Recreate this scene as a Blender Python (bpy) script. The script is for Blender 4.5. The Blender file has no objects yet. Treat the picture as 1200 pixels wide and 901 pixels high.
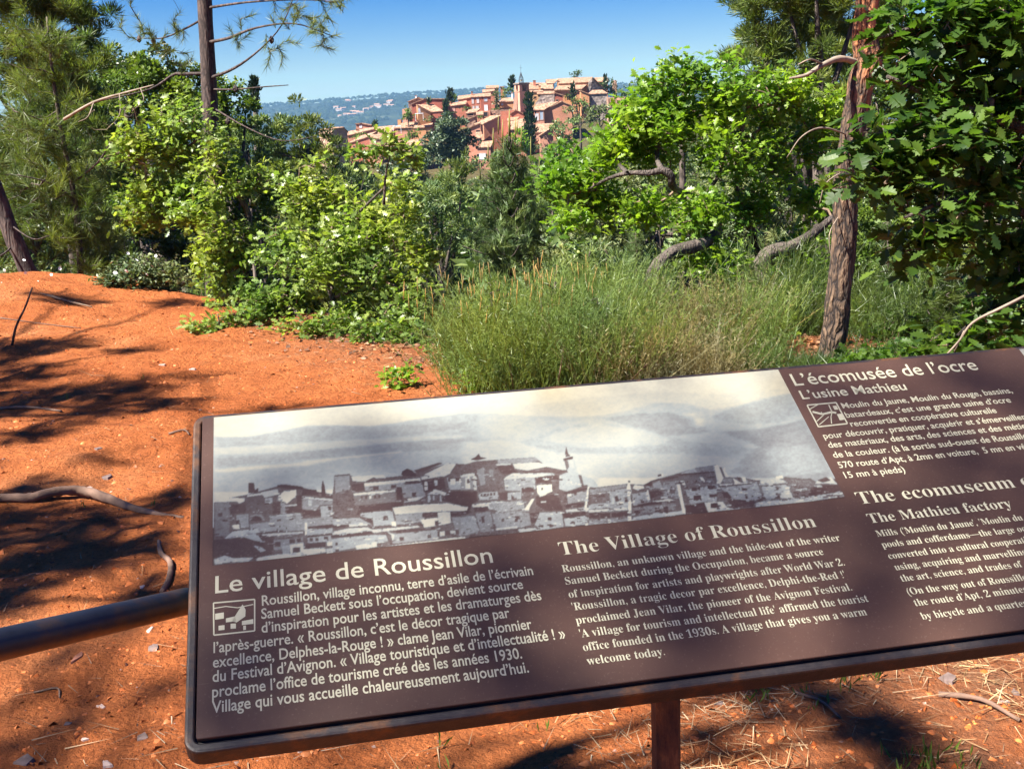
import bpy, math, random
import numpy as np
from mathutils import Vector, Matrix

# ------------------------------------------------------------------ camera, sky, sun, exposure
SC = bpy.context.scene
COL = SC.collection
F = 1316.0                       # focal length in pixels of the 1200x901 photograph
WM = np.array([[0.99912, -0.04196, 0.0], [-0.00963, -0.22924, 0.97332], [-0.04084, -0.97246, -0.22944]])
EYE = np.array([0.0, 0.0, 1.62])
cam_data = bpy.data.cameras.new('camera')
cam = bpy.data.objects.new('camera', cam_data)
COL.objects.link(cam)
m = Matrix.Identity(4)
for r in range(3):
    m[r][0] = WM[r, 0]; m[r][1] = -WM[r, 1]; m[r][2] = -WM[r, 2]; m[r][3] = EYE[r]
cam.matrix_world = m
cam_data.sensor_width = 36.0
cam_data.lens = F / 1200.0 * 36.0
cam_data.clip_start = 0.05
cam_data.clip_end = 30000.0
SC.camera = cam

SUN_EL = math.radians(53.0)
SUN_AZ = math.atan2(-0.88, -0.48)        # direction towards the sun, from +Y clockwise: left and a little behind
sdir = Vector((math.sin(SUN_AZ) * math.cos(SUN_EL), math.cos(SUN_AZ) * math.cos(SUN_EL), math.sin(SUN_EL)))
world = bpy.data.worlds.new('World'); SC.world = world
world.use_nodes = True
nt = world.node_tree
bg = nt.nodes['Background']
sky = nt.nodes.new('ShaderNodeTexSky')
sky.sky_type = 'NISHITA'; sky.sun_disc = False
sky.sun_elevation = SUN_EL; sky.sun_rotation = SUN_AZ
sky.altitude = 0.0; sky.air_density = 1.0; sky.dust_density = 0.0; sky.ozone_density = 5.0
hs = nt.nodes.new('ShaderNodeHueSaturation'); hs.inputs['Saturation'].default_value = 1.75; hs.inputs['Hue'].default_value = 0.528; hs.inputs['Value'].default_value = 0.54
nt.links.new(sky.outputs[0], hs.inputs['Color'])
nt.links.new(hs.outputs[0], bg.inputs[0])
bg.inputs[1].default_value = 0.055
sun_d = bpy.data.lights.new('sun', 'SUN'); sun_d.energy = 4.8; sun_d.angle = math.radians(0.53)
sun_d.color = (1.0, 0.95, 0.87)
sun = bpy.data.objects.new('sun', sun_d); COL.objects.link(sun)
sun.rotation_euler = (-sdir).to_track_quat('-Z', 'Y').to_euler()
SC.view_settings.view_transform = 'Standard'; SC.view_settings.look = 'None'
SC.view_settings.gamma = 1.0; SC.view_settings.exposure = 1.98
cy = SC.cycles
cy.max_bounces = 6; cy.diffuse_bounces = 3; cy.glossy_bounces = 2; cy.transmission_bounces = 4
cy.transparent_max_bounces = 8; cy.volume_bounces = 0
cy.use_denoising = True; cy.caustics_reflective = False; cy.caustics_refractive = False
cy.sample_clamp_indirect = 4.0

# ------------------------------------------------------------------ helpers
rng = np.random.default_rng(7)
random.seed(7)

def ray(px, py):
    return WM @ np.array([(px - 600.0) / F, (py - 450.5) / F, 1.0])
def at(px, py, Y):
    """world point seen at pixel (px,py) of the photograph, Y metres ahead"""
    d = ray(px, py)
    return EYE + d * (Y / d[1])
def atz(px, py, z=0.0):
    d = ray(px, py)
    return EYE + d * ((z - EYE[2]) / d[2])
def mpp(Y):
    return Y / F * 1.03

def tag(o, label=None, cat=None, group=None, kind=None):
    if label: o['label'] = label
    if cat: o['category'] = cat
    if group: o['group'] = group
    if kind: o['kind'] = kind
    return o
def empty(name, loc=(0, 0, 0), rz=0.0, label=None, cat=None, group=None):
    o = bpy.data.objects.new(name, None); COL.objects.link(o)
    o.location = loc; o.rotation_euler = (0, 0, rz); o.empty_display_size = 0.2
    return tag(o, label, cat, group)
def copy_tree(o, parent=None):
    c = o.copy(); COL.objects.link(c); c.parent = parent
    for ch in list(o.children): copy_tree(ch, c)
    return c

class MB:
    """collects vertices and faces, then links them as ONE mesh object"""
    def __init__(s): s.v = []; s.f = []; s.n = 0; s.t = []
    def add(s, v, f, tint=None):
        v = np.asarray(v, float).reshape(-1, 3)
        s.v.append(v)
        s.f += [tuple(i + s.n for i in q) for q in f]
        s.t.append(np.full(len(v), 0.5 if tint is None else tint, float))
        s.n += len(v)
    def box(s, lo, hi, rz=0.0, c=None, M=None):
        x0, y0, z0 = lo; x1, y1, z1 = hi
        v = np.array([(x0,y0,z0),(x1,y0,z0),(x1,y1,z0),(x0,y1,z0),(x0,y0,z1),(x1,y0,z1),(x1,y1,z1),(x0,y1,z1)], float)
        if M is not None: v = v @ np.asarray(M)[:3,:3].T + np.asarray(M)[:3,3]
        s.add(v, [(0,3,2,1),(4,5,6,7),(0,1,5,4),(1,2,6,5),(2,3,7,6),(3,0,4,7)])
    def prism(s, poly, off):
        """poly: list of 3D points, off: extrusion vector"""
        p = np.asarray(poly, float); q = p + np.asarray(off, float); n = len(p)
        s.add(np.vstack([p, q]), [tuple(range(n))[::-1], tuple(range(n, 2*n))] + [(i, (i+1) % n, n + (i+1) % n, n + i) for i in range(n)])
    def tube(s, pts, rad, n=8, cap=True, noise=0.0, tint=None):
        pts = np.asarray(pts, float); k = len(pts)
        rad = np.broadcast_to(np.asarray(rad, float), (k,))
        d = np.gradient(pts, axis=0); d /= np.linalg.norm(d, axis=1)[:, None] + 1e-12
        up = np.array([0, 0, 1.0]) if abs(d[0][2]) < 0.9 else np.array([1.0, 0, 0])
        vs = []
        a = np.linspace(0, 2*np.pi, n, endpoint=False)
        for i in range(k):
            x = np.cross(d[i], up); nx = np.linalg.norm(x)
            if nx < 1e-6: x = np.array([1.0, 0, 0]); nx = 1
            x /= nx; y = np.cross(d[i], x); up = -y if False else np.cross(x, d[i])
            rr = rad[i] * (1 + noise * rng.standard_normal(n)) if noise else rad[i] * np.ones(n)
            vs.append(pts[i] + (np.cos(a)*rr)[:, None]*x + (np.sin(a)*rr)[:, None]*y)
        fs = []
        for i in range(k-1):
            for j in range(n):
                fs.append((i*n+j, i*n+(j+1) % n, (i+1)*n+(j+1) % n, (i+1)*n+j))
        if cap: fs += [tuple(range(n))[::-1], tuple((k-1)*n + j for j in range(n))]
        s.add(np.vstack(vs), fs, tint)
    def build(s, name, mat, parent=None, smooth=False):
        return mesh_obj(name, np.vstack(s.v), s.f, mat, parent, smooth, np.concatenate(s.t))

def mesh_obj(name, v, f, mat, parent=None, smooth=False, tint=None, ngon=None):
    me = bpy.data.meshes.new(name)
    v = np.asarray(v, np.float32)
    if isinstance(f, np.ndarray):
        k = f.shape[1]
        me.vertices.add(len(v)); me.vertices.foreach_set('co', v.ravel())
        me.loops.add(f.size); me.loops.foreach_set('vertex_index', f.astype(np.int32).ravel())
        me.polygons.add(len(f))
        me.polygons.foreach_set('loop_start', np.arange(0, f.size, k, dtype=np.int32))
        me.update(calc_edges=True)
    else:
        me.from_pydata(v.tolist(), [], f)
    if tint is not None:
        at_ = me.attributes.new('tint', 'FLOAT', 'POINT'); at_.data.foreach_set('value', np.asarray(tint, np.float32))
    if smooth:
        me.polygons.foreach_set('use_smooth', np.ones(len(me.polygons), dtype=bool))
    me.materials.append(mat)
    o = bpy.data.objects.new(name, me); COL.objects.link(o)
    if parent is not None:
        o.parent = parent
    return o

def instance_mesh(tv, tf, pos, mats, scale, tint=None):
    """tv template verts (n,3), tf template faces (m,k) -> arrays; mats (N,3,3)"""
    N = len(pos); n = len(tv)
    v = np.einsum('nij,kj->nki', mats, tv) * np.asarray(scale).reshape(-1, 1, 1) + pos[:, None, :]
    f = (tf[None] + (np.arange(N) * n)[:, None, None]).reshape(-1, tf.shape[1])
    t = np.repeat(tint if tint is not None else rng.random(N), n)
    return v.reshape(-1, 3), f, t

def frames(d, roll=None, rg=None):
    """rotation matrices whose Y axis follows d"""
    rg = rg or rng
    d = d / (np.linalg.norm(d, axis=1)[:, None] + 1e-9)
    a = rg.standard_normal(d.shape)
    x = np.cross(d, a); x /= np.linalg.norm(x, axis=1)[:, None] + 1e-9
    z = np.cross(x, d)
    return np.stack([x, d, z], axis=2)
def frames_up(d, rg=None, tilt=0.5):
    """Y axis follows d, Z axis leans upwards (leaves facing the sky) with some disorder"""
    rg = rg or rng
    d = d / (np.linalg.norm(d, axis=1)[:, None] + 1e-9)
    u = np.array([0, 0, 1.0]) + tilt * rg.standard_normal(d.shape)
    x = np.cross(d, u); x /= np.linalg.norm(x, axis=1)[:, None] + 1e-9
    z = np.cross(x, d)
    return np.stack([x, d, z], axis=2)
def rand_dir(n, rg=None):
    rg = rg or rng
    d = rg.standard_normal((n, 3)); return d / np.linalg.norm(d, axis=1)[:, None]

# value noise for terrain
_ng = np.random.default_rng(3).random((64, 64))
def vnoise(x, y, s):
    x = np.asarray(x) / s; y = np.asarray(y) / s
    xi = np.floor(x).astype(int); yi = np.floor(y).astype(int)
    fx = x - xi; fy = y - yi; fx = fx*fx*(3-2*fx); fy = fy*fy*(3-2*fy)
    g = lambda a, b: _ng[a % 64, b % 64]
    return (g(xi, yi)*(1-fx)*(1-fy) + g(xi+1, yi)*fx*(1-fy) + g(xi, yi+1)*(1-fx)*fy + g(xi+1, yi+1)*fx*fy) - 0.5

# ------------------------------------------------------------------ materials
def new_mat(name):
    m_ = bpy.data.materials.new(name); m_.use_nodes = True
    n_ = m_.node_tree; return m_, n_, n_.nodes['Principled BSDF']
def N(nt_, typ, **kw):
    n_ = nt_.nodes.new(typ)
    for k, v in kw.items():
        if k in n_.inputs: n_.inputs[k].default_value = v
        else: setattr(n_, k, v)
    return n_
def ramp(nt_, fac, stops):
    r_ = nt_.nodes.new('ShaderNodeValToRGB'); e = r_.color_ramp.elements
    while len(e) > len(stops): e.remove(e[-1])
    while len(e) < len(stops): e.new(0.5)
    for el, (p, c) in zip(e, stops):
        el.position = p; el.color = (*c, 1) if len(c) == 3 else c
    nt_.links.new(fac, r_.inputs[0]); return r_.outputs[0]
def noise(nt_, scale, detail=4, rough=0.55, coord='Object', dist=0.0, stretch=None):
    tc = nt_.nodes.new('ShaderNodeTexCoord'); out = tc.outputs[coord]
    if stretch:
        mp = nt_.nodes.new('ShaderNodeMapping'); mp.inputs['Scale'].default_value = stretch
        nt_.links.new(out, mp.inputs[0]); out = mp.outputs[0]
    n_ = nt_.nodes.new('ShaderNodeTexNoise'); n_.inputs['Scale'].default_value = scale
    n_.inputs['Detail'].default_value = detail; n_.inputs['Roughness'].default_value = rough
    n_.inputs['Distortion'].default_value = dist
    nt_.links.new(out, n_.inputs['Vector']); return n_.outputs[0]
def mixc(nt_, fac, a, b, blend='MIX'):
    m_ = nt_.nodes.new('ShaderNodeMix'); m_.data_type = 'RGBA'; m_.blend_type = blend
    for sock, val in ((m_.inputs[0], fac), (m_.inputs[6], a), (m_.inputs[7], b)):
        if isinstance(val, (int, float)): sock.default_value = val
        elif isinstance(val, tuple): sock.default_value = (*val, 1)
        else: nt_.links.new(val, sock)
    return m_.outputs[2]
def bump(nt_, h, strength, dist, bsdf):
    b = nt_.nodes.new('ShaderNodeBump'); b.inputs['Strength'].default_value = strength
    b.inputs['Distance'].default_value = dist
    nt_.links.new(h, b.inputs['Height']); nt_.links.new(b.outputs[0], bsdf.inputs['Normal']); return b

def simple_mat(name, col, rough=0.8, var=0.25, scale=3.0, b=0.0, bscale=40.0, bd=0.01, metal=0.0):
    m_, n_, p = new_mat(name)
    no = noise(n_, scale)
    lo = tuple(c * (1 - var) for c in col); hi = tuple(min(1, c * (1 + var)) for c in col)
    n_.links.new(ramp(n_, no, [(0.3, lo), (0.7, hi)]), p.inputs['Base Color'])
    p.inputs['Roughness'].default_value = rough; p.inputs['Metallic'].default_value = metal
    p.inputs['Specular IOR Level'].default_value = 0.3
    if b: bump(n_, noise(n_, bscale), b, bd, p)
    return m_

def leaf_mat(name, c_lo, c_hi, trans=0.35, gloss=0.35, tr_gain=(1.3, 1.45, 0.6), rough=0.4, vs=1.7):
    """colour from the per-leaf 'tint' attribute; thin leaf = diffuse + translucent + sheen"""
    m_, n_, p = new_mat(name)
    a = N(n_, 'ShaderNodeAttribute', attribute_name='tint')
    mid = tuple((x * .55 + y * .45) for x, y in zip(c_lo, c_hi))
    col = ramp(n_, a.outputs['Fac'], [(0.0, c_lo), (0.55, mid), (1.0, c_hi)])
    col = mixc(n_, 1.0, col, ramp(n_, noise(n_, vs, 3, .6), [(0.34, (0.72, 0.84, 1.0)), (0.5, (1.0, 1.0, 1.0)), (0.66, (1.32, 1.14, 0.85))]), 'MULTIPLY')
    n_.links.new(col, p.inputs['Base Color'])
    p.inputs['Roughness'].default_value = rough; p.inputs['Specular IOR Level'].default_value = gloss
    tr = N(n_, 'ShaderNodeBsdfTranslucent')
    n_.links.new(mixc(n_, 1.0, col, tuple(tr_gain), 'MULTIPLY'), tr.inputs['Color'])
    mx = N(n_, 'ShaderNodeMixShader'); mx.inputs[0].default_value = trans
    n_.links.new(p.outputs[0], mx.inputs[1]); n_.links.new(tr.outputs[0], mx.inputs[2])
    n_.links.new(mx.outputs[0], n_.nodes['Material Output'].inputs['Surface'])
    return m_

def bark_mat(name, c0, c1, c2=None, scale=14, b=0.9, bd=0.02):
    m_, n_, p = new_mat(name)
    v = N(n_, 'ShaderNodeTexVoronoi', Scale=scale); v.feature = 'DISTANCE_TO_EDGE'
    tc = N(n_, 'ShaderNodeTexCoord'); mp = N(n_, 'ShaderNodeMapping'); mp.inputs['Scale'].default_value = (1, 1, 0.28)
    n_.links.new(tc.outputs['Object'], mp.inputs[0])
    nz = N(n_, 'ShaderNodeTexNoise', Scale=6.0, Detail=5.0)
    n_.links.new(mp.outputs[0], nz.inputs['Vector'])
    vec = mixc(n_, 0.25, mp.outputs[0], nz.outputs['Color'])
    n_.links.new(vec, v.inputs['Vector'])
    col = ramp(n_, v.outputs['Distance'], [(0.0, c0), (0.12, tuple((a+b_)/2 for a, b_ in zip(c0, c1))), (0.35, c1)])
    if c2: col = mixc(n_, ramp(n_, noise(n_, 2.2, 3), [(0.42, (0, 0, 0)), (0.58, (1, 1, 1))]), col, c2)
    col = mixc(n_, 0.5, col, ramp(n_, noise(n_, 40, 4), [(0.3, (0.35, 0.35, 0.35)), (0.7, (1, 1, 1))]), 'MULTIPLY')
    n_.links.new(col, p.inputs['Base Color']); p.inputs['Roughness'].default_value = 0.9
    bump(n_, v.outputs['Distance'], b, bd, p)
    return m_
# ------------------------------------------------------------------ terrain
EDGE_X = np.array([-60, -12, -6, -3, -1.7, -0.5, 0.5, 2, 5, 9, 40.])
EDGE_Y = np.array([30, 15.5, 12.6, 11.0, 9.7, 8.3, 7.9, 7.7, 7.2, 6.0, 0.])
def hill_ridge(x):
    """height of the far ridge (at 6 km) against its heading"""
    a = x / 6000.0
    return np.interp(a, [-.6, -.35, -.21, -.15, -.10, -.05, 0.0, .05, .10, .13, .2, .6], [60, 95, 128, 140, 152, 158, 166, 172, 172, 165, 150, 110.])
def terrain(x, y):
    x = np.asarray(x, float); y = np.asarray(y, float)
    ye = np.interp(x, EDGE_X, EDGE_Y)
    d = y - ye + 0.35 * vnoise(x, y, 1.1)
    near = (np.abs(x) < 60) & (y < 60)
    z = 0.10 * vnoise(x + 7, y, 2.3) + 0.05 * vnoise(x, y + 3, 0.9)
    z = z + 0.34 * np.exp(-((x + 5.4) / 1.7)**2 - ((y - 11.0) / 1.7)**2)
    z = np.where(near, z + 0.034 * vnoise(x, y, 0.33) + 0.022 * vnoise(x + 5, y, 0.14) + 0.014 * vnoise(x, y + 9, 0.075), z)
    z = z * (1 - np.clip((y - 14) / 10, 0, 1))
    dd = np.maximum(d, 0)
    drop = np.where(dd < 30, 0.0 + 0.48 * dd * np.clip(dd / 2.0, 0.15, 1), 14.4)
    drop = np.minimum(drop, 14.4 + 0.02 * np.maximum(dd - 30, 0))
    drop = np.minimum(drop, 18)
    zv = z - drop + 2.2 * vnoise(x, y, 35.0) * np.clip(dd / 30, 0, 1)
    # village spur
    prof = np.interp(y, [250, 320, 345, 400, 428, 445, 475, 520, 620], [0, 0, 1.5, 14, 22.5, 24, 14, 0, 0])
    wx = np.interp(x, [-130, -75, -58, -44, -36, -25, -8, 30, 60, 110, 190], [0, .25, .42, .45, .70, .84, .95, 1.0, .92, .62, .2])
    zv = zv + prof * wx
    # valley floor, then the far slope
    fl = np.interp(y, [480, 700, 1500, 3400, 4300, 5200, 6000, 7000, 12000], [0, -30, -48, -52, 5, 0, 0, 0, 0.])
    far = np.interp(y, [3400, 4200, 5200, 6000, 7000, 12000], [0, .28, .74, 1.0, .55, .3])
    rd = hill_ridge(x / np.maximum(y, 1) * 6000)
    zf = -70 + (rd + 70) * far + np.clip((y - 3500) / 800, 0, 1) * np.clip((7500 - y) / 900, 0, 1) * (26 * vnoise(x, y, 520) + 12 * vnoise(x, y, 190)) * (1 - 0.6 * np.clip((y - 5200) / 700, 0, 1))
    w = np.clip((y - 480) / 600, 0, 1); w = w * w * (3 - 2 * w)
    return zv * (1 - w) + zf * w

def grow(a, b, n, s0):
    """n steps from a to b whose first step is about s0"""
    t = np.linspace(0, 1, n + 1)[1:]
    L = abs(b - a); k = math.log(max(L / (s0 * n), 1.001)) * 2.1
    k = max(k, 0.01); v = (np.exp(k * t) - 1) / (math.exp(k) - 1)
    return a + (b - a) * v
xs = np.concatenate([grow(-6.6, -8200, 95, .06)[::-1], np.arange(-6.6, 4.6, .034), grow(4.6, 8200, 95, .06)])
ys = np.concatenate([grow(1.2, -8200, 30, .12)[::-1], np.arange(1.2, 12.6, .036), grow(12.6, 8200, 190, .06)])
GX, GY = np.meshgrid(xs, ys)
GZ = terrain(GX, GY)
nx, ny = len(xs), len(ys)
idx = np.arange(nx * ny).reshape(ny, nx)
gf = np.stack([idx[:-1, :-1], idx[:-1, 1:], idx[1:, 1:], idx[1:, :-1]], axis=-1).reshape(-1, 4)

def soil_mat():
    m_, n_, p = new_mat('red_ochre_soil')
    big = noise(n_, 0.7, 5, 0.6); mid = noise(n_, 5.0, 6, 0.65); fine = noise(n_, 55.0, 5, 0.7)
    c = ramp(n_, big, [(0.30, (0.46, 0.122, 0.032)), (0.55, (0.58, 0.176, 0.052)), (0.75, (0.66, 0.255, 0.100))])
    c = mixc(n_, 0.8, c, ramp(n_, mid, [(0.28, (0.58, 0.52, 0.48)), (0.5, (0.95, 0.95, 0.95)), (0.72, (1.15, 1.2, 1.25))]), 'MULTIPLY')
    c = mixc(n_, 0.75, c, ramp(n_, fine, [(0.30, (0.52, 0.48, 0.46)), (0.48, (1, 1, 1)), (0.75, (1.12, 1.16, 1.22))]), 'MULTIPLY')
    # pebbly specks
    tc = N(n_, 'ShaderNodeTexCoord')
    vo = N(n_, 'ShaderNodeTexVoronoi', Scale=38.0); n_.links.new(tc.outputs['Object'], vo.inputs['Vector'])
    spk = ramp(n_, vo.outputs['Distance'], [(0.10, (1, 1, 1)), (0.17, (0, 0, 0))])
    sel = ramp(n_, vo.outputs['Color'], [(0.74, (0, 0, 0)), (0.78, (1, 1, 1))])
    c = mixc(n_, mixc(n_, 1.0, spk, sel, 'MULTIPLY'), c, (0.16, 0.07, 0.04))
    at_ = N(n_, 'ShaderNodeAttribute', attribute_name='litter')
    lit = ramp(n_, noise(n_, 26, 6, 0.75), [(0.25, (0.10, 0.050, 0.028)), (0.5, (0.25, 0.125, 0.07)), (0.72, (0.42, 0.27, 0.16))])
    msk = N(n_, 'ShaderNodeMath', operation='MULTIPLY'); n_.links.new(at_.outputs['Fac'], msk.inputs[0])
    n_.links.new(ramp(n_, noise(n_, 3.2, 6, 0.7), [(0.3, (0.15, .15, .15)), (0.62, (1, 1, 1))]), msk.inputs[1])
    c = mixc(n_, msk.outputs[0], c, lit)
    # woods floor and far wooded slopes
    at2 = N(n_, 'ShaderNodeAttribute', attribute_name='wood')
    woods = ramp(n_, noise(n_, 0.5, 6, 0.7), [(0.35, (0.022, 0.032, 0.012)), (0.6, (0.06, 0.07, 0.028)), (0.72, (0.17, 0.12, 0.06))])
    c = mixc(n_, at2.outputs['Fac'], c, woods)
    at3 = N(n_, 'ShaderNodeAttribute', attribute_name='far')
    f1 = noise(n_, 0.0038, 5, 0.6); f2 = noise(n_, 0.03, 5, 0.75)
    farc = ramp(n_, f1, [(0.42, (0.012, 0.022, 0.012)), (0.52, (0.018, 0.03, 0.015)), (0.60, (0.03, 0.045, 0.022)), (0.68, (0.06, 0.07, 0.04))])
    farc = mixc(n_, 0.85, farc, ramp(n_, f2, [(0.33, (0.35, 0.4, 0.4)), (0.5, (1, 1, 1)), (0.75, (1.5, 1.45, 1.3))]), 'MULTIPLY')
    c = mixc(n_, at3.outputs['Fac'], c, farc)
    n_.links.new(c, p.inputs['Base Color']); p.inputs['Roughness'].default_value = 0.95
    p.inputs['Specular IOR Level'].default_value = 0.15
    h = N(n_, 'ShaderNodeMath', operation='ADD'); n_.links.new(noise(n_, 38, 8, 0.75), h.inputs[0])
    h2 = N(n_, 'ShaderNodeMath', operation='MULTIPLY'); n_.links.new(noise(n_, 12, 6, 0.7), h2.inputs[0]); h2.inputs[1].default_value = 2.0
    n_.links.new(h2.outputs[0], h.inputs[1])
    bump(n_, h.outputs[0], 1.0, 0.075, p)
    return m_
M_SOIL = soil_mat()
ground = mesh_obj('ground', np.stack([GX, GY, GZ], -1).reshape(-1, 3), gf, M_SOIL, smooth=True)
ground['kind'] = 'structure'
def put_attr(o, name, val):
    a = o.data.attributes.new(name, 'FLOAT', 'POINT'); a.data.foreach_set('value', np.asarray(val, np.float32).ravel())
ye_ = np.interp(GX, EDGE_X, EDGE_Y)
litter = np.clip(1 - np.abs(GY - ye_ + 0.3) / 1.6, 0, 1) * np.clip((GX + 2.6) / 1.2, 0, 1)
litter = np.maximum(litter, np.clip((GX - 0.1) / 1.0, 0, 1) * np.clip((GY - 0.5), 0, 1) * 0.85)
put_attr(ground, 'litter', np.clip(litter, 0, 1) * 0.9)
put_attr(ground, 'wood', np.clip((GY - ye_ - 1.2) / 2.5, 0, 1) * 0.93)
put_attr(ground, 'far', np.clip((GY - 520) / 300, 0, 1))
# ------------------------------------------------------------------ information sign
SR = np.array([[0.98152362, 0.18214622, -0.05860147], [-0.08201191, 0.67718913, 0.73122426], [0.17287401, -0.71290787, 0.67961529]])
ST = np.array([-0.28692308, 0.02846154, 1.0])
SS = 1.85
S_O = EYE + SS * (WM @ ST); S_X = WM @ SR[:, 0]; S_Y = -(WM @ SR[:, 1]); S_Z = np.cross(S_X, S_Y)
SM = np.eye(4); SM[:3, 0] = S_X; SM[:3, 1] = S_Y; SM[:3, 2] = S_Z; SM[:3, 3] = S_O
def px2uv(px, py):
    """pixel of the photograph -> metres in the plane of the sign (x right, y up the slope)"""
    d = np.array([(px - 600.0) / F, (py - 450.5) / F, 1.0]); n = SR[:, 2]
    q = d * ((ST @ n) / (d @ n)) - ST
    return SS * (q @ SR[:, 0]), -SS * (q @ SR[:, 1])
_ST = ST.copy(); 
# the fit in pose used f=1316.003 and principal point (600,450.5)
def uv2px(u, v):
    q = ST[:, None] + (np.asarray(u).ravel() / SS) * SR[:, 0:1] - (np.asarray(v).ravel() / SS) * SR[:, 1:2]
    return 600 + F * q[0] / q[2], 450.5 + F * q[1] / q[2]

def srgb(r, g, b, k=1.0):
    f = lambda c: ((c / 255.0 + 0.055) / 1.055) ** 2.4 if c > 10.3 else c / 255.0 / 12.92
    return (f(r) * k, f(g) * k, f(b) * k)

M_PANEL, n_, p = new_mat('brown_panel_print')
c = ramp(n_, noise(n_, 3.0, 3), [(0.3, (0.043, 0.0245, 0.019)), (0.7, (0.058, 0.033, 0.025))])
c = mixc(n_, ramp(n_, noise(n_, 260, 2, 0.6), [(0.62, (0, 0, 0)), (0.8, (.35, .35, .35))]), c, (0.16, 0.12, 0.10))
c = mixc(n_, 1.0, c, ramp(n_, noise(n_, 1.6, 5, .6), [(.35, (.9, .88, .86)), (.65, (1.6, 1.5, 1.42))]), 'MULTIPLY')
scr = N(n_, 'ShaderNodeTexNoise', Scale=1.0, Detail=2.0); mp_ = N(n_, 'ShaderNodeMapping'); mp_.inputs['Scale'].default_value = (14, 420, 1); mp_.inputs['Rotation'].default_value = (0, 0, .5)
tc_ = N(n_, 'ShaderNodeTexCoord'); n_.links.new(tc_.outputs['Object'], mp_.inputs[0]); n_.links.new(mp_.outputs[0], scr.inputs['Vector'])
c = mixc(n_, ramp(n_, scr.outputs[0], [(.735, (0, 0, 0)), (.76, (.3, .3, .3))]), c, (.16, .12, .10))
n_.links.new(c, p.inputs['Base Color']); p.inputs['Roughness'].default_value = 0.42; p.inputs['Specular IOR Level'].default_value = 0.35
n_.links.new(ramp(n_, noise(n_, 4, 6, .7), [(.3, (.34, .34, .34)), (.7, (.52, .52, .52))]), p.inputs['Roughness'])
bump(n_, noise(n_, 160, 4), 0.12, 0.002, p)
M_INK, n_, p = new_mat('cream_lettering'); p.inputs['Base Color'].default_value = (0.44, 0.415, 0.29, 1); p.inputs['Roughness'].default_value = 0.5
M_TRAY, n_, p = new_mat('rusted_steel_tray')
c = ramp(n_, noise(n_, 9, 7, 0.7), [(0.36, (0.018, 0.015, 0.016)), (0.50, (0.036, 0.026, 0.023)), (0.58, (0.11, 0.048, 0.019)), (0.75, (0.19, 0.078, 0.026))])
c = mixc(n_, 0.6, c, ramp(n_, noise(n_, 70, 5, 0.7), [(0.3, (0.4, 0.4, 0.4)), (0.7, (1.1, 1.1, 1.1))]), 'MULTIPLY')
n_.links.new(c, p.inputs['Base Color']); p.inputs['Roughness'].default_value = 0.5; p.inputs['Metallic'].default_value = 0.15
p.inputs['Specular IOR Level'].default_value = 0.6
bump(n_, noise(n_, 90, 6, 0.7), 0.35, 0.003, p)
M_RUST, n_, p = new_mat('rusty_steel_post')
c = ramp(n_, noise(n_, 14, 8, 0.75, stretch=(1, 1, 0.35)), [(0.36, (0.025, 0.012, 0.008)), (0.48, (0.10, 0.045, 0.018)), (0.58, (0.22, 0.11, 0.04)), (0.68, (0.30, 0.20, 0.10))])
n_.links.new(c, p.inputs['Base Color']); p.inputs['Roughness'].default_value = 0.85
bump(n_, noise(n_, 60, 6, 0.75), 0.5, 0.004, p)

def round_rect(x0, x1, y0, y1, r, n=7):
    pts = []
    for cx, cy_, a0 in ((x1 - r, y1 - r, 0), (x0 + r, y1 - r, 90), (x0 + r, y0 + r, 180), (x1 - r, y0 + r, 270)):
        for k in range(n):
            a = math.radians(a0 + 90 * k / (n - 1)); pts.append((cx + r * math.cos(a), cy_ + r * math.sin(a)))
    return np.array(pts)
U0, V1 = 0.0055, -0.6115          # outer left edge, outer bottom edge (metres in the plane)
V0 = 0.0005; U1 = 2.18
_us = np.linspace(.2, 1.4, 600); _q = S_O[None] + _us[:, None] * S_X[None] + (S_Y * (-0.50) - S_Z * 0.036)[None]; _q[:, 2] -= .05
_c = (_q - EYE) @ WM; post_u = float(_us[np.argmin(np.abs(600 + F * _c[:, 0] / _c[:, 2] - 780))])
pb = S_O + S_X * post_u + S_Y * (-0.50)
sign = empty('information_sign', (pb[0], pb[1], float(terrain(pb[0], pb[1]))), 0,
             'slanted brown information sign in a rusty steel tray with a village photograph and cream text', 'sign')
L_SIGN = np.array(sign.location)
def sign_part(o, parent=sign):
    """object modelled in the plane of the sign"""
    o.parent = parent
    if parent is sign:
        M4 = SM.copy(); M4[:3, 3] -= L_SIGN
        o.matrix_local = Matrix(M4.tolist())
    return o
def world_part(o, root):
    o.parent = root; o.location = Vector(o.location) - Vector(root.location); return o
# tray: outer rounded block with a raised rim; rows of rings from back to the inner floor
rings = []
R_ = 0.022
for ins, z in ((0.004, -0.034), (0.0, -0.030), (0.0, -0.004), (0.0012, -0.0012), (0.004, 0.0), (0.0105, 0.0), (0.0125, -0.0015), (0.0130, -0.008)):
    rr = round_rect(U0 + ins, U1 - ins, V1 + ins, V0 - ins, max(R_ - ins, 0.004))
    rings.append(np.column_stack([rr, np.full(len(rr), z)]))
k = len(rings[0]); tv = np.vstack(rings); tf = []
for i in range(len(rings) - 1):
    for j in range(k): tf.append((i*k+j, i*k+(j+1) % k, (i+1)*k+(j+1) % k, (i+1)*k+j))
tf.append(tuple(range(k))[::-1]); tf.append(tuple((len(rings)-1)*k + j for j in range(k)))
tray = sign_part(mesh_obj('tray', tv, tf, M_TRAY))
PU0, PV1, PV0 = 0.0205, -0.5925, -0.0075
panel_b = MB()
pr = []
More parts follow.
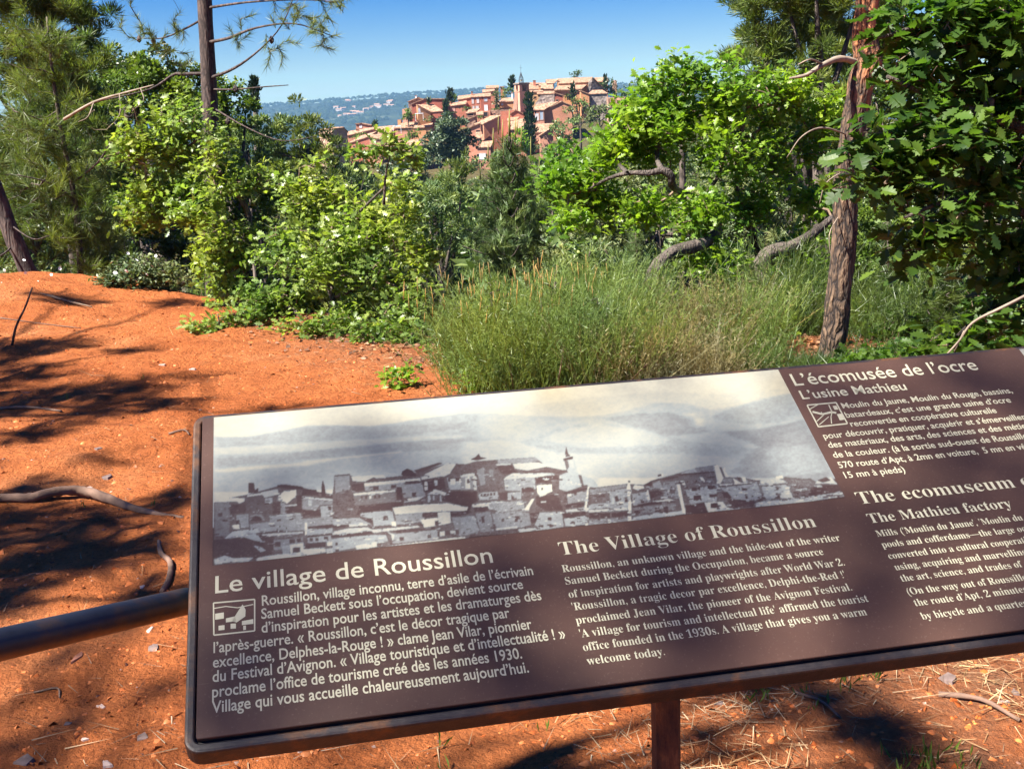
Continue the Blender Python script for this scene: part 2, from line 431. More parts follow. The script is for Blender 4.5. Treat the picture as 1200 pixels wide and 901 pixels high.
for ins, z in ((0.0, -0.0075), (0.0, 0.0002), (0.0008, 0.0010)):
    rr = round_rect(PU0 + ins, U1 - 0.0160 - ins, PV1 + ins, PV0 - ins, 0.004 - ins, 4); pr.append(np.column_stack([rr, np.full(len(rr), z)]))
k = len(pr[0]); tf = []
for i in range(2):
    for j in range(k): tf.append((i*k+j, i*k+(j+1) % k, (i+1)*k+(j+1) % k, (i+1)*k+j))
tf.append(tuple(2*k + j for j in range(k)))
panel = sign_part(mesh_obj('panel', np.vstack(pr), tf, M_PANEL))
ZP = 0.0010

# --- lettering: each line is a flat print on the panel
def math_bold(s):
    r = ''
    for ch in s:
        if 'A' <= ch <= 'Z': r += chr(0x1D400 + ord(ch) - 65)
        elif 'a' <= ch <= 'z': r += chr(0x1D41A + ord(ch) - 97)
        elif '0' <= ch <= '9': r += chr(0x1D7CE + ord(ch) - 48)
        else: r += ch
    return r
def text_mesh(s, serif, off):
    c_ = bpy.data.curves.new('text', 'FONT'); c_.body = math_bold(s) if serif else s
    c_.size = 1.0; c_.offset = off; c_.resolution_u = 3; c_.fill_mode = 'BOTH'
    o = bpy.data.objects.new('text', c_); COL.objects.link(o)
    dg = bpy.context.evaluated_depsgraph_get(); dg.update()
    me = bpy.data.meshes.new_from_object(o.evaluated_get(dg))
    bpy.data.objects.remove(o); bpy.data.curves.remove(c_)
    return me
def text_line(s, start, end, size, serif=False, ref=None, off=None):
    """start/end: baseline pixels; ref: leading part of s that ends at 'end'; size: cap height scale in metres"""
    off = (0.006 if not serif else -0.005) if off is None else off
    me = text_mesh(s, serif, off)
    co = np.empty(len(me.vertices) * 3, np.float32); me.vertices.foreach_get('co', co); co = co.reshape(-1, 3)
    w = co[:, 0].max() - co[:, 0].min(); x0 = co[:, 0].min()
    if ref:
        mr = text_mesh(ref, serif, off); cr = np.empty(len(mr.vertices) * 3, np.float32); mr.vertices.foreach_get('co', cr); cr = cr.reshape(-1, 3)
        w = cr[:, 0].max() - cr[:, 0].min(); bpy.data.meshes.remove(mr)
    u0, v0 = px2uv(*start); u1, v1 = px2uv(*end)
    sx = (u1 - u0) / w
    v = v0 if ref else (v0 + v1) / 2
    co[:, 0] = u0 + (co[:, 0] - x0) * sx
    co[:, 1] = v + co[:, 1] * size
    co[:, 2] = ZP + 0.0004
    me.vertices.foreach_set('co', co.ravel()); me.materials.clear(); me.materials.append(M_INK)
    o = bpy.data.objects.new('text_line', me); COL.objects.link(o); o.parent = panel
    return o
TL = text_line
TL('Le village de Roussillon', (252.3, 695.6), (578, 659.5), 0.044)
for s, a, b in [
    ('Roussillon, village inconnu, terre d’asile de l’écrivain', (307.1, 710.1), (625.2, 673.7)),
    ('Samuel Beckett sous l’occupation, devient source', (306.4, 725.8), (613.4, 689.7)),
    ('d’inspiration pour les artistes et les dramaturges dès', (306.7, 741.4), (635, 703.4)),
    ('l’après-guerre. « Roussillon, c’est le décor tragique par', (250.3, 765.7), (597.8, 723.4)),
    ('excellence, Delphes-la-Rouge ! » clame Jean Vilar, pionnier', (249.6, 782.5), (624, 737.1)),
    ('du Festival d’Avignon. « Village touristique et d’intellectualité ! »', (249.2, 799), (663.2, 748.5)),
    ('proclame l’office de tourisme créé dès les années 1930.', (248.8, 817), (612.3, 772)),
    ('Village qui vous accueille chaleureusement aujourd’hui.', (248.4, 836.2), (620.1, 787.6))]:
    TL(s, a, b, 0.0252, off=0.011)
TL('The Village of Roussillon', (656.9, 650.3), (957.9, 618.4), 0.0365, True, off=-0.008)
for s, a, b in [
    ('Roussillon, an unknown village and the hide-out of the writer', (659.4, 670.4), (985.5, 634.5)),
    ('Samuel Beckett during the Occupation, became a source', (663, 684.3), (966.1, 651.4)),
    ('of inspiration for artists and playwrights after World War 2.', (666.9, 699.7), (990.8, 663.9)),
    ("'Roussillon, a tragic decor par excellence, Delphi-the-Red !'", (671.2, 714.8), (991.9, 678.2)),
    ('proclaimed Jean Vilar, the pioneer of the Avignon Festival.', (675.5, 730.9), (999.1, 692.6)),
    ("'A village for tourism and intellectual life' affirmed the tourist", (680.2, 746.3), (1018.8, 706.2)),
    ('office founded in the 1930s. A village that gives you a warm', (683.8, 762.1), (1017, 722)),
    ('welcome today.', (688.4, 778.6), (779.8, 768.5))]:
    TL(s, a, b, 0.0195, True)
TL('L’écomusée de l’ocre', (931.3, 452.1), (1147.5, 434.3), 0.044)
TL('L’usine Mathieu', (940.8, 469.1), (1063, 456.6), 0.031, off=0.009)
for s, a, b, ref in [
    ('Moulin du Jaune, Moulin du Rouge, bassins,', (987.5, 478.5), (1187.5, 461.5), None),
    ('batardeaux, c’est une grande usine d’ocre', (991.7, 489.4), (1185.7, 472.5), None),
    ('reconvertie en coopérative culturelle', (997.4, 500), (1168.7, 484.5), None),
    ('pour découvrir, pratiquer, acquérir et s’émerveiller', (966, 514.7), (1200, 495), 'pour découvrir, pratiquer, acquérir et s’émerveille'),
    ('des matériaux, des arts, des sciences et des métiers', (971.7, 525.3), (1200, 506), 'des matériaux, des arts, des sciences et des méti'),
    ('de la couleur. (à la sortie sud-ouest de Roussillon', (977.4, 537), (1200, 516), 'de la couleur. (à la sortie sud-ouest de Roussill'),
    ('570 route d’Apt, à 2mn en voiture,  5 mn en vélo', (983.8, 549), (1199, 528), '570 route d’Apt, à 2mn en voiture,  5 mn en v'),
    ('15 mn à pieds)', (990.6, 560.4), (1061.5, 554), None)]:
    TL(s, a, b, 0.0195, ref=ref, off=0.010)
TL('The ecomuseum of', (1007.5, 591.3), (1191.3, 572.5), 0.037, True, ref='The ecomuseum', off=-0.008)
TL('The Mathieu factory', (1018.9, 612.1), (1187.9, 596.2), 0.028, True)
for s, a, b, ref in [
    ("Mills ('Moulin du Jaune', 'Moulin du", (1028.3, 629.4), (1200, 611), "Mills ('Moulin du Jaune', 'Moulin du"),
    ('pools and cofferdams—the large ochre', (1034.7, 642.3), (1200, 626), 'pools and cofferdams—the large o'),
    ('converted into a cultural cooperative', (1042.3, 655.5), (1200, 640), 'converted into a cultural coopera'),
    ('using, acquiring and marvelling', (1049.8, 668.7), (1199, 651), 'using, acquiring and marvellin'),
    ('the art, science, and trades of', (1057, 681.9), (1200, 666), 'the art, science, and trades of'),
    ('(On the way out of Roussillon', (1064.5, 697.4), (1200, 682), '(On the way out of Roussill'),
    ('the route d’Apt, 2 minutes', (1072.8, 710.6), (1200, 695), 'the route d’Apt, 2 minute'),
    ('by bicycle and a quarter', (1081.1, 726.4), (1200, 711), 'by bicycle and a quarte')]:
    TL(s, a, b, 0.0180, True, ref=ref)

# --- pictograms, printed in the same cream ink
def print_polys(name, quads, zoff=0.0004, mat=None):
    mb = MB()
    for q in quads:
        mb.add([(*px2uv(x, y), ZP + zoff) for x, y in q], [tuple(range(len(q)))])
    o = mb.build(name, mat or M_INK, panel)
    return o
def stroke(pts, w):
    out = []
    for (a, b), (c_, d) in zip(pts[:-1], pts[1:]):
        L = math.hypot(c_ - a, d - b) + 1e-9; nx_, ny_ = -(d - b) / L * w / 2, (c_ - a) / L * w / 2
        out.append([(a + nx_, b + ny_), (c_ + nx_, d + ny_), (c_ - nx_, d - ny_), (a - nx_, b - ny_)])
    return out
def Z(o, s, pts): return [(o[0] + x / s, o[1] + y / s) for x, y in pts]
o1, s1 = (210, 620), 2.553
q = []
q += stroke(Z(o1, s1, [(103, 222), (226, 211), (226, 305), (104, 318), (103, 222)]), 1.6)
q += stroke(Z(o1, s1, [(105, 238), (140, 232), (175, 236), (222, 226)]), 1.1)
q += [Z(o1, s1, [(108, 254), (134, 250), (134, 268), (108, 272)]), Z(o1, s1, [(140, 268), (166, 262), (172, 276), (140, 280)]),
      Z(o1, s1, [(178, 244), (190, 226), (199, 242), (198, 262), (172, 280), (158, 276)]), Z(o1, s1, [(118, 290), (136, 288), (136, 302), (118, 304)]),
      Z(o1, s1, [(154, 284), (170, 283), (170, 298), (154, 299)]), Z(o1, s1, [(188, 276), (222, 270), (222, 284), (188, 288)]),
      Z(o1, s1, [(192, 290), (200, 289), (200, 302), (192, 303)])]
print_polys('village_pictogram', q)
o2, s2 = (880, 420), 5.006
q = stroke(Z(o2, s2, [(328, 277), (498, 262), (565, 385), (395, 404), (328, 277)]), 1.5)
q += stroke(Z(o2, s2, [(345, 300), (395, 272)]), 1.0) + stroke(Z(o2, s2, [(360, 316), (420, 330), (470, 318), (500, 322)]), 2.2)
q += stroke(Z(o2, s2, [(385, 372), (425, 335), (410, 318)]), 1.0) + stroke(Z(o2, s2, [(400, 392), (455, 345)]), 1.0)
q += stroke(Z(o2, s2, [(472, 385), (468, 345), (475, 318), (455, 275)]), 1.2)
q += [Z(o2, s2, [(478, 282), (500, 280), (512, 302), (490, 305)]), Z(o2, s2, [(503, 330), (530, 327), (548, 362), (520, 366)])]
print_polys('ochre_pictogram', q)
# --- the printed black-and-white photograph (flat print): hand-drawn tones on a fine grid
RS = 2.0; RX0, RY0 = 244.0, 428.0; RW, RH = int(760 * RS), int(242 * RS)
ras = np.full((RH, RW), -1.0); tone = np.zeros((RH, RW))
yy, xx = np.mgrid[0:RH, 0:RW]; XP = xx / RS + RX0; YP = yy / RS + RY0
rp = np.random.default_rng(11)
def pfill(pts, t, arr=ras, soft=0.0, tex=0.0):
    pts = np.array(pts, float)
    x0, y0 = np.floor((pts.min(0) - (RX0, RY0)) * RS).astype(int) - 1; x1, y1 = np.ceil((pts.max(0) - (RX0, RY0)) * RS).astype(int) + 2
    x0 = max(x0, 0); y0 = max(y0, 0); x1 = min(x1, RW); y1 = min(y1, RH)
    if x1 <= x0 or y1 <= y0: return
    X = XP[y0:y1, x0:x1]; Y = YP[y0:y1, x0:x1]; ins = np.zeros(X.shape, bool)
    n = len(pts)
    for i in range(n):
        ax, ay = pts[i]; bx, by = pts[(i + 1) % n]
        if ay == by: continue
        c_ = ((ay > Y) != (by > Y)) & (X < (bx - ax) * (Y - ay) / (by - ay) + ax)
        ins ^= c_
    sub = arr[y0:y1, x0:x1]
    val = t + (tex * rp.standard_normal(X.shape) if tex else 0)
    sub[ins] = (val[ins] if tex else t)
ZO = {1: (240, 530, 6.4375), 2: (390, 520, 6.4375), 3: (540, 510, 6.93), 4: (690, 510, 7.5), 5: (840, 510, 7.5), 6: (245, 465, 4.0), 7: (540, 440, 2.857)}
def P(z, t, *c, tex=0.03):
    o = ZO[z]; pfill([(o[0] + c[i] / o[2], o[1] + c[i+1] / o[2]) for i in range(0, len(c), 2)], t, tex=tex)
def B(z, t, x0, y0, x1, y1, dy=None, tex=0.03):
    """box whose horizontals follow the slope of the print"""
    s = -(x1 - x0) * 0.085 if dy is None else dy
    P(z, t, x0, y0, x1, y0 + s, x1 + (y1 - y0) * 0.02, y1 + s, x0 + (y1 - y0) * 0.02, y1, tex=tex)
# sky
pfill([(245, 480), (1000, 420), (1000, 560), (245, 620)], 0.97, tex=0.008)
# far ridges, from Z7 / Z6
P(7, .93, 0, 110, 120, 108, 280, 96, 420, 75, 500, 70, 640, 55, 860, 62, 1060, 45, 1130, 60, 1130, 200, 0, 200, tex=.012)
P(7, .84, -20, 128, 60, 125, 150, 132, 260, 138, 400, 140, 480, 134, 560, 118, 660, 92, 760, 96, 840, 118, 940, 100, 1040, 70, 1100, 62, 1300, 340, -20, 343, tex=.03)
P(7, .74, 830, 140, 900, 112, 1000, 85, 1105, 62, 1130, 130, 1060, 160, 980, 165, 900, 158, tex=.03)
P(6, .80, 25, 190, 100, 190, 180, 190, 280, 170, 400, 148, 470, 138, 600, 134, 760, 140, 880, 125, 1000, 102, 1180, 80, 1260, 84, 1260, 380, 25, 390, tex=.035)
P(6, .74, 25, 196, 180, 195, 300, 172, 450, 142, 620, 138, 760, 145, 1000, 135, 1200, 120, 1200, 150, 900, 185, 600, 205, 300, 225, 25, 240, tex=.04)
P(6, .88, 25, 240, 300, 228, 600, 208, 900, 190, 1200, 180, 1200, 215, 800, 235, 400, 260, 25, 275, tex=.04)
P(6, .72, 25, 290, 400, 262, 900, 215, 1250, 190, 1250, 235, 900, 262, 500, 290, 200, 315, 25, 335, tex=.045)
P(6, .95, 30, 345, 150, 330, 330, 318, 480, 308, 400, 328, 200, 345, 60, 358, tex=.02)
P(6, .96, 430, 305, 560, 290, 900, 256, 920, 262, 600, 295, 430, 330, tex=.02)
P(6, .82, 25, 360, 250, 345, 600, 310, 920, 268, 1260, 250, 1260, 420, 25, 450, tex=.05)
P(7, .78, 60, 215, 200, 225, 330, 180, 420, 165, 560, 170, 690, 200, 780, 225, 900, 235, 980, 250, 900, 275, 700, 262, 400, 262, 200, 255, 60, 235, tex=.04)
P(7, .86, 260, 215, 350, 180, 460, 165, 600, 180, 700, 215, 660, 235, 400, 245, tex=.04)
P(7, .70, 470, 145, 580, 130, 700, 125, 790, 150, 830, 190, 700, 205, 560, 170, tex=.045)
P(7, .96, 765, 130, 785, 125, 790, 140, 810, 150, 805, 172, 790, 178, 780, 155, tex=.02)
P(7, .66, 870, 190, 1000, 180, 1150, 150, 1220, 260, 1230, 330, 900, 330, 960, 265, 1000, 240, tex=.045)
P(7, .86, 200, 225, 330, 262, 560, 266, 870, 270, 940, 300, 860, 343, 380, 343, 250, 300, tex=.04)
P(5, .66, 300, 150, 420, 80, 700, 60, 860, 20, 1070, 440, 860, 430, 600, 380, 400, 380, 250, 380, 150, 300, 330, 200, tex=.05)
P(5, .76, 420, 120, 800, 90, 900, 200, 940, 330, 700, 360, 500, 360, 420, 250, tex=.055)
P(3, .88, 0, 60, 300, 45, 480, 60, 560, 110, 700, 130, 840, 160, 1109, 160, 1109, 430, 0, 260, tex=.04)
def blur1(a, n, ax):
    for _ in range(n): a = (np.roll(a, 1, ax) + 2 * a + np.roll(a, -1, ax)) / 4
    return a
ras[:] = .85 + (blur1(blur1(ras, 90, 1), 4, 0) - .87) * 0.95
# ---- village, zoom 1 : a mid tone base, then roofs, walls and openings
P(1, .30, 70, 370, 330, 320, 560, 255, 720, 262, 850, 300, 1030, 330, 1030, 775, 380, 828, 70, 860, tex=.10)
P(1, .12, 330, 235, 372, 232, 378, 290, 405, 270, 405, 305, 330, 312)
P(1, .08, 550, 250, 600, 245, 740, 262, 742, 282, 680, 282, 550, 268); P(1, .1, 740, 280, 840, 285, 865, 330, 730, 325)
P(1, .08, 882, 340, 880, 270, 890, 212, 905, 262, 915, 340); P(1, .55, 975, 180, 1030, 180, 1030, 300, 975, 310); P(1, .1, 915, 340, 1000, 315, 1030, 330, 1030, 355, 915, 345)
P(1, .95, 70, 365, 210, 345, 300, 350, 300, 372, 70, 380); B(1, .48, 75, 385, 185, 640); B(1, .15, 100, 462, 132, 488); P(1, 1, 212, 350, 250, 345, 300, 372, 262, 390)
P(1, .9, 320, 325, 440, 310, 440, 322, 318, 340); P(1, .30, 318, 342, 440, 325, 462, 440, 400, 480, 330, 490)
P(1, .1, 345, 520, 350, 490, 390, 475, 430, 490, 432, 522); P(1, .55, 330, 500, 345, 480, 390, 468, 440, 480, 455, 520, 440, 522, 420, 490, 385, 482, 350, 495, 345, 525)
P(1, .85, 420, 305, 550, 280, 560, 320, 450, 345); P(1, 1, 555, 330, 600, 295, 690, 285, 690, 330, 620, 392, 600, 375, 555, 380)
B(1, .75, 455, 350, 510, 388); B(1, .12, 510, 380, 570, 470); B(1, .6, 570, 385, 605, 465); B(1, .9, 630, 400, 700, 410); B(1, .1, 620, 415, 720, 460); P(1, .12, 690, 330, 730, 325, 730, 460, 700, 460)
P(1, .85, 730, 335, 1030, 362, 1030, 375, 735, 350); P(1, .58, 735, 350, 1030, 378, 1030, 392, 870, 400, 840, 440, 735, 432); B(1, .85, 780, 362, 805, 405, 4)
P(1, .1, 735, 440, 870, 445, 880, 480, 740, 490); P(1, .72, 870, 410, 1030, 395, 1030, 480, 880, 500); B(1, .1, 930, 412, 955, 440); B(1, .1, 985, 415, 1005, 440); B(1, .15, 940, 470, 975, 488)
B(1, .62, 490, 485, 725, 540); B(1, .1, 545, 510, 575, 535); B(1, .1, 640, 500, 670, 525); P(1, .8, 485, 480, 720, 460, 722, 470, 490, 492)
B(1, .62, 240, 475, 330, 575); P(1, .1, 235, 520, 262, 510, 272, 570, 240, 575); P(1, .98, 205, 552, 260, 545, 265, 580, 215, 582); B(1, .15, 190, 400, 310, 470)
P(1, .62, 340, 545, 480, 528, 1030, 480, 1030, 560, 760, 590, 400, 610, 345, 580); P(1, .8, 140, 660, 210, 600, 400, 575, 410, 605, 290, 640)
P(1, .12, 400, 610, 590, 590, 590, 600, 430, 625); P(1, .85, 430, 620, 740, 600, 745, 612, 440, 640)
P(1, .1, 70, 665, 290, 640, 430, 630, 500, 650, 520, 770, 380, 800, 70, 800, tex=.08)
P(1, .7, 285, 640, 330, 600, 400, 625, 440, 680, 380, 670); P(1, .72, 360, 700, 430, 720, 465, 745, 420, 755); P(1, .12, 440, 640, 520, 635, 520, 760, 470, 760)
B(1, .55, 520, 665, 740, 740); B(1, .1, 530, 680, 570, 715); B(1, .12, 640, 660, 680, 690); B(1, .12, 695, 655, 725, 680); P(1, .7, 580, 712, 640, 705, 640, 780, 590, 780); P(1, .92, 640, 700, 745, 685, 748, 760, 645, 775); B(1, .15, 665, 722, 720, 760)
P(1, 1, 755, 530, 772, 535, 778, 620, 755, 630); P(1, .12, 775, 565, 960, 545, 970, 520, 985, 545, 1030, 545, 1030, 565, 780, 580); P(1, .72, 770, 590, 1030, 568, 1030, 605, 770, 632)
P(1, .1, 770, 632, 1030, 605, 1030, 612, 770, 642); B(1, .7, 775, 645, 1030, 690); B(1, .12, 790, 650, 815, 675); B(1, .12, 835, 648, 858, 672); B(1, .12, 900, 640, 930, 660); B(1, .12, 950, 630, 985, 648)
B(1, .12, 760, 690, 910, 725); P(1, .98, 920, 680, 1030, 665, 1030, 700, 925, 710); B(1, .15, 980, 690, 1000, 715); P(1, .92, 740, 735, 910, 720, 915, 755, 745, 785); P(1, .85, 915, 730, 1030, 715, 1030, 770, 920, 778)
P(1, .9, 385, 800, 560, 770, 745, 765, 740, 790, 390, 826); P(1, .85, 70, 810, 150, 780, 215, 800, 370, 795, 330, 825, 150, 835, 75, 850)
# ---- zoom 2
P(2, .30, 0, 370, 20, 240, 130, 240, 230, 275, 520, 245, 700, 200, 870, 150, 1030, 160, 1030, 715, 400, 782, 0, 828, tex=.10)
P(2, .6, 15, 242, 125, 240, 130, 345, 20, 375); B(2, .25, 15, 240, 130, 250); P(2, .9, 140, 250, 390, 235, 400, 262, 330, 262, 250, 290, 150, 285)
P(2, .1, 140, 310, 235, 300, 240, 350, 150, 370); P(2, .25, 240, 290, 310, 255, 345, 275); P(2, .92, 235, 300, 660, 262, 660, 285, 240, 325)
P(2, .62, 240, 325, 540, 295, 690, 300, 700, 400, 540, 410, 470, 345, 245, 360); B(2, .12, 305, 325, 345, 352); B(2, .12, 440, 315, 478, 340); P(2, .1, 545, 290, 650, 280, 655, 300, 545, 310)
P(2, .92, 155, 378, 300, 362, 470, 350, 470, 365, 160, 395); P(2, .45, 155, 395, 470, 368, 485, 440, 300, 460, 165, 485)
for i in range(5): B(2, .1 if i != 2 else .95, 210 + i*33, 400 - i*3, 226 + i*33, 425 - i*3)
P(2, .08, 480, 330, 520, 330, 530, 470, 485, 470); P(2, .1, 200, 470, 480, 440, 530, 470, 450, 500, 180, 540); B(2, .1, 598, 372, 628, 402); P(2, .9, 540, 420, 640, 405, 690, 400, 640, 430, 540, 445)
P(2, .08, 515, 240, 525, 210, 560, 190, 600, 205, 640, 245, 600, 250); P(2, .15, 610, 205, 800, 145, 830, 150, 700, 205, 640, 225)
P(2, .9, 690, 235, 860, 150, 930, 155, 880, 230, 840, 250, 690, 240); P(2, .9, 665, 250, 820, 235, 840, 245, 670, 275); P(2, .12, 670, 280, 840, 260, 850, 340, 690, 370); B(2, .9, 690, 290, 715, 355); B(2, .8, 765, 280, 790, 320)
P(2, .88, 720, 380, 770, 345, 865, 375, 860, 400, 780, 372, 725, 392); B(2, .75, 715, 395, 735, 445); B(2, .7, 805, 390, 820, 440); B(2, .7, 755, 395, 768, 430)
P(2, .72, 860, 260, 1030, 245, 1030, 345, 880, 350); B(2, .12, 870, 262, 1030, 290); B(2, .92, 885, 268, 925, 315); B(2, .9, 955, 265, 985, 310); P(2, .2, 940, 160, 1030, 165, 1030, 185, 950, 180); B(2, .2, 970, 205, 1030, 220)
P(2, .08, 860, 370, 1030, 350, 1030, 480, 870, 440, 820, 430)
P(2, .95, 450, 485, 600, 465, 860, 450, 1020, 480, 1010, 510, 890, 510, 700, 520, 470, 535); P(2, .65, 470, 535, 680, 520, 690, 590, 480, 615); B(2, .1, 675, 530, 790, 555)
P(2, .9, 790, 520, 885, 515, 890, 600, 800, 620); P(2, 1, 660, 575, 790, 560, 790, 620, 690, 635); B(2, .15, 770, 585, 790, 620); P(2, .1, 890, 530, 1030, 515, 1030, 550, 890, 552)
P(2, .55, 900, 560, 1030, 545, 1030, 690, 930, 690)
P(2, .75, 205, 530, 300, 515, 450, 505, 470, 610, 310, 625, 300, 570, 210, 550); B(2, .12, 240, 568, 300, 600); B(2, .15, 382, 548, 415, 580); P(2, 1, 440, 590, 475, 588, 480, 625, 445, 625)
P(2, .72, 0, 570, 200, 560, 290, 610, 0, 625); P(2, .12, 0, 620, 120, 610, 120, 628, 0, 640); P(2, .9, 125, 612, 260, 605, 262, 618, 125, 630); P(2, .88, 0, 665, 120, 640, 260, 632, 300, 650, 640, 620, 660, 632, 300, 675, 0, 690)
P(2, .12, 0, 690, 200, 672, 290, 660, 310, 680, 200, 700, 0, 712); P(2, .75, 0, 715, 300, 690, 400, 690, 420, 740, 330, 755, 0, 820)
P(2, .62, 440, 680, 790, 645, 800, 720, 450, 755); B(2, .12, 505, 708, 535, 735); B(2, .1, 715, 680, 740, 715); P(2, .12, 470, 655, 770, 632, 775, 650, 480, 680); P(2, .9, 400, 660, 470, 690, 450, 740, 440, 690)
B(2, .15, 790, 665, 950, 700); B(2, .9, 805, 665, 845, 700); B(2, .85, 885, 660, 925, 690); P(2, .96, 400, 775, 600, 750, 1000, 700, 1000, 718, 600, 765, 400, 785); P(2, .92, 170, 770, 330, 740, 335, 780, 180, 800); B(2, .12, 20, 750, 36, 770); B(2, .15, 20, 800, 45, 815)
# ---- zoom 3
P(3, .30, 0, 250, 120, 215, 330, 200, 600, 180, 700, 260, 850, 290, 980, 330, 1109, 420, 1109, 728, 830, 752, 470, 798, 0, 830, tex=.10)
P(3, .1, 80, 200, 120, 180, 145, 155, 160, 180, 210, 190, 130, 208); P(3, .62, 300, 205, 600, 180, 640, 210, 560, 225, 300, 238, tex=.08); P(3, .9, 420, 235, 560, 225, 640, 225, 700, 250, 690, 260, 540, 290, 440, 275)
P(3, .12, 270, 250, 410, 245, 430, 280, 470, 310, 460, 322, 350, 318, 280, 275); P(3, .85, 270, 238, 400, 232, 410, 244, 275, 252); P(3, .35, 180, 240, 280, 232, 340, 340, 345, 400, 180, 410, 130, 380, tex=.1)
B(3, .55, 230, 280, 265, 340); P(3, .6, 130, 290, 185, 262, 200, 400, 160, 415); P(3, .88, 0, 325, 100, 310, 125, 340, 130, 450, 105, 450, 95, 340, 0, 345); P(3, .55, 0, 345, 95, 338, 100, 445, 0, 450); B(3, .9, 35, 350, 75, 440); B(3, .15, 50, 360, 68, 395)
P(3, .05, 0, 460, 130, 460, 130, 540, 95, 560, 60, 640, 0, 655); P(3, .95, 0, 580, 60, 585, 50, 615, 0, 620)
P(3, .65, 350, 360, 600, 345, 610, 440, 500, 460, 360, 450, tex=.04); P(3, .85, 370, 340, 420, 310, 760, 310, 770, 325, 600, 345, 345, 365); P(3, .1, 500, 305, 720, 290, 725, 300, 500, 315); P(3, .12, 600, 350, 770, 320, 790, 360, 620, 395)
for i in range(4): B(3, .8, 665 + i*22, 350 - i*3, 680 + i*22, 362 - i*3)
B(3, .08, 495, 430, 590, 470); P(3, 1, 615, 410, 740, 400, 742, 460, 700, 475, 660, 520, 620, 470); B(3, .2, 652, 430, 668, 448); P(3, .12, 300, 470, 480, 455, 490, 520, 320, 530); B(3, .65, 380, 470, 490, 530); B(3, .12, 410, 488, 430, 525)
P(3, .7, 140, 470, 300, 460, 300, 520, 150, 530); 
for i in range(5): B(3, .15, 160 + i*26, 482 - i*3, 176 + i*26, 502 - i*3)
P(3, .9, 90, 565, 220, 550, 330, 540, 500, 560, 220, 600, 95, 585); P(3, .08, 105, 590, 220, 580, 225, 615, 110, 625); P(3, .6, 225, 560, 500, 530, 520, 600, 340, 630, 240, 600, tex=.12)
P(3, .1, 610, 500, 780, 480, 830, 610, 700, 615, 610, 570, tex=.08); P(3, 1, 575, 520, 600, 515, 560, 590, 545, 640, 560, 730, 545, 730, 540, 650, 515, 605); B(3, .9, 650, 540, 690, 552); B(3, .95, 762, 480, 790, 488)
P(3, .80, 840, 215, 920, 205, 945, 290, 980, 420, 860, 460, 800, 440, 800, 330, 870, 300); P(3, .85, 880, 215, 915, 210, 920, 270, 890, 275); P(3, .12, 830, 195, 910, 175, 910, 195, 835, 212); P(3, .15, 845, 160, 855, 95, 870, 150, 880, 165); B(3, .2, 850, 165, 885, 178); P(3, .35, 840, 212, 868, 208, 880, 260, 860, 290)
P(3, .25, 730, 300, 860, 285, 870, 305, 760, 320); P(3, .8, 980, 330, 1060, 350, 1109, 400, 1109, 430, 1000, 420)
P(3, .12, 830, 470, 1040, 425, 1040, 440, 860, 490); P(3, .65, 860, 490, 1030, 445, 1030, 530, 870, 560); B(3, .9, 865, 480, 895, 500); B(3, .12, 840, 515, 865, 530); B(3, .12, 918, 465, 940, 490); B(3, .08, 850, 565, 1000, 590); P(3, 1, 1030, 420, 1045, 420, 1020, 610, 1000, 608)
P(3, .88, 850, 610, 1000, 590, 1109, 590, 1109, 610, 860, 628); P(3, .7, 1050, 440, 1109, 430, 1109, 590, 1050, 590); B(3, .12, 1070, 490, 1100, 515); B(3, .1, 1040, 635, 1109, 660); P(3, .5, 1030, 660, 1109, 650, 1109, 700, 1040, 710)
P(3, .6, 250, 640, 550, 610, 570, 730, 460, 760, 290, 760, tex=.06); B(3, .15, 330, 680, 350, 705); B(3, .1, 438, 660, 462, 705); P(3, .9, 280, 760, 460, 740, 465, 755, 285, 775); P(3, .55, 120, 640, 240, 620, 270, 780, 160, 790, tex=.08); P(3, .1, 165, 665, 185, 660, 195, 710, 172, 715)
P(3, .62, 0, 670, 110, 655, 150, 780, 0, 830, tex=.06); P(3, .08, 560, 635, 635, 630, 650, 710, 570, 715); P(3, .72, 640, 630, 820, 625, 835, 745, 660, 775, 600, 730); B(3, .12, 705, 670, 735, 698); B(3, .12, 720, 732, 750, 750); B(3, .12, 630, 735, 670, 752); P(3, .85, 460, 765, 600, 755, 660, 770, 480, 795)
P(3, .08, 820, 640, 1010, 625, 1015, 655, 835, 680); P(3, .78, 835, 680, 1020, 655, 1030, 725, 850, 742); B(3, .1, 885, 705, 925, 722); B(3, .15, 960, 700, 990, 712); P(3, 1, 1010, 720, 1035, 715, 1035, 738, 1010, 740)
# ---- zoom 4
P(4, .34, 0, 470, 330, 430, 480, 440, 560, 400, 760, 345, 940, 290, 1120, 262, 1200, 330, 1200, 660, 800, 705, 400, 762, 0, 798, tex=.10)
P(4, .6, 10, 480, 320, 435, 335, 455, 180, 490, 10, 510, tex=.1); B(4, .12, 70, 530, 140, 550); B(4, .85, 10, 515, 180, 522); P(4, .68, 180, 490, 330, 470, 350, 650, 190, 660, tex=.06); P(4, .1, 225, 545, 250, 535, 265, 580, 235, 590); B(4, .1, 315, 552, 355, 592); B(4, .85, 205, 545, 222, 610); B(4, .9, 250, 600, 310, 620)
P(4, .9, 0, 660, 330, 640, 340, 660, 0, 682); B(4, .05, 0, 690, 90, 735); B(4, .05, 100, 690, 185, 735); B(4, .05, 200, 685, 340, 725); P(4, .55, 0, 745, 340, 730, 345, 755, 0, 795, tex=.1); P(4, .95, 165, 740, 195, 745, 195, 775, 170, 778); P(4, .7, 0, 610, 180, 595, 190, 640, 0, 655)
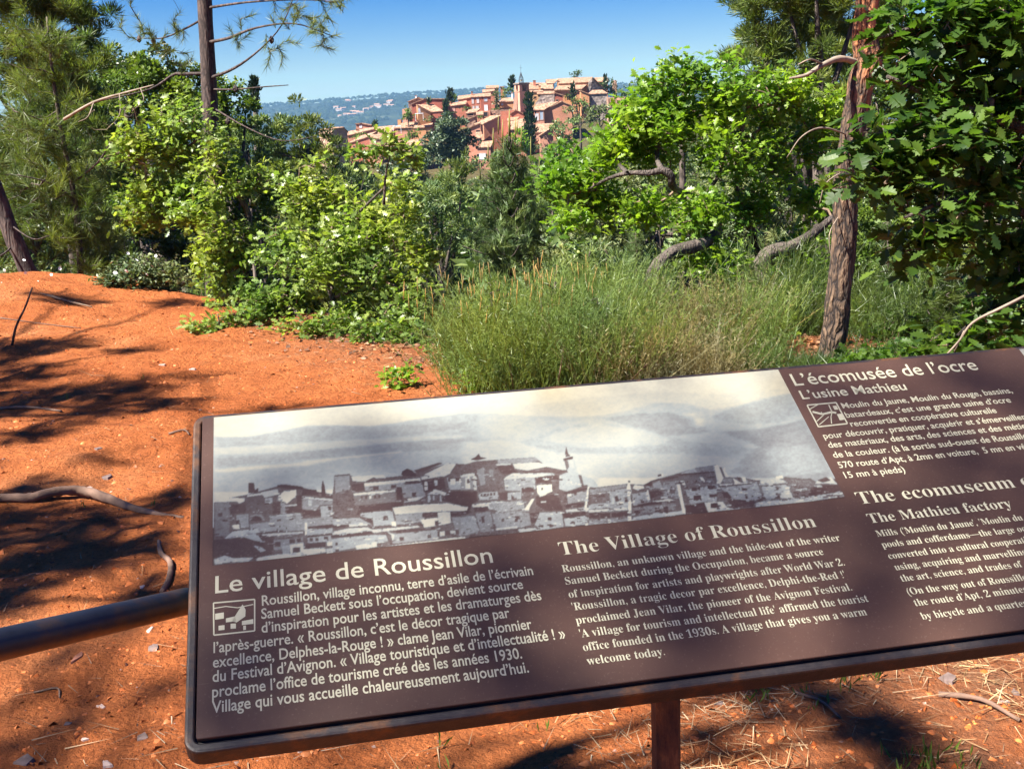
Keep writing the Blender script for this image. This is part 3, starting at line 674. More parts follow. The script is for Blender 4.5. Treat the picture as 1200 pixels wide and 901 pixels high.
P(4, 1, 340, 430, 360, 425, 375, 500, 360, 540, 375, 600, 375, 690, 340, 690, 345, 600, 330, 470); P(4, 1, 340, 715, 375, 712, 375, 755, 342, 760); B(4, .1, 345, 405, 362, 418)
P(4, .92, 385, 470, 400, 440, 480, 450, 490, 470, 420, 485); P(4, .65, 380, 520, 500, 500, 530, 590, 390, 620, tex=.08); B(4, .12, 455, 580, 485, 600); P(4, .95, 495, 495, 520, 480, 540, 580, 515, 585); P(4, .1, 380, 625, 560, 590, 760, 575, 760, 590, 580, 610, 390, 640)
P(4, .9, 560, 585, 700, 560, 760, 578, 600, 590); P(4, .5, 400, 640, 750, 600, 760, 655, 640, 670, 400, 700, tex=.12); B(4, .05, 580, 640, 630, 680); B(4, .05, 655, 632, 695, 678); B(4, .08, 400, 665, 450, 695); P(4, .82, 390, 725, 560, 690, 800, 670, 850, 640, 850, 690, 800, 700, 390, 755, tex=.05)
P(4, .1, 490, 440, 545, 405, 560, 440, 540, 455); P(4, .65, 560, 430, 620, 400, 650, 470, 570, 470); B(4, .1, 605, 350, 635, 365); B(4, .95, 640, 345, 655, 365); P(4, .15, 640, 385, 780, 360, 790, 375, 650, 400); P(4, .12, 545, 405, 610, 385, 640, 392, 560, 410)
P(4, .1, 530, 500, 640, 480, 640, 530, 545, 560); P(4, .6, 650, 420, 790, 400, 800, 540, 660, 540, tex=.1); B(4, .3, 705, 480, 755, 520); P(4, 1, 770, 430, 800, 430, 850, 690, 825, 690, 790, 540); P(4, 1, 800, 405, 835, 405, 850, 440, 825, 440); B(4, .85, 630, 545, 690, 560)
P(4, .72, 780, 350, 930, 290, 1100, 265, 1105, 325, 790, 345, tex=.06); P(4, .5, 930, 290, 1090, 268, 1100, 320, 950, 330, tex=.1); P(4, .12, 780, 345, 1100, 320, 1100, 330, 790, 360); P(4, .4, 830, 370, 980, 360, 985, 410, 860, 415, tex=.1); P(4, .95, 975, 375, 995, 370, 1020, 405, 990, 405); P(4, .12, 1030, 370, 1100, 365, 1110, 378, 1040, 382)
P(4, 1, 1100, 270, 1130, 262, 1180, 372, 1150, 440, 1120, 380); P(4, .35, 1145, 290, 1175, 285, 1200, 350, 1185, 370); P(4, .95, 1180, 285, 1200, 290, 1200, 335); P(4, .7, 850, 490, 920, 470, 1050, 450, 1200, 430, 1200, 580, 1000, 590, 890, 610, tex=.05); B(4, .05, 920, 535, 985, 575); B(4, .05, 1045, 450, 1100, 480); B(4, .1, 1060, 525, 1135, 550); B(4, .1, 1165, 505, 1200, 550)
P(4, .05, 850, 620, 1010, 595, 1040, 680, 850, 700); P(4, .92, 1015, 595, 1190, 580, 1200, 660, 1050, 685); B(4, .08, 1070, 602, 1140, 645); B(4, .12, 900, 470, 975, 492)
# ---- zoom 5
P(5, .36, 0, 380, 100, 370, 250, 380, 350, 400, 600, 370, 830, 390, 900, 430, 960, 380, 1070, 440, 1110, 505, 1125, 550, 800, 592, 340, 638, 0, 678, tex=.10)
P(5, .97, 0, 280, 40, 280, 110, 370, 60, 375, 30, 430, 0, 430); P(5, .3, 20, 285, 40, 285, 75, 372, 55, 375); P(5, .5, 60, 385, 130, 375, 140, 415, 60, 425, tex=.1); P(5, .97, 140, 380, 210, 420, 160, 432); P(5, .12, 175, 370, 210, 375, 210, 400, 185, 400); P(5, .97, 215, 370, 250, 375, 265, 415, 230, 415)
P(5, .9, 20, 435, 310, 415, 310, 425, 25, 448); P(5, .12, 20, 448, 310, 424, 310, 432, 30, 458); P(5, .66, 30, 460, 300, 435, 350, 410, 400, 560, 240, 580, 120, 560, tex=.04); B(5, .12, 218, 468, 265, 488, 2); P(5, .1, 40, 510, 90, 500, 130, 550, 110, 565, 60, 545); P(5, .1, 245, 540, 265, 535, 275, 560, 255, 565)
P(5, .7, 360, 430, 610, 405, 600, 425, 400, 445); P(5, .85, 365, 395, 500, 378, 590, 400, 600, 418, 390, 435, tex=.06); P(5, .1, 390, 447, 605, 424, 605, 432, 395, 456); P(5, 1, 515, 365, 575, 355, 585, 385, 520, 388); P(5, .75, 390, 458, 600, 432, 640, 470, 560, 500, 500, 560, 420, 560, tex=.04); P(5, .1, 510, 458, 535, 455, 545, 480, 520, 482)
P(5, .88, 550, 520, 625, 465, 670, 550, 560, 562); P(5, .1, 355, 540, 410, 530, 430, 560, 365, 565); P(5, .12, 515, 515, 535, 510, 555, 555, 530, 558); P(5, .4, 630, 400, 830, 380, 830, 480, 680, 540, 640, 470, tex=.14); B(5, .08, 740, 458, 768, 480); B(5, .1, 670, 498, 700, 515); B(5, .12, 740, 525, 775, 545)
P(5, .04, 810, 510, 830, 460, 900, 440, 1070, 440, 1105, 500, 900, 520, 800, 545); P(5, .88, 860, 430, 880, 405, 950, 390, 1000, 370, 1065, 435, 960, 425); P(5, .15, 880, 400, 960, 370, 1000, 400, 930, 420)
P(5, .85, 800, 540, 1105, 505, 1110, 520, 810, 552, tex=.05); P(5, .85, 350, 590, 700, 560, 1120, 535, 1125, 550, 800, 590, 340, 635, tex=.07)
P(5, .1, 90, 570, 210, 570, 330, 580, 320, 630, 130, 640, tex=.06); P(5, .92, 0, 590, 50, 585, 90, 640, 30, 655); P(5, .85, 0, 655, 200, 640, 200, 655, 0, 676)
# fine grain of foliage and masonry inside the village
rq = np.random.default_rng(21)
top_x = [245, 290, 330, 390, 470, 520, 590, 640, 700, 740, 780, 850, 900, 990]; top_y = [600, 585, 575, 572, 560, 552, 545, 552, 575, 572, 566, 560, 565, 570]
for _ in range(2600):
    cx = rq.uniform(250, 985); t0 = np.interp(cx, top_x, top_y); b0 = np.interp(cx, [245, 450, 660, 828, 990], [664, 641, 618, 601, 582]); cyy = rq.uniform(t0, b0)
    i, j = int((cyy - RY0) * RS), int((cx - RX0) * RS); cur = ras[i, j]
    if cur > .9 and rq.random() < .8: continue
    w_ = rq.uniform(1, 7) if rq.random() < .5 else rq.uniform(.8, 2.2); h_ = rq.uniform(.5, 1.6); dt = rq.normal(0, .26)
    pfill([(cx, cyy), (cx + w_, cyy - w_ * .09), (cx + w_, cyy - w_ * .09 + h_), (cx, cyy + h_)], float(np.clip(cur + dt, .03, 1)), tex=.02)
# bottom outline: everything below the ragged lower edge is panel
bx = [245, 300, 385, 450, 545, 605, 660, 715, 745, 797, 828, 850, 885, 947, 990, 1010]; by = [664, 659, 651.5, 641, 631.5, 625, 618.5, 614.5, 611.5, 604.5, 601, 598.5, 595, 588.5, 582, 580]
ras[YP > np.interp(XP, bx, by)] = -1
nz_ = sum(a * vnoise(XP, YP * 1.9, s) for a, s in ((.07, 2.2), (.05, 0.9), (.05, 6.0), (.05, 60.)))
tn = np.where(ras >= 0, np.clip(ras + nz_ * (0.8 + 0.7 * (ras < .8)), 0, 1), -1)
def blur(a):
    for ax in (0, 1): a = (np.roll(a, 1, ax) + 2 * a + np.roll(a, -1, ax)) / 4
    return a
msk = blur((tn >= 0).astype(float)); tn = blur(np.where(tn < 0, 0.0, tn))
stops = np.array([0, .2, .4, .6, .8, .93, 1.0])
ramp_c = np.array([srgb(96, 72, 66), srgb(112, 92, 86), srgb(132, 122, 116), srgb(160, 160, 156), srgb(190, 197, 190), srgb(226, 222, 198), srgb(240, 234, 206)]) * 0.42
colr = np.stack([np.interp(tn, stops, ramp_c[:, i]) for i in range(3)], -1)
warm = np.clip(vnoise(XP, YP, 46) * 1.6 + .1, 0, 1)[..., None] * np.clip(1 - (YP - 430 - (1000 - XP) * .06) / 70, 0, 1)[..., None] * np.clip((XP - 450) / 200, 0, 1)[..., None]
colr = colr * (1 - warm * np.array([0.0, .12, .34]))
pan = np.array([0.050, 0.0288, 0.022])
colr = colr * msk[..., None] + pan * (1 - msk[..., None])
M_PHOTO, n_, p = new_mat('printed_photograph')
a_ = N(n_, 'ShaderNodeAttribute', attribute_name='ink'); n_.links.new(a_.outputs['Color'], p.inputs['Base Color'])
p.inputs['Roughness'].default_value = 0.42; p.inputs['Specular IOR Level'].default_value = 0.4
ua, va = px2uv(250.7, 489.7); ub, vb = px2uv(947, 501); vc = px2uv(250.7, 663)[1]
NU, NV = 760, 190
gu = np.linspace(ua, ub, NU); gv = np.linspace(va, vc, NV); GU, GV = np.meshgrid(gu, gv)
PX, PY = uv2px(GU, GV)
fx = np.clip((PX - RX0) * RS, 0, RW - 2); fy = np.clip((PY - RY0) * RS, 0, RH - 2); ix = fx.astype(int); iy = fy.astype(int); fx = (fx - ix)[:, None]; fy = (fy - iy)[:, None]
cc = colr[iy, ix] * (1-fx)*(1-fy) + colr[iy, ix+1]*fx*(1-fy) + colr[iy+1, ix]*(1-fx)*fy + colr[iy+1, ix+1]*fx*fy
idp = np.arange(NU * NV).reshape(NV, NU)
pf = np.stack([idp[1:, :-1], idp[1:, 1:], idp[:-1, 1:], idp[:-1, :-1]], -1).reshape(-1, 4)
pho = mesh_obj('printed_photograph', np.column_stack([GU.ravel(), GV.ravel(), np.full(GU.size, ZP + 0.0003)]), pf, M_PHOTO, panel)
ca = pho.data.color_attributes.new('ink', 'FLOAT_COLOR', 'POINT'); ca.data.foreach_set('color', np.column_stack([cc, np.ones(len(cc))]).astype(np.float32).ravel())
# next photograph of the panel, mostly outside the frame
M_PHOTO2, n_, p = new_mat('printed_photograph_pale')
n_.links.new(ramp(n_, noise(n_, 7, 5), [(0.35, (0.10, 0.095, 0.09)), (0.6, (0.30, 0.29, 0.24))]), p.inputs['Base Color']); p.inputs['Roughness'].default_value = .42
u2 = px2uv(1194, 410)[0]
mesh_obj('printed_photograph', [(u2, va, ZP + .0003), (2.1, va, ZP + .0003), (2.1, vc, ZP + .0003), (u2, vc, ZP + .0003)], [(3, 2, 1, 0)], M_PHOTO2, panel)

# --- posts (square hollow steel) and their plates under the tray
def post(u, w=0.0185):
    c0 = S_O + S_X * u + S_Y * (-0.50) - S_Z * 0.036
    zt = c0[2] + 0.02; zg = float(terrain(c0[0], c0[1])) - 0.25
    mb = MB(); a = math.atan2(S_X[1], S_X[0]); ca_, sa_ = math.cos(a), math.sin(a)
    M4 = np.eye(4); M4[:2, :2] = [[ca_, -sa_], [sa_, ca_]]; M4[:3, 3] = (c0[0], c0[1], 0)
    r = w; b = 0.006
    sec = [(-r+b, -r), (r-b, -r), (r, -r+b), (r, r-b), (r-b, r), (-r+b, r), (-r, r-b), (-r, -r+b)]
    n = 8; v = [(x, y, zg) for x, y in sec] + [(x, y, zt + (y * 0.55)) for x, y in sec]
    v = np.array(v) @ M4[:3, :3].T + M4[:3, 3]
    mb.add(v, [tuple(range(n))[::-1], tuple(range(n, 2*n))] + [(i, (i+1) % n, n+(i+1) % n, n+i) for i in range(n)])
    return world_part(mb.build('post', M_RUST), sign)
post(post_u); post(post_u + 1.35)
# ------------------------------------------------------------------ vegetation library
def lobed(outline, fold=0.18, droop=0.12):
    """leaf of unit length along +Y from an outline [(y, half width)]"""
    ys_ = [o[0] for o in outline]; hw = [o[1] for o in outline]
    v = []; f = []
    for y, w in zip(ys_, hw):
        z = -droop * y * y
        v += [(0, y, z), (w, y + 0.04 * (w > 0.2), z + fold * w), (-w, y + 0.04 * (w > 0.2), z + fold * w)]
    for i in range(len(ys_) - 1):
        a, b = 3*i, 3*(i+1)
        f += [(a, a+1, b+1), (a, b+1, b), (a, b+2, a+2), (a, b, b+2)]
    return np.array(v, float), np.array(f)
LEAF_HI = lobed([(0, .012), (.16, .015), (.24, .10), (.31, .20), (.36, .13), (.43, .27), (.49, .31), (.54, .17), (.62, .30), (.68, .33), (.74, .17), (.82, .22), (.88, .12), (.96, .11), (1.0, 0.0)])
LEAF_MD = lobed([(0, .015), (.20, .08), (.33, .27), (.44, .10), (.58, .34), (.70, .12), (.84, .20), (1.0, 0.0)])
LEAF_LO = (np.array([(0, 0, 0), (.30, .45, .10), (0, 1, -.06), (-.30, .45, .10), (0, .45, 0)], float), np.array([(0, 1, 4), (4, 1, 2), (0, 4, 3), (4, 2, 3)]))
LEAF_TRI = (np.array([(0, 0, 0), (.34, .5, .08), (0, 1, 0), (-.34, .5, .08)], float), np.array([(0, 1, 2), (0, 2, 3)]))
NEEDLE = (np.array([(-.5, 0, 0), (.5, 0, 0), (0, 1, 0)], float), np.array([(0, 1, 2)]))

def ell(px, py, rx, ry, D, dz=0.9):
    """ellipsoid seen at a pixel: centre, radii"""
    s = D / F
    return (at(px, py, D), np.array([rx * s, max(rx, ry) * s * dz * 0.8, ry * s]))
def pts_in(ells, n, rg, shell=2.2, gap=0.0, gs=0.5):
    w = np.array([np.prod(e[1]) ** (2/3) for e in ells]); w /= w.sum()
    which = rg.choice(len(ells), int(n * (1 + gap)), p=w)
    c = np.array([e[0] for e in ells])[which]; r = np.array([e[1] for e in ells])[which]
    d = rg.standard_normal((len(which), 3)); d /= np.linalg.norm(d, axis=1)[:, None]
    rad = rg.random(len(which)) ** (1 / shell)
    return (c + d * r * rad[:, None])[:n], d[:n]

class Skel:
    """branch skeleton: explicit limbs first, then twigs grown to targets"""
    def __init__(s): s.p = []; s.par = []; s.r = []; s.main = []
    def limb(s, pts, radii, start=None, sub=4):
        pts = np.array(pts, float); radii = np.array(radii, float)
        # smooth resample (Catmull-Rom)
        out = []; rr = []
        P_ = np.vstack([2*pts[0]-pts[1], pts, 2*pts[-1]-pts[-2]])
        for i in range(1, len(P_) - 2):
            for t in np.linspace(0, 1, sub, endpoint=False):
                a, b, c_, d = P_[i-1], P_[i], P_[i+1], P_[i+2]
                out.append(0.5*((2*b)+(-a+c_)*t+(2*a-5*b+4*c_-d)*t*t+(-a+3*b-3*c_+d)*t**3)); rr.append(radii[i-1]*(1-t)+radii[i]*t)
        out.append(pts[-1]); rr.append(radii[-1])
        k0 = len(s.p)
        par = -1
        if start is not None and s.p: par = int(np.argmin(np.linalg.norm(np.array(s.p) - out[0], axis=1)))
        for q, r in zip(out, rr):
            s.p.append(q); s.par.append(par); s.r.append(r); s.main.append(True); par = len(s.p) - 1
        return k0
    def grow(s, targets, rg, tip=0.003, wob=0.12, rise=0.0, maxr=0.02):
        P_ = np.array(s.p); T = np.asarray(targets)
        d0 = np.array([np.min(np.linalg.norm(P_ - t, axis=1)) for t in T])
        buf = np.empty((len(P_) + 4 * len(T), 3)); buf[:len(P_)] = P_; n = len(P_)
        s.tips = []
        for i in np.argsort(d0):
            t = T[i]; dd = np.linalg.norm(buf[:n] - t, axis=1); j = int(np.argmin(dd)); L = dd[j]
            a = buf[j].copy(); k = 1 if L < 0.12 * 1 else (2 if L < .5 else 3); par = j
            for q in range(1, k + 1):
                f_ = q / k; pt = a + (t - a) * f_
                if q < k: pt = pt + rg.standard_normal(3) * L * wob * 0.5 + np.array([0, 0, rise * L * math.sin(math.pi * f_)])
                buf[n] = pt; s.p.append(pt); s.par.append(par); s.r.append(tip); s.main.append(False); par = n; n += 1
            s.tips.append(n - 1)
        # pipe model
        N_ = len(s.p); acc = np.zeros(N_); kids = [[] for _ in range(N_)]
        for i in range(N_):
            if s.par[i] >= 0: kids[s.par[i]].append(i)
        for i in range(N_ - 1, -1, -1):
            if s.main[i]: continue
            r = acc[i] ** (1/2.4) if acc[i] > 0 else tip
            s.r[i] = min(max(r, tip), maxr)
            if s.par[i] >= 0: acc[s.par[i]] += s.r[i] ** 2.4
        s.kids = kids
    def mesh(s, main, n=6, noise_=0.0, cut=0.0):
        mb = MB(); used = set(); N_ = len(s.p)
        kids = [[] for _ in range(N_)]
        for i in range(N_):
            if s.par[i] >= 0: kids[s.par[i]].append(i)
        for i in range(N_):
            if s.main[i] != main or i in used: continue
            if s.r[i] < cut: continue
            chain = [i]; used.add(i); c_ = i
            while True:
                nx_ = [k for k in kids[c_] if s.main[k] == main and k not in used and s.r[k] >= cut]
                if not nx_: break
                c_ = max(nx_, key=lambda k: s.r[k]); used.add(c_); chain.append(c_)
            pts = [s.p[k] for k in chain]; rr = [s.r[k] for k in chain]
            if s.par[i] >= 0: pts = [s.p[s.par[i]]] + pts; rr = [rr[0]] + rr
            if len(pts) < 2: continue
            mb.tube(pts, rr, n, cap=main, noise=noise_)
        return mb

def leaves(tips, dirs, per, size, tmpl, rg, spread=0.06, tilt=0.6, tclump=None, outward=0.6):
    n = len(tips) * per
    pos = np.repeat(tips, per, axis=0) + rg.standard_normal((n, 3)) * spread
    d = np.repeat(dirs, per, axis=0) * outward + rand_dir(n, rg) * 0.8
    d[:, 2] = d[:, 2] * 0.6 - 0.05
    fr = frames_up(d, rg, tilt)
    sc = size * (0.45 + 0.85 * rg.random(n) ** .8)
    base = np.repeat(tclump if tclump is not None else rg.random(len(tips)), per)
    t = np.clip(0.55 * base + 0.45 * rg.random(n), 0, 1)
    return instance_mesh(tmpl[0], tmpl[1], pos, fr, sc, t)
def needles(tips, dirs, per, length, width, rg, along=0.12, spread=0.7, tclump=None):
    """needles set round the last part of each shoot"""
    n = len(tips) * per
    d = np.repeat(dirs, per, axis=0); d = d / np.linalg.norm(d, axis=1)[:, None]
    pos = np.repeat(tips, per, axis=0) - d * (rg.random(n) * along)[:, None]
    nd = d + rand_dir(n, rg) * spread
    fr = frames(nd, rg=rg)
    L = length * (0.7 + 0.5 * rg.random(n))
    loc = NEEDLE[0][None] * np.stack([np.full(n, width), L, np.ones(n)], 1)[:, None, :]
    v = np.einsum('nij,nkj->nki', fr, loc) + pos[:, None, :]
    f = NEEDLE[1][None] + (np.arange(n) * 3)[:, None, None]
    base = np.repeat(tclump if tclump is not None else rg.random(len(tips)), per)
    t = np.clip(0.6 * base + 0.4 * rg.random(n), 0, 1)
    return v.reshape(-1, 3), f.reshape(-1, 3), np.repeat(t, 3)
def merge(*parts):
    off = 0; V = []; Fa = []; T = []
    for v, f, t in parts:
        V.append(v); Fa.append(f + off); T.append(t); off += len(v)
    return np.vstack(V), np.vstack(Fa), np.concatenate(T)

def foliage_obj(name, data, mat, parent, loc=None):
    v, f, t = data
    o = mesh_obj(name, v, f, mat, parent, False, t)
    return o
def rooted(name, base, label, cat, group=None):
    return empty(name, tuple(base), 0, label, cat, group)
def attach(root, *objs):
    for o in objs:
        if o is None: continue
        o.parent = root; o.location = -Vector(root.location)

M_OAK = leaf_mat('oak_leaves', (0.080, 0.140, 0.026), (0.330, 0.410, 0.095), 0.48, 0.5)
M_OAK_B = leaf_mat('bright_oak_leaves', (0.070, 0.150, 0.014), (0.270, 0.400, 0.040), 0.5, 0.55)
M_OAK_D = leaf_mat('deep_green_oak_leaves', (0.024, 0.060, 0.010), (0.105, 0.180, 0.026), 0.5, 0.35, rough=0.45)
M_PINE = leaf_mat('pine_needles', (0.056, 0.086, 0.020), (0.211, 0.241, 0.062), 0.25, 0.35)
M_PINE_Y = leaf_mat('yellow_green_pine_needles', (0.052, 0.084, 0.020), (0.215, 0.260, 0.065), 0.4, 0.35)  # yellow-green needles, more translucent than the plain pine ones
M_PINE_G = leaf_mat('grey_green_pine_needles', (0.062, 0.105, 0.034), (0.215, 0.285, 0.095), 0.2, 0.3)
M_CEDAR = leaf_mat('blue_green_cedar_needles', (0.036, 0.062, 0.036), (0.145, 0.192, 0.112), 0.15, 0.3)
M_CYP = leaf_mat('dark_cypress_foliage', (0.011, 0.025, 0.007), (0.034, 0.054, 0.014), 0.1, 0.2)
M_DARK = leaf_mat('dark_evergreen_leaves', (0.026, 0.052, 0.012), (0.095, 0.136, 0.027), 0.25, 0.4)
M_MIDG = leaf_mat('mid_green_leaves', (0.051, 0.095, 0.017), (0.175, 0.243, 0.037), 0.35, 0.35)
M_OLIVE = leaf_mat('olive_scrub_leaves', (0.072, 0.100, 0.036), (0.235, 0.265, 0.125), 0.2, 0.2)
M_BROOM = leaf_mat('broom_stems', (0.042, 0.076, 0.018), (0.195, 0.260, 0.065), 0.3, 0.25)
M_HEATH = leaf_mat('dry_heath_stems', (0.075, 0.070, 0.030), (0.250, 0.215, 0.105), 0.2, 0.15)
M_DRY = leaf_mat('dry_straw', (0.20, 0.12, 0.06), (0.48, 0.34, 0.20), 0.1, 0.2, tr_gain=(1, 1, 1))
M_BARK = bark_mat('grey_brown_bark', (0.035, 0.025, 0.02), (0.15, 0.115, 0.09), scale=16)
M_BARK_OAK = bark_mat('oak_bark', (0.008, 0.006, 0.005), (0.085, 0.060, 0.045), (0.14, 0.11, 0.09), scale=38, b=1.0, bd=.03)
M_BARK_PINE = bark_mat('red_pine_bark', (0.012, 0.008, 0.008), (0.20, 0.125, 0.075), None, scale=26, b=1.0, bd=0.04)
n_ = M_BARK_PINE.node_tree; p = n_.nodes['Principled BSDF']; old = p.inputs['Base Color'].links[0].from_socket
tc = N(n_, 'ShaderNodeTexCoord'); sx = N(n_, 'ShaderNodeSeparateXYZ'); n_.links.new(tc.outputs['Object'], sx.inputs[0])
ma = N(n_, 'ShaderNodeMath', operation='MULTIPLY_ADD'); n_.links.new(noise(n_, 5, 5, .7), ma.inputs[0]); ma.inputs[1].default_value = 1.8; n_.links.new(sx.outputs['Z'], ma.inputs[2])
n_.links.new(mixc(n_, ramp(n_, ma.outputs[0], [(.0, (0, 0, 0)), (1.0, (1, 1, 1))]), old, old), p.inputs['Base Color'])
mr = N(n_, 'ShaderNodeMapRange'); mr.inputs['From Min'].default_value = 2.45; mr.inputs['From Max'].default_value = 2.8; n_.links.new(ma.outputs[0], mr.inputs['Value'])
n_.links.new(mixc(n_, mr.outputs[0], old, mixc(n_, 1.0, old, (2.6, 1.7, 1.15), 'MULTIPLY')), p.inputs['Base Color'])
M_BARK_DK = bark_mat('dark_pine_bark', (0.03, 0.02, 0.018), (0.115, 0.08, 0.065), scale=16)
M_TWIG = simple_mat('twig_bark', (0.16, 0.11, 0.075), 0.85, 0.4, 20)
M_DEADW = simple_mat('bleached_dead_wood', (0.23, 0.18, 0.135), 0.9, 0.4, 12, 0.4, 50, 0.004)

def PL(pts):
    """[(px,py,D,r)...] -> points, radii"""
    return [at(a, b, c_) for a, b, c_, r in pts], [q[3] for q in pts]

def make_tree(name, label, cat, limbs, crown, n_tips, per, size, leaf='oak', lmat=None, bark=None, seed=1, group=None,
              tmpl=LEAF_MD, spread=0.05, tip=0.0035, nlen=0.09, nwid=0.004, nspread=0.75, along=0.14, up=0.5, shell=2.0, twigcut=0.0,
              maxr=0.018, noise_=0.04, tilt=0.6, clump=0.0, trunk_parts=True, bn=9):
    rg = np.random.default_rng(seed)
    sk = Skel()
    for i, L in enumerate(limbs):
        p_, r_ = PL(L) if len(L[0]) == 4 else ([q[0] for q in L], [q[1] for q in L])
        sk.limb(p_, r_, start=(None if i == 0 else 1))
    base = np.array(sk.p[0])
    root = rooted(name, base, label, cat, group)
    tg, dr = pts_in(crown, n_tips, rg, shell)
    if clump:
        k = max(6, n_tips // 8); cs, _ = pts_in(crown, k, rg, shell)
        w_ = rg.integers(0, k, n_tips); rc = clump * rg.uniform(.6, 1.3, k)
        dr = rand_dir(n_tips, rg); dr[:, 2] = np.abs(dr[:, 2]) * .8 + dr[:, 2] * .2
        tg = cs[w_] + dr * (rc[w_] * rg.random(n_tips) ** .4)[:, None]
        tc = np.clip(rg.random(k)[w_] * .7 + .3 * rg.random(n_tips), 0, 1)
    else:
        tc = None
    sk.grow(tg, rg, tip=tip, maxr=maxr)
    tips = np.array([sk.p[i] for i in sk.tips]); prev = np.array([sk.p[sk.par[i]] for i in sk.tips])
    order = np.argsort(np.array([np.min(np.linalg.norm(tg - t, axis=1)) for t in tips[:1]])) if False else None
    d = tips - prev; d /= np.linalg.norm(d, axis=1)[:, None] + 1e-9
    d = d * 0.7 + np.array([0, 0, up])
    if leaf == 'oak': data = leaves(tips, d, per, size, tmpl, rg, spread, tilt)
    else: data = needles(tips, d, per, nlen, nwid, rg, along, nspread)
    tr = sk.mesh(True, bn, noise_).build('trunk', bark or M_BARK, smooth=True)
    tw = sk.mesh(False, 4, 0, twigcut).build('twigs', M_TWIG if leaf == 'oak' else (bark or M_BARK), smooth=True); tw['kind'] = 'stuff'
    fo = foliage_obj('foliage', data, lmat, None); fo['kind'] = 'stuff'
    attach(root, tr, tw, fo)
    return root, sk, rg

def far_tree(name, label, cat, crown, size_px, lmat, seed, group=None, base=None, dens=1.0, nclump=26, rclump=0.30, elong=1.0,
             trunk=True, upright=0.0, bark=None, tmpl=LEAF_TRI, width=1.0):
    """tree some way off: crown of leaf-sized faces gathered in clumps, with trunk and limbs"""
    rg = np.random.default_rng(seed)
    D = crown[0][0][1]; s = D / F * size_px
    area = sum(e[1][0] * e[1][2] * math.pi for e in crown)
    n = int(area / (s * s) * 5.2 * dens)
    cs, _ = pts_in(crown, nclump, rg, 1.7)
    Rm = np.mean([np.sort(e[1])[1] for e in crown])
    rc = Rm * rclump * rg.uniform(.6, 1.35, nclump)
    pr = rc ** 2 / (rc ** 2).sum(); w_ = rg.choice(nclump, n, p=pr)
    dr = rand_dir(n, rg); dr[:, 2] = dr[:, 2] * .75 + .15
    rad = rg.random(n) ** .38
    pos = cs[w_] + dr * (rc[w_] * rad)[:, None] * np.array([1, 1, .8]) + rg.standard_normal((n, 3)) * s * .3
    dd = dr + rand_dir(n, rg) * .7 + np.array([0, 0, upright])
    fr = frames_up(dd, rg, .8) if upright == 0 else frames(dd, rg=rg)
    sc = s * rg.uniform(.7, 1.5, n)
    t = np.clip(rg.random(nclump)[w_] * .5 + rg.random(n) * .5, 0, 1)
    tv = tmpl[0].copy(); tv[:, 0] *= width; tv[:, 1] *= elong
    data = instance_mesh(tv, tmpl[1], pos, fr, sc, t)
    cen = np.mean([e[0] for e in crown], axis=0); zlo = min(e[0][2] - e[1][2] for e in crown)
    if base is None:
        gz = float(terrain(cen[0], cen[1])); base = np.array([cen[0], cen[1], min(gz, zlo + .1)])
    root = rooted(name, base, label, cat, group)
    fo = foliage_obj('foliage', data, lmat, None); fo['kind'] = 'stuff'
    objs = [fo]
    if trunk:
        mb = MB(); Ht = cen[2] - base[2]; r0 = max(0.022 * Ht, Rm * .05)
        mid = (base + cen) / 2 + np.array([rg.uniform(-.03, .03) * Ht, 0, 0])
        mb.tube([base - (0, 0, .3), mid, cen + (0, 0, Rm * .3)], [r0, r0 * .8, r0 * .3], 7)
        for c_ in cs[:10]:
            a = base + (cen - base) * rg.uniform(.55, 1.0); mb.tube([a, (a + c_) / 2 + (0, 0, -.05 * Rm), c_], [r0 * .35, r0 * .25, r0 * .1], 4)
        objs.append(mb.build('trunk', bark or M_BARK, smooth=True))
    attach(root, *objs)
    return root
# ------------------------------------------------------------------ the ochre village on its spur
def wall_mat(name, c, v=0.16):
    m_, n_, p = new_mat(name)
    base = ramp(n_, noise(n_, 0.35, 6, 0.65), [(0.3, tuple(x * (1 - v) for x in c)), (0.7, tuple(min(1, x * (1 + v)) for x in c))])
    base = mixc(n_, 0.6, base, ramp(n_, noise(n_, 1.6, 6, 0.7), [(0.3, (.72, .7, .68)), (0.7, (1.12, 1.1, 1.08))]), 'MULTIPLY')
    n_.links.new(base, p.inputs['Base Color']); p.inputs['Roughness'].default_value = 0.95; p.inputs['Specular IOR Level'].default_value = 0.1
    bump(n_, noise(n_, 2.5, 5, .7), 0.5, 0.12, p)
    return m_
def stone_mat(name, c0, c1, sc=1.1):
    m_, n_, p = new_mat(name)
    tc = N(n_, 'ShaderNodeTexCoord'); v = N(n_, 'ShaderNodeTexVoronoi', Scale=sc); n_.links.new(tc.outputs['Object'], v.inputs['Vector'])
    col = ramp(n_, v.outputs['Color'], [(0.1, c0), (0.9, c1)])
    col = mixc(n_, 0.55, col, ramp(n_, noise(n_, 0.8, 6, .7), [(.3, (.6, .6, .6)), (.7, (1.15, 1.15, 1.15))]), 'MULTIPLY')
    n_.links.new(col, p.inputs['Base Color']); p.inputs['Roughness'].default_value = .95
    bump(n_, v.outputs['Distance'], 0.8, 0.2, p); return m_
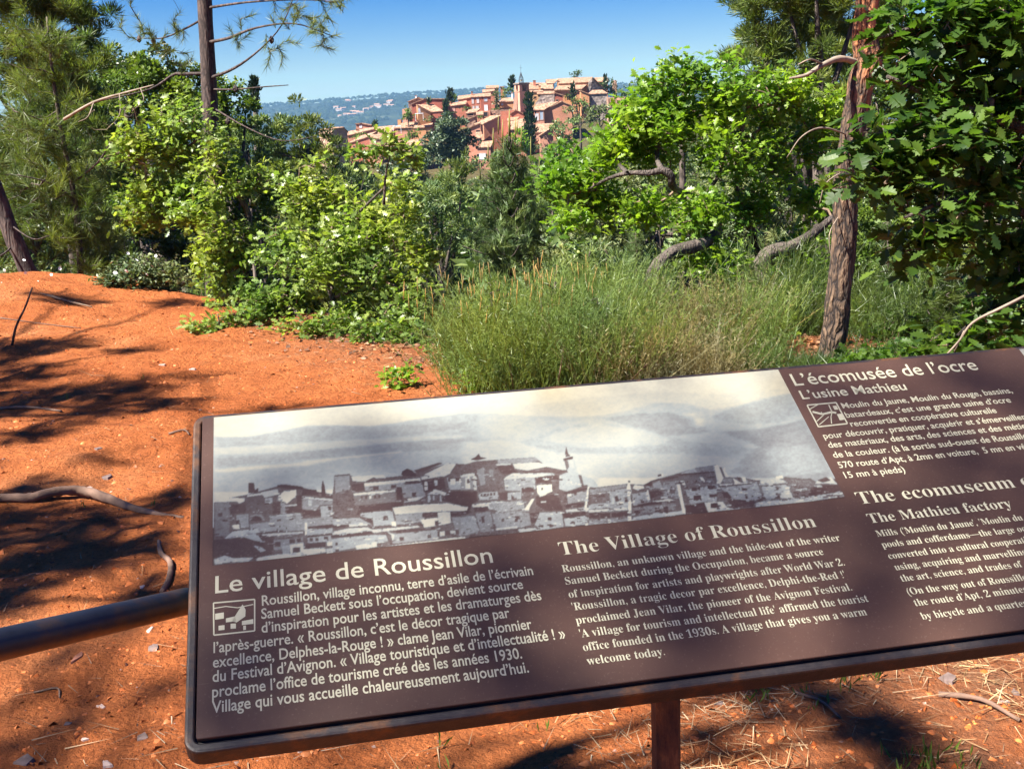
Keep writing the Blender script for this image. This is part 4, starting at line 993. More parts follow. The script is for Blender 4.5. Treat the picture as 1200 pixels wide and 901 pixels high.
W = dict(
    red=wall_mat('brick_red_render', (0.421, 0.160, 0.103)), dred=wall_mat('deep_red_render', (0.321, 0.107, 0.073)), pink=wall_mat('salmon_render', (0.480, 0.236, 0.161)),
    terra=wall_mat('terracotta_render', (0.439, 0.206, 0.130)), orange=wall_mat('orange_ochre_render', (0.505, 0.253, 0.126)), cream=wall_mat('pale_ochre_render', (0.437, 0.281, 0.156)),
    rose=wall_mat('pale_rose_render', (0.508, 0.302, 0.215)), brown=stone_mat('brown_stone', (0.20, 0.12, 0.08), (0.36, 0.22, 0.15)),
    grey=stone_mat('grey_rubble_stone', (0.16, 0.13, 0.11), (0.34, 0.28, 0.24)), tan=stone_mat('tan_rubble_stone', (0.30, 0.18, 0.12), (0.48, 0.31, 0.21)))
M_ROOF, n_, p = new_mat('weathered_clay_tiles')
tc = N(n_, 'ShaderNodeTexCoord'); vo = N(n_, 'ShaderNodeTexVoronoi', Scale=2.2); n_.links.new(tc.outputs['Object'], vo.inputs['Vector'])
c = ramp(n_, vo.outputs['Color'], [(0.1, (0.17, 0.085, 0.05)), (0.45, (0.32, 0.175, 0.105)), (0.8, (0.43, 0.27, 0.17))])
c = mixc(n_, .6, c, ramp(n_, noise(n_, .35, 5, .7), [(.3, (.72, .68, .66)), (.7, (1.1, 1.1, 1.1))]), 'MULTIPLY')
n_.links.new(c, p.inputs['Base Color']); p.inputs['Roughness'].default_value = .9
wv = N(n_, 'ShaderNodeTexWave', Scale=1.5); wv.bands_direction = 'X'; n_.links.new(tc.outputs['Object'], wv.inputs['Vector'])
bump(n_, wv.outputs[0], 0.6, 0.12, p)
M_DARKW = simple_mat('dark_glass', (0.03, 0.028, 0.03), 0.3, .2)
M_PALE = simple_mat('pale_grey_shutter_paint', (0.52, 0.50, 0.50), 0.7, .1)
M_WHITE = simple_mat('white_paint', (0.75, 0.75, 0.76), 0.6, .06)
M_BLUEG = simple_mat('blue_grey_glass', (0.30, 0.36, 0.44), 0.2, .1)
M_IRON = simple_mat('dark_wrought_iron', (0.05, 0.05, 0.06), 0.6, .2)
M_BRONZE = simple_mat('bronze_bell', (0.10, 0.08, 0.05), 0.4, .2, metal=.6)
M_SHUTR = simple_mat('pink_shutter_paint', (0.55, 0.30, 0.26), .7, .1)

def add_roof_slab(mb, a, b, c_, d, th=0.24):
    """quad a,b (eave) c,d (ridge above b, a)"""
    a, b, c_, d = map(np.asarray, (a, b, c_, d)); mb.prism([a, b, c_, d], (0, 0, th))
def window(root, x0, y0, x1, y1, Df, kind, off=0.0):
    """window on a facade whose distance is Df(px)"""
    a = at(x0, y1, Df(x0)); b = at(x1, y1, Df(x1)); h = at(x0, y0, Df(x0))[2] - a[2]
    t = b - a; t[2] = 0; n = np.array([t[1], -t[0], 0]); n /= np.linalg.norm(n) + 1e-9
    w = np.linalg.norm(t); ud = t / w; fr = 0.12
    mb = MB()
    for (u0, u1, z0, z1) in ((-fr, w + fr, -fr, 0), (-fr, w + fr, h, h + fr), (-fr, 0, 0, h), (w, w + fr, 0, h)):
        p0 = a + ud * u0 + np.array([0, 0, z0]); mb.prism([p0, p0 + ud * (u1 - u0), p0 + ud * (u1 - u0) + (0, 0, z1 - z0), p0 + (0, 0, z1 - z0)], n * 0.10 + 0)
    fo = mb.build('window', W['rose'] if kind != 'white' else M_WHITE)
    pm = {'dark': M_DARKW, 'shut': M_PALE, 'white': M_WHITE, 'blue': M_BLUEG, 'pinks': M_SHUTR}[kind]
    ob = [fo]
    if kind in ('shut', 'pinks', 'white'):
        nm = 'shutter'
        for k in (0, 1):
            m2 = MB(); p0 = a + ud * (w * .5 * k + 0.02) + n * .002; m2.prism([p0, p0 + ud * (w * .5 - .04), p0 + ud * (w * .5 - .04) + (0, 0, h), p0 + (0, 0, h)], n * 0.06)
            ob.append(m2.build(nm, pm))
    else:
        m2 = MB(); m2.prism([a, a + ud * w, a + ud * w + (0, 0, h), a + (0, 0, h)], n * 0.03); ob.append(m2.build('pane', pm))
    for o in ob: o.location = (0, 0, 0)
    fo.parent = root; fo.location = -Vector(root.location)
    for o in ob[1:]: o.parent = fo
def chimney(root, x0, y0, x1, y1, D, mat='terra', cap=True):
    a = at(x0, y1 + 1.5, D); b = at(x1, y1 + 1.5, D); h = at(x0, y0, D)[2] - a[2]; w = b[0] - a[0]
    mb = MB(); mb.box((a[0], D, a[2]), (b[0], D + max(w * .7, .7), a[2] + h))
    o = mb.build('chimney', W[mat] if mat in W else M_WHITE); o.parent = root; o.location = -Vector(root.location)
    if cap:
        mb = MB(); mb.box((a[0] - .12, D - .12, a[2] + h), (b[0] + .12, D + max(w * .7, .7) + .12, a[2] + h + .18))
        c_ = mb.build('chimney_cap', M_ROOF); c_.parent = o
V_GROUP = 'ochre houses of the hilltop village'
def house(kind, label, D, base_y, wall, top, ridge=None, depth=9, D1=None, wins=(), chims=(), name='house', cat='house', roof=True, over=.35, roofm=None, grp=V_GROUP):
    """kind 'F': top = facade outline [(px,py)...]; kind 'S': top = eave (x0,y0,x1,y1), ridge = (x0,y0,x1,y1)"""
    D1 = D if D1 is None else D1
    if kind == 'F': xa, xb = top[0][0], top[-1][0]
    else: xa, xb = top[0], top[2]
    Df = lambda x: D + (D1 - D) * (x - xa) / (xb - xa)
    A = at(xa, base_y, Df(xa)); B_ = at(xb, base_y, Df(xb)); zb = min(A[2], B_[2]) - 9.0
    t = B_ - A; t[2] = 0; t /= np.linalg.norm(t); n = np.array([-t[1], t[0], 0.0])   # away from the camera
    root = empty(name, (float((A[0] + B_[0]) / 2), float((A[1] + B_[1]) / 2), float(max(A[2], B_[2]) - .2)), 0, label, cat, grp)
    wb = MB(); rb = MB()
    if kind == 'F':
        tp = [at(x, y, Df(x)) for x, y in top]
        poly = [np.array([tp[0][0], tp[0][1], zb])] + tp + [np.array([tp[-1][0], tp[-1][1], zb])]
        wb.prism(poly[::-1], n * depth)
        for a, b in zip(tp[:-1], tp[1:]):
            s = (b - a) / np.linalg.norm(b - a); a2 = a - s * (over * .7) - n * over; b2 = b + s * (over * .7) - n * over
            rb.prism([a2, b2, b2 + (0, 0, .26), a2 + (0, 0, .26)][::-1], n * (depth + 2 * over))
    else:
        x0, y0, x1, y1 = top; r0x, r0y, r1x, r1y = ridge
        e0 = at(x0, y0, Df(x0)); e1 = at(x1, y1, Df(x1)); hd = n * (depth / 2)
        r0 = at(r0x, r0y, Df(x0) + depth / 2); r1 = at(r1x, r1y, Df(x1) + depth / 2)
        b0 = e0 + n * depth; b1 = e1 + n * depth; lo = lambda q: np.array([q[0], q[1], zb])
        m0 = np.array([e0[0], e0[1], 0]) + hd; m0[2] = r0[2]; m1 = np.array([e1[0], e1[1], 0]) + hd; m1[2] = r1[2]
        v = [e0, e1, b1, b0, lo(e0), lo(e1), lo(b1), lo(b0), m0 - (0, 0, .02), m1 - (0, 0, .02)]
        hip0 = abs(r0x - x0) > 3; hip1 = abs(r1x - x1) > 3
        fs = [(4, 5, 1, 0), (6, 7, 3, 2)]
        fs += [(7, 4, 0, 3)] if hip0 else [(7, 4, 0, 8, 3)]
        fs += [(5, 6, 2, 1)] if hip1 else [(5, 6, 2, 9, 1)]
        wb.add(v, fs)
        up = (r0 - e0); up = up / np.linalg.norm(up) * over; ea, eb = e0 - t * over * .6 - up * .9, e1 + t * over * .6 - up * .9
        R0 = r0 if hip0 else m0 - t * over * .6; R1 = r1 if hip1 else m1 + t * over * .6
        add_roof_slab(rb, ea, eb, R1, R0)
        dn = np.array([n[0], n[1], 0]) * over; dn[2] = -.1
        Ba, Bb = b0 - t * over * .6 + dn, b1 + t * over * .6 + dn
        add_roof_slab(rb, Bb, Ba, R0, R1)
        if hip0: rb.prism([Ba, ea, R0], (0, 0, .24))
        if hip1: rb.prism([eb, Bb, R1], (0, 0, .24))
    w_ = wb.build('walls', W[wall]); w_.parent = root; w_.location = -Vector(root.location)
    if roof: r_ = rb.build('roof', roofm or M_ROOF); r_.parent = root; r_.location = -Vector(root.location)
    for q in wins: window(root, *q[:4], Df, q[4])
    for q in chims: chimney(root, *q[:4], Df((q[0] + q[2]) / 2) + (2.5 if len(q) < 6 else q[5]), q[4])
    return root
H = house
# lower left quarter
H('F', 'tan stone gable with a shaded right flank at the far left end of the village', 330, 172, 'tan', [(389, 152), (402.5, 150.5), (407, 155)], depth=8, D1=333)
H('F', 'small salmon house with two chimney-like ends rising above the leftmost long roof', 404, 158, 'pink', [(417, 145.7), (423, 145.2), (434, 147.4)], depth=6, wins=[(421.7, 147.2, 424, 149.6, 'white')])
H('S', 'house with the long sloping roof above an ivy strip, leftmost of the low roofs', 392, 170, 'terra', (407.3, 159.3, 437.3, 151.6), (406.5, 155, 436.5, 149.7), depth=8, chims=[(417.6, 152, 420.4, 157, 'pink')])
H('S', 'low house with pale diagonal verge just below the ivy strip', 372, 182, 'red', (409.5, 168.3, 433, 160), (423.7, 159.7, 441.7, 154.8), depth=9, wins=[(414, 171, 416, 173.5, 'dark')])
H('S', 'house with the wide flat roof beside the small lone cypress', 400, 162, 'brown', (438.3, 154.3, 461, 153), (438.3, 150, 461, 147.8), depth=9)
H('S', 'house with a shadowed loggia under its eave, below the wide flat roof', 384, 168, 'tan', (443, 157.5, 457.5, 156), (441, 154.6, 459.5, 152.6), depth=7, wins=[(444.5, 158.4, 451, 160.6, 'dark')])
H('S', 'salmon house low on the left whose wall shows beneath a ragged tile edge', 362, 176, 'pink', (432.3, 161.7, 446, 163.4), (432, 159, 445, 158), depth=7, wins=[(440, 166, 441.4, 168, 'dark')])
H('S', 'salmon house with a dark strip under a long tiled roof and white awning', 392, 160, 'pink', (463, 150.6, 485, 149.8), (472, 144.4, 487, 143.6), depth=9, wins=[(466, 151.4, 482, 153.2, 'dark')])  # eave's shade put in as one wide dark pane
H('S', 'orange house under the long tiled roof next to the blue-green cedar', 390, 165, 'orange', (485.6, 150.6, 504, 149.2), (486.5, 143.7, 508.5, 143.2), depth=9)
H('S', 'house of which only a tiled roof strip shows above the young oak', 346, 188, 'tan', (468, 171, 495.5, 170.4), (464, 165.6, 496, 164.2), depth=9)
H('F', 'small orange-red block beside the olive garden tree', 396, 152, 'orange', [(465.8, 140.6), (469.6, 140.4)], depth=4, roof=False)
# upper left quarter
H('F', 'tall brick-red house with a blank wall and diagonal left verge, highest at the left', 402, 138, 'dred', [(482.3, 122.6), (498, 116.4), (520.3, 116.6)], depth=13)
H('F', 'house with a white chimney peeping out behind the tall brick-red house', 414, 134, 'brown', [(478.6, 119.6), (489.5, 115.2), (498, 117.4)], depth=8, chims=[(486.8, 112.6, 488.6, 116, 'white')])
H('S', 'orange-red house with a lit gable and porch before the tall red one', 394, 142, 'dred', (504.8, 131.6, 518, 130.6), (489.4, 123.6, 508, 123.2), depth=9, wins=[(496, 135.4, 500.6, 138.8, 'blue')])
H('F', 'lit orange gable wall with one white window beneath the tall brick-red house', 391.5, 142, 'orange', [(489.0, 123.6), (504.6, 131.8)], depth=1.2, D1=393, wins=[(490.6, 127.2, 492.2, 131.8, 'white')], over=.2)  # orange is the sunlit side put into the colour; the front is deep red
H('F', 'narrow pinkish tower wall at the left edge of the upper village', 410, 140, 'rose', [(471.2, 128.4), (476.8, 126.6)], depth=4, roof=False)
H('S', 'low red house with pink shutters right of the two dark cypresses', 404, 136, 'red', (524.3, 125.4, 546, 122.4), (524.5, 123, 546, 118.6), depth=8, wins=[(529.6, 127.4, 533, 130.4, 'pinks')], chims=[(526, 119.6, 528.6, 122.6, 'terra')])
H('S', 'two-storey red house left of the big shuttered one', 410, 128, 'red', (537, 117.2, 552.4, 114.6), (538.6, 113.4, 552.6, 111.6), depth=9, wins=[(539.4, 118.6, 540.8, 121.4, 'dark'), (545, 118, 546.2, 120.6, 'dark')])
H('S', 'big deep-red house with four pale shuttered windows on its left half', 407, 132, 'red', (551.7, 114.5, 563.6, 113.9), (554, 111.4, 564.4, 110.6), depth=10, wins=[(553, 115.6, 555.2, 121.6, 'shut'), (558.6, 115.2, 561.4, 121, 'shut'), (553.8, 124.4, 556, 128, 'shut'), (557.4, 124.2, 561, 128, 'shut')], chims=[(552.4, 108, 554, 112, 'terra')])
H('S', 'shaded crimson right half of the big shuttered house, with one blue window', 406, 133, 'dred', (563.8, 113.9, 574.6, 113.2), (564.6, 110.6, 573.4, 109.8), depth=11, wins=[(567.3, 115.2, 571, 119, 'blue'), (568, 123.6, 571.3, 129.6, 'white')])  # deeper red than the left half: its shade put into the wall colour
H('S', 'small roof stepping up behind the big deep-red house', 424, 116, 'red', (566, 109.2, 579, 106.8), (568, 105.8, 580, 105.2), depth=8)
H('S', 'topmost tan house left of the bell tower, partly overgrown', 436, 112, 'tan', (570, 104, 584, 103.4), (570.6, 101.2, 581.4, 101), depth=8)
H('F', 'red chimney block on the skyline between the overgrown house and the garden', 434, 112, 'red', [(586.4, 102.4), (590.6, 102.4)], depth=3, cat='chimney block')
H('S', 'orange house under a pale roof just left of the bell tower', 400, 134, 'orange', (585, 120.3, 601.6, 119), (589.6, 116, 604, 115.2), depth=8, wins=[(587.6, 121.4, 589.6, 123.6, 'blue')], chims=[(599.5, 109, 601.1, 115.4, 'white')])
H('F', 'terrace wall of stone with one black opening under the dark tree', 394, 142, 'brown', [(572, 129.6), (601, 128.2)], depth=3, roof=False, wins=[(578.2, 132.6, 580, 134.8, 'dark')], name='retaining_wall', cat='wall')
H('F', 'terracotta block with a big square black opening below the crimson house', 391, 144, 'terra', [(565.6, 130.2), (574.4, 129.8)], depth=6, roof=False, wins=[(567, 131.8, 571.6, 136.8, 'dark')])
# heart of the village
H('S', 'small house with a row of dark openings right of the cedar top', 388, 142, 'brown', (546.4, 133.2, 558, 131.8), (549.6, 129.4, 563.6, 128), depth=7, wins=[(548, 133.6, 555, 136, 'dark')])
H('F', 'brown shed wall with a pale verge touching the cedar', 374, 152, 'brown', [(546.4, 141.2), (557, 136.6)], depth=8)
H('F', 'plain pillar-like wall with a green gap to its right, mid village', 376, 150, 'tan', [(556.8, 136.4), (558.4, 136.2)], depth=3, roof=False)
H('S', 'low roof above a green gap, between the pillar wall and black square opening', 384, 144, 'terra', (558.8, 135.3, 565.6, 134.6), (559.6, 132.4, 565.6, 131), depth=6)
H('F', 'large terracotta shed wall under a long diagonal verge in mid village', 366, 168, 'terra', [(566.8, 145.6), (586.4, 136.4)], depth=9, D1=368)
H('F', 'orange strip of wall right of the large diagonal verge', 369, 166, 'orange', [(579.2, 142), (582.2, 141.6)], depth=3, roof=False)
H('F', 'salmon shed below the brown shed wall with a small shaded window', 356, 164, 'pink', [(548, 151), (562.4, 145.2)], depth=8, wins=[(558, 153, 562.6, 155.2, 'dark')], chims=[(563.8, 147, 566.2, 156, 'pink')])
H('S', 'tiny roof with a dark recess beneath, right of the cedar', 352, 170, 'red', (558.4, 162, 564, 161.6), (559, 156, 565, 155.4), depth=5, wins=[(559.4, 162.6, 563.6, 164.6, 'dark')])
H('F', 'red stepped wall with a pointed top beneath the large diagonal verge', 358, 172, 'red', [(563, 167), (574, 159.8), (579, 164)], depth=5, roof=False)
H('S', 'lowest house with a broad tiled roof over a violet-shaded wall', 346, 190, 'pink', (559, 173.2, 574.6, 172.6), (563.4, 167.2, 578.4, 165.6), depth=9, wins=[(558.8, 181, 561, 184.2, 'dark'), (561.6, 180.6, 568.8, 186.6, 'white')])
H('F', 'terracotta block with two steps directly left of the bell tower foot', 386, 144, 'red', [(586.2, 130.6), (600, 129.8), (605, 128.6)], depth=6, roof=False)
H('F', 'brick-red gable house leaning against the foot of the bell tower', 380, 148, 'red', [(598.6, 133.6), (604.4, 129.6), (616, 135)], depth=7)
H('S', 'topmost of the three stacked roofs left of the tall cypress', 374, 150, 'cream', (595.6, 142.4, 605.4, 141), (598, 139.2, 609, 137.6), depth=6)
H('S', 'middle of the three stacked roofs left of the tall cypress', 368, 156, 'cream', (596, 148.4, 614.4, 142.8), (598.6, 144.2, 614, 139.2), depth=7)
H('S', 'lowest of the three stacked roofs left of the tall cypress, above a pale green tree', 360, 162, 'terra', (597.4, 152.4, 615.6, 151.4), (600.6, 146.8, 617, 143.6), depth=8)
# right quarter and church
H('F', 'large terracotta house right of the tall cypress with a long rising verge', 378, 152, 'terra', [(637.6, 129.4), (658.6, 119.6), (670, 124.5)], depth=12)
H('S', 'porch front with pale shutters and dark glass, left side of the large terracotta house', 376.5, 150, 'pink', (624.6, 129.2, 637.6, 129), (628.6, 123.4, 655, 119.8), depth=7, wins=[(627, 133, 631.4, 141.4, 'shut'), (632.8, 130.8, 636.6, 140.6, 'blue')])
H('S', 'broad tiled roof stepping down below the large terracotta house', 364, 165, 'rose', (626, 155.6, 640, 155), (627.4, 146.6, 650, 145.2), depth=9)
H('F', 'salmon gable with one tiny window low right of the tall cypress', 357, 178, 'pink', [(632.6, 159.4), (641.8, 154), (646.4, 161.4)], depth=8, wins=[(637.6, 160, 639.8, 162.2, 'dark')])
H('S', 'cream house with small windows right of the bell tower', 398, 122, 'cream', (620.6, 108.6, 636, 108), (621.4, 107, 636, 106.6), depth=6, wins=[(626.4, 113.2, 628.6, 116, 'dark'), (622, 111.6, 623.2, 113.4, 'dark')])
H('S', 'long house behind the bell tower with two red chimneys and a shadowed eave', 412, 114, 'dred', (617, 105.2, 648, 104.4), (616.8, 97.6, 647.4, 98.4), depth=10, chims=[(625, 95, 628, 100.4, 'red'), (631.4, 101, 633.8, 107.4, 'orange', -1)])
H('S', 'low tiled roof edge above the dark ruined stone wall', 396, 118, 'cream', (630, 110.8, 649.4, 110.4), (631, 107.8, 648.4, 107.6), depth=6)
H('F', 'dark ruined stone wall with a stepped left edge', 390, 130, 'grey', [(627.6, 121), (630.4, 117.6), (634, 112.4), (649.6, 111.4)], depth=2, roof=False, name='ruined_wall', cat='wall')
H('F', 'dark red block with an arched door shadow next to the ruined wall', 396, 124, 'dred', [(650.2, 109.6), (659.6, 112.2)], depth=8, wins=[(651.8, 116.8, 654, 120, 'dark')])
CH = 'hilltop stone church with a long orange roof and aisle, right of the tower'
ch = H('S', CH, 418, 112, 'orange', (655.4, 98.5, 689.6, 96.6), (656, 92.9, 694.6, 91.2), depth=15, name='church', cat='church', grp=None)
def church_part(nm, mat, build):
    mb = MB(); build(mb); o = mb.build(nm, mat); o.parent = ch; o.location = -Vector(ch.location)
def _aisle_w(mb):
    e0, e1 = at(650, 106.2, 412), at(681.5, 104.8, 412); lo = e0[2] - 9
    mb.prism([(e0[0], 412, lo), (e1[0], 412, lo), (e1[0], 412, e1[2]), (e0[0], 412, e0[2])], (0, 6, 0))
church_part('aisle', W['orange'], _aisle_w)
church_part('aisle_roof', M_ROOF, lambda mb: mb.prism([at(649, 106.6, 411.4), at(682, 105.2, 411.4), at(688, 100.2, 418), at(654, 101.4, 418)], (0, 0, .3)))
church_part('gable', W['grey'], lambda mb: mb.prism([at(689.4, 118, 417.4), at(711, 116, 420), at(710.6, 107.6, 420), at(694.7, 91.4, 417.4), at(689.4, 96.8, 417.4)], (0, 2, 0)))  # grey carries the gable's shade as colour; the nave stays orange
church_part('verge', M_ROOF, lambda mb: mb.prism([at(694.5, 91.2, 416.6), at(711.6, 108.2, 419.4), at(711.6, 107.2, 419.4), at(694.5, 90.4, 416.6)], (0, 3, 0)))
H('S', 'brown stone house joined to the left end of the church', 416, 112, 'brown', (641, 98.4, 649, 98), (640.6, 94.2, 655, 93.6), depth=9)
H('S', 'hipped-roof sacristy with a shaded grey right wall, right below the church gable', 404, 126, 'grey', (690.8, 110.6, 711.4, 109.8), (694.4, 106.6, 706, 106.2), depth=8)  # shaded side of the sacristy put into the wall colour as grey
H('F', 'orange lit wall and small roof between the church and the sacristy', 403, 124, 'orange', [(680.6, 107), (690.4, 110.8)], depth=6)  # sunlit left side put into the wall colour as orange
H('S', 'house with an orange roof behind the church gable', 432, 104, 'terra', (700.6, 96.4, 712, 96), (696.4, 92, 710, 91), depth=9)
H('F', 'pale block with a shaded side on the skyline behind the round pines', 436, 112, 'rose', [(719.4, 94.6), (722.6, 94.2)], depth=6, roof=False)
H('F', 'long pinkish rampart with vertical ribs, right end of the village', 396, 140, 'tan', [(711.4, 114.6), (738, 113.4)], depth=2, roof=False, name='rampart', cat='rampart', grp=None)
ramp_ = [o for o in bpy.data.objects if o.get('category') == 'rampart'][0]
for k in range(11):
    x = 712.6 + k * 2.35; mb = MB(); a = at(x, 117 + (k % 3), 395.4); mb.box((a[0] - .18, 395.1, a[2] - 8), (a[0] + .18, 396, a[2] + .6))
    o = mb.build('rib', W['rose']); o.parent = ramp_; o.location = -Vector(ramp_.location)

# bell tower: oblique square shaft, belfry with openings, iron campanile with bell and cross
Dt = 388.0
tb = at(610, 136, Dt); ttop = at(610, 98.5, Dt); sc = Dt / F
bt = empty('bell_tower', (tb[0], Dt + 2, tb[2]), 0, 'square bell tower with open belfry and iron campanile above the roofs', 'bell tower')
corner = np.array([tb[0], Dt, 0.0]); eL = np.array([-1.66, 2.4, 0]); eR = np.array([3.25, 2.0, 0])
def tower_block(mb, z0, z1, g=0.0, s0=0.0, s1=1.0, q0=0.0, q1=1.0):
    o_ = corner + eL * s0 + eR * q0; a = eL * (s1 - s0); b = eR * (q1 - q0); c0 = o_ + (a + b) / 2
    pts = [o_, o_ + b, o_ + a + b, o_ + a]; pts = [c0 + (p_ - c0) * (1 + g) for p_ in pts]
    mb.prism([(p_[0], p_[1], z0) for p_ in pts], (0, 0, z1 - z0))
def bt_part(nm, mat, mb, parent=None):
    o = mb.build(nm, mat)
    if parent is None: o.parent = bt; o.location = -Vector(bt.location)
    else: o.parent = parent
    return o
zb_ = at(610, 108, Dt)[2]; zt_ = ttop[2]
mb = MB(); tower_block(mb, tb[2] - 6, zb_); shaft = bt_part('shaft', W['rose'], mb)
mb = MB(); tower_block(mb, zb_ + .002, zb_ + .25, .08); bt_part('string_course', W['tan'], mb)
for (s, q) in ((0, 0), (0, .72), (.7, 0), (.7, .72)):
    mb = MB(); tower_block(mb, zb_ + .25, zt_ - .35, 0, s, s + .3, q, q + .28); bt_part('pier', W['rose'] if q == 0 else W['brown'], mb)  # right-hand piers darker: the tower's shaded side put into their colour
mb = MB(); tower_block(mb, zt_ - .35, zt_ - .1, .05); tower_block(mb, zt_ - .1, zt_ + .25, .16); bt_part('cornice', W['grey'], mb)
mb = MB(); c0 = corner + (eL + eR) / 2
mb.prism([tuple((c0 + v_ * .5)[:2]) + (zt_ + .25,) for v_ in (-eL - eR, -eL + eR, eL + eR, eL - eR)], (0, 0, .12)); bt_part('cap', M_ROOF, mb)
cz = zt_ + .37; cg = np.array([c0[0] - .1, c0[1], cz])
mb = MB()
for k in range(8):
    a = math.radians(45 * k + 10); prof_ = [(0.78, 0), (.78, .9), (.70, 1.5), (.42, 2.2), (.18, 2.9), (.05, 3.4)]
    mb.tube([cg + np.array([math.cos(a) * r, math.sin(a) * r, h]) for r, h in prof_], .055, 4)
for r, h in ((.78, .05), (.78, .9), (.62, 1.8), (.24, 2.75)):
    mb.tube([cg + np.array([math.cos(t_) * r, math.sin(t_) * r, h]) for t_ in np.linspace(0, 2 * math.pi, 13)], .05, 4)
cage = bt_part('campanile_cage', M_IRON, mb)
mb = MB(); mb.tube([cg + (0, 0, 3.3), cg + (0, 0, 5.9)], [.05, .03], 5); mb.tube([cg + (-.45, 0, 4.9), cg + (.45, 0, 4.9)], .03, 4); bt_part('cross', M_IRON, mb, cage)
mb = MB()
mb.tube([cg + (0, 0, z_) for z_ in (.45, .5, .65, .85, 1.1, 1.2)], [.44, .42, .34, .27, .22, .08], 10); bt_part('bell', M_BRONZE, mb, cage)
mb = MB(); w0 = at(604.6, 133, Dt - 1); w1 = at(600, 133, Dt - 1); w2 = at(604.6, 106, Dt + 2)
mb.prism([at(600, 136, Dt + 1), at(606, 136, Dt + 1), at(606, 105, Dt + 1), at(604, 107, Dt + 1), at(602.6, 118, Dt + 1)], (0, 3, 0)); bt_part('buttress', W['rose'], mb)
# flat awnings
for lab, x0, x1, y, D_ in (('long white awning strip on the salmon roof at the left of the village', 460, 470, 148.6, 388), ('short pale awning beneath the lit orange gable', 486.4, 496, 133.8, 388)):
    a, b = at(x0, y, D_), at(x1, y, D_); aw = empty('awning', (a[0], D_, a[2] - 2.2), 0, lab, 'awning')
    mb = MB(); mb.box((a[0], D_, a[2]), (b[0], D_ + 2.2, a[2] + .22)); o = mb.build('canopy', M_WHITE); o.parent = aw; o.location = -Vector(aw.location)
    for x in (a[0] + .1, b[0] - .1):
        mb = MB(); mb.box((x - .06, D_ + .1, a[2] - 2.4), (x + .06, D_ + .22, a[2])); o = mb.build('leg', M_WHITE); o.parent = aw; o.location = -Vector(aw.location)

# village trees
def cypress(label, px, ytop, ybase, wpx, D, seed, mat=None, group='dark cypresses of the village'):
    hpx = ybase - ytop; cr = []
    for k in range(6):
        f_ = (k + .5) / 6; w_ = wpx / 2 * (math.sin(math.pi * min(f_ * .62 + .12, 1)) ** .8) * (.55 if k == 0 else 1)
        cr.append(ell(px, ytop + hpx * f_, w_, hpx / 8.5, D, 1.0))
    return far_tree('cypress_tree', label, 'cypress', cr, 2.2, mat or M_CYP, seed, group, nclump=70, rclump=.6, elong=1.9, upright=1.6, dens=2.6)
cypress('tallest cypress, a dark green column right of the bell tower', 620.5, 110, 182, 11, 352, 1)
cypress('dark broad cypress on the skyline left of the red houses', 527, 105.5, 124, 5.6, 418, 2)
cypress('cypress standing lower in front of the blank brick-red wall end', 522.3, 118, 134, 4.6, 396, 3)
cypress('thin cypress in front of the blank brick-red wall', 502.4, 115.8, 123.5, 2.6, 398, 4)
cypress('pointed cypress on the skyline directly left of the bell tower', 600, 91.5, 105, 5, 440, 5)
cypress('small cypress before the orange church aisle', 671.2, 100, 119, 4, 400, 6)
cypress('sharp cypress tip on the skyline right of the church gable', 709.6, 90.6, 108, 3, 424, 7)
cypress('tiny lone cypress between the flat roofs at the left of the village', 439.8, 143.6, 152, 4, 408, 8)
cypress('cypress tip rising above the pines far left, beyond the leaning trunk', 297.5, 92, 130, 12, 110, 9)
ft = far_tree
ft('pine_tree', 'dark pine crown sticking up behind the church roof', 'tree', [ell(674, 88.5, 6, 3.4, 440), ell(677.5, 86, 3, 3, 440)], 2.0, M_DARK, 21)
ft('pine_tree', 'left one of the two round pines right of the church gable', 'tree', [ell(706.5, 101, 5, 7, 422), ell(703, 103, 3.4, 6, 422)], 2.0, M_DARK, 22)
ft('pine_tree', 'right one of the two round pines right of the church gable', 'tree', [ell(716, 100.5, 6.2, 8, 424), ell(715, 108, 5.5, 5, 424)], 2.0, M_DARK, 23)
ft('tree', 'small green tree on the skyline beside the dark broad cypress', 'tree', [ell(533.4, 115, 3.8, 5.5, 418), ell(531, 119, 3.6, 4, 418)], 2.0, M_MIDG, 24)
ft('tree', 'dark column-shaped tree between the crimson house and the orange one', 'tree', [ell(581.5, 112, 4.2, 7, 398), ell(581, 121, 4.4, 8, 398)], 2.0, M_DARK, 25)
ft('bush', 'green garden mass on the skyline left of the bell tower', 'bush', [ell(592, 109, 5.5, 4.5, 430), ell(598, 106.5, 5.5, 4, 430), ell(589, 113.5, 4.4, 3, 430)], 2.0, M_MIDG, 26, trunk=False)
ft('tree', 'olive-yellow garden tree below the white chimney at the upper left', 'tree', [ell(478, 131, 5.2, 7, 392), ell(483, 137, 5.5, 5, 392), ell(473.5, 137.5, 3.6, 3.6, 392)], 2.2, M_MIDG, 27)
ft('bush', 'bright little shrub beside the porch of the lit orange gable', 'bush', [ell(498.5, 141, 3.4, 1.8, 386)], 1.8, M_BROOM, 28, trunk=False)
ft('bush', 'grey shrub right of the porch of the lit orange gable', 'bush', [ell(504, 139.6, 3, 3.6, 385)], 1.8, M_OLIVE, 29, trunk=False)
ft('bush', 'green hedge below the salmon house with the white awning', 'bush', [ell(486, 158.4, 8, 4.6, 380), ell(478, 160.6, 6, 2.8, 380), ell(492, 155, 4, 3.4, 380)], 2.2, M_MIDG, 30, trunk=False)
ft('bush', 'ivy strip hanging below the leftmost long roof', 'bush', [ell(416, 160.6, 7, 1.6, 384), ell(421.5, 158.2, 5, 1.5, 384)], 1.8, M_MIDG, 31, trunk=False)
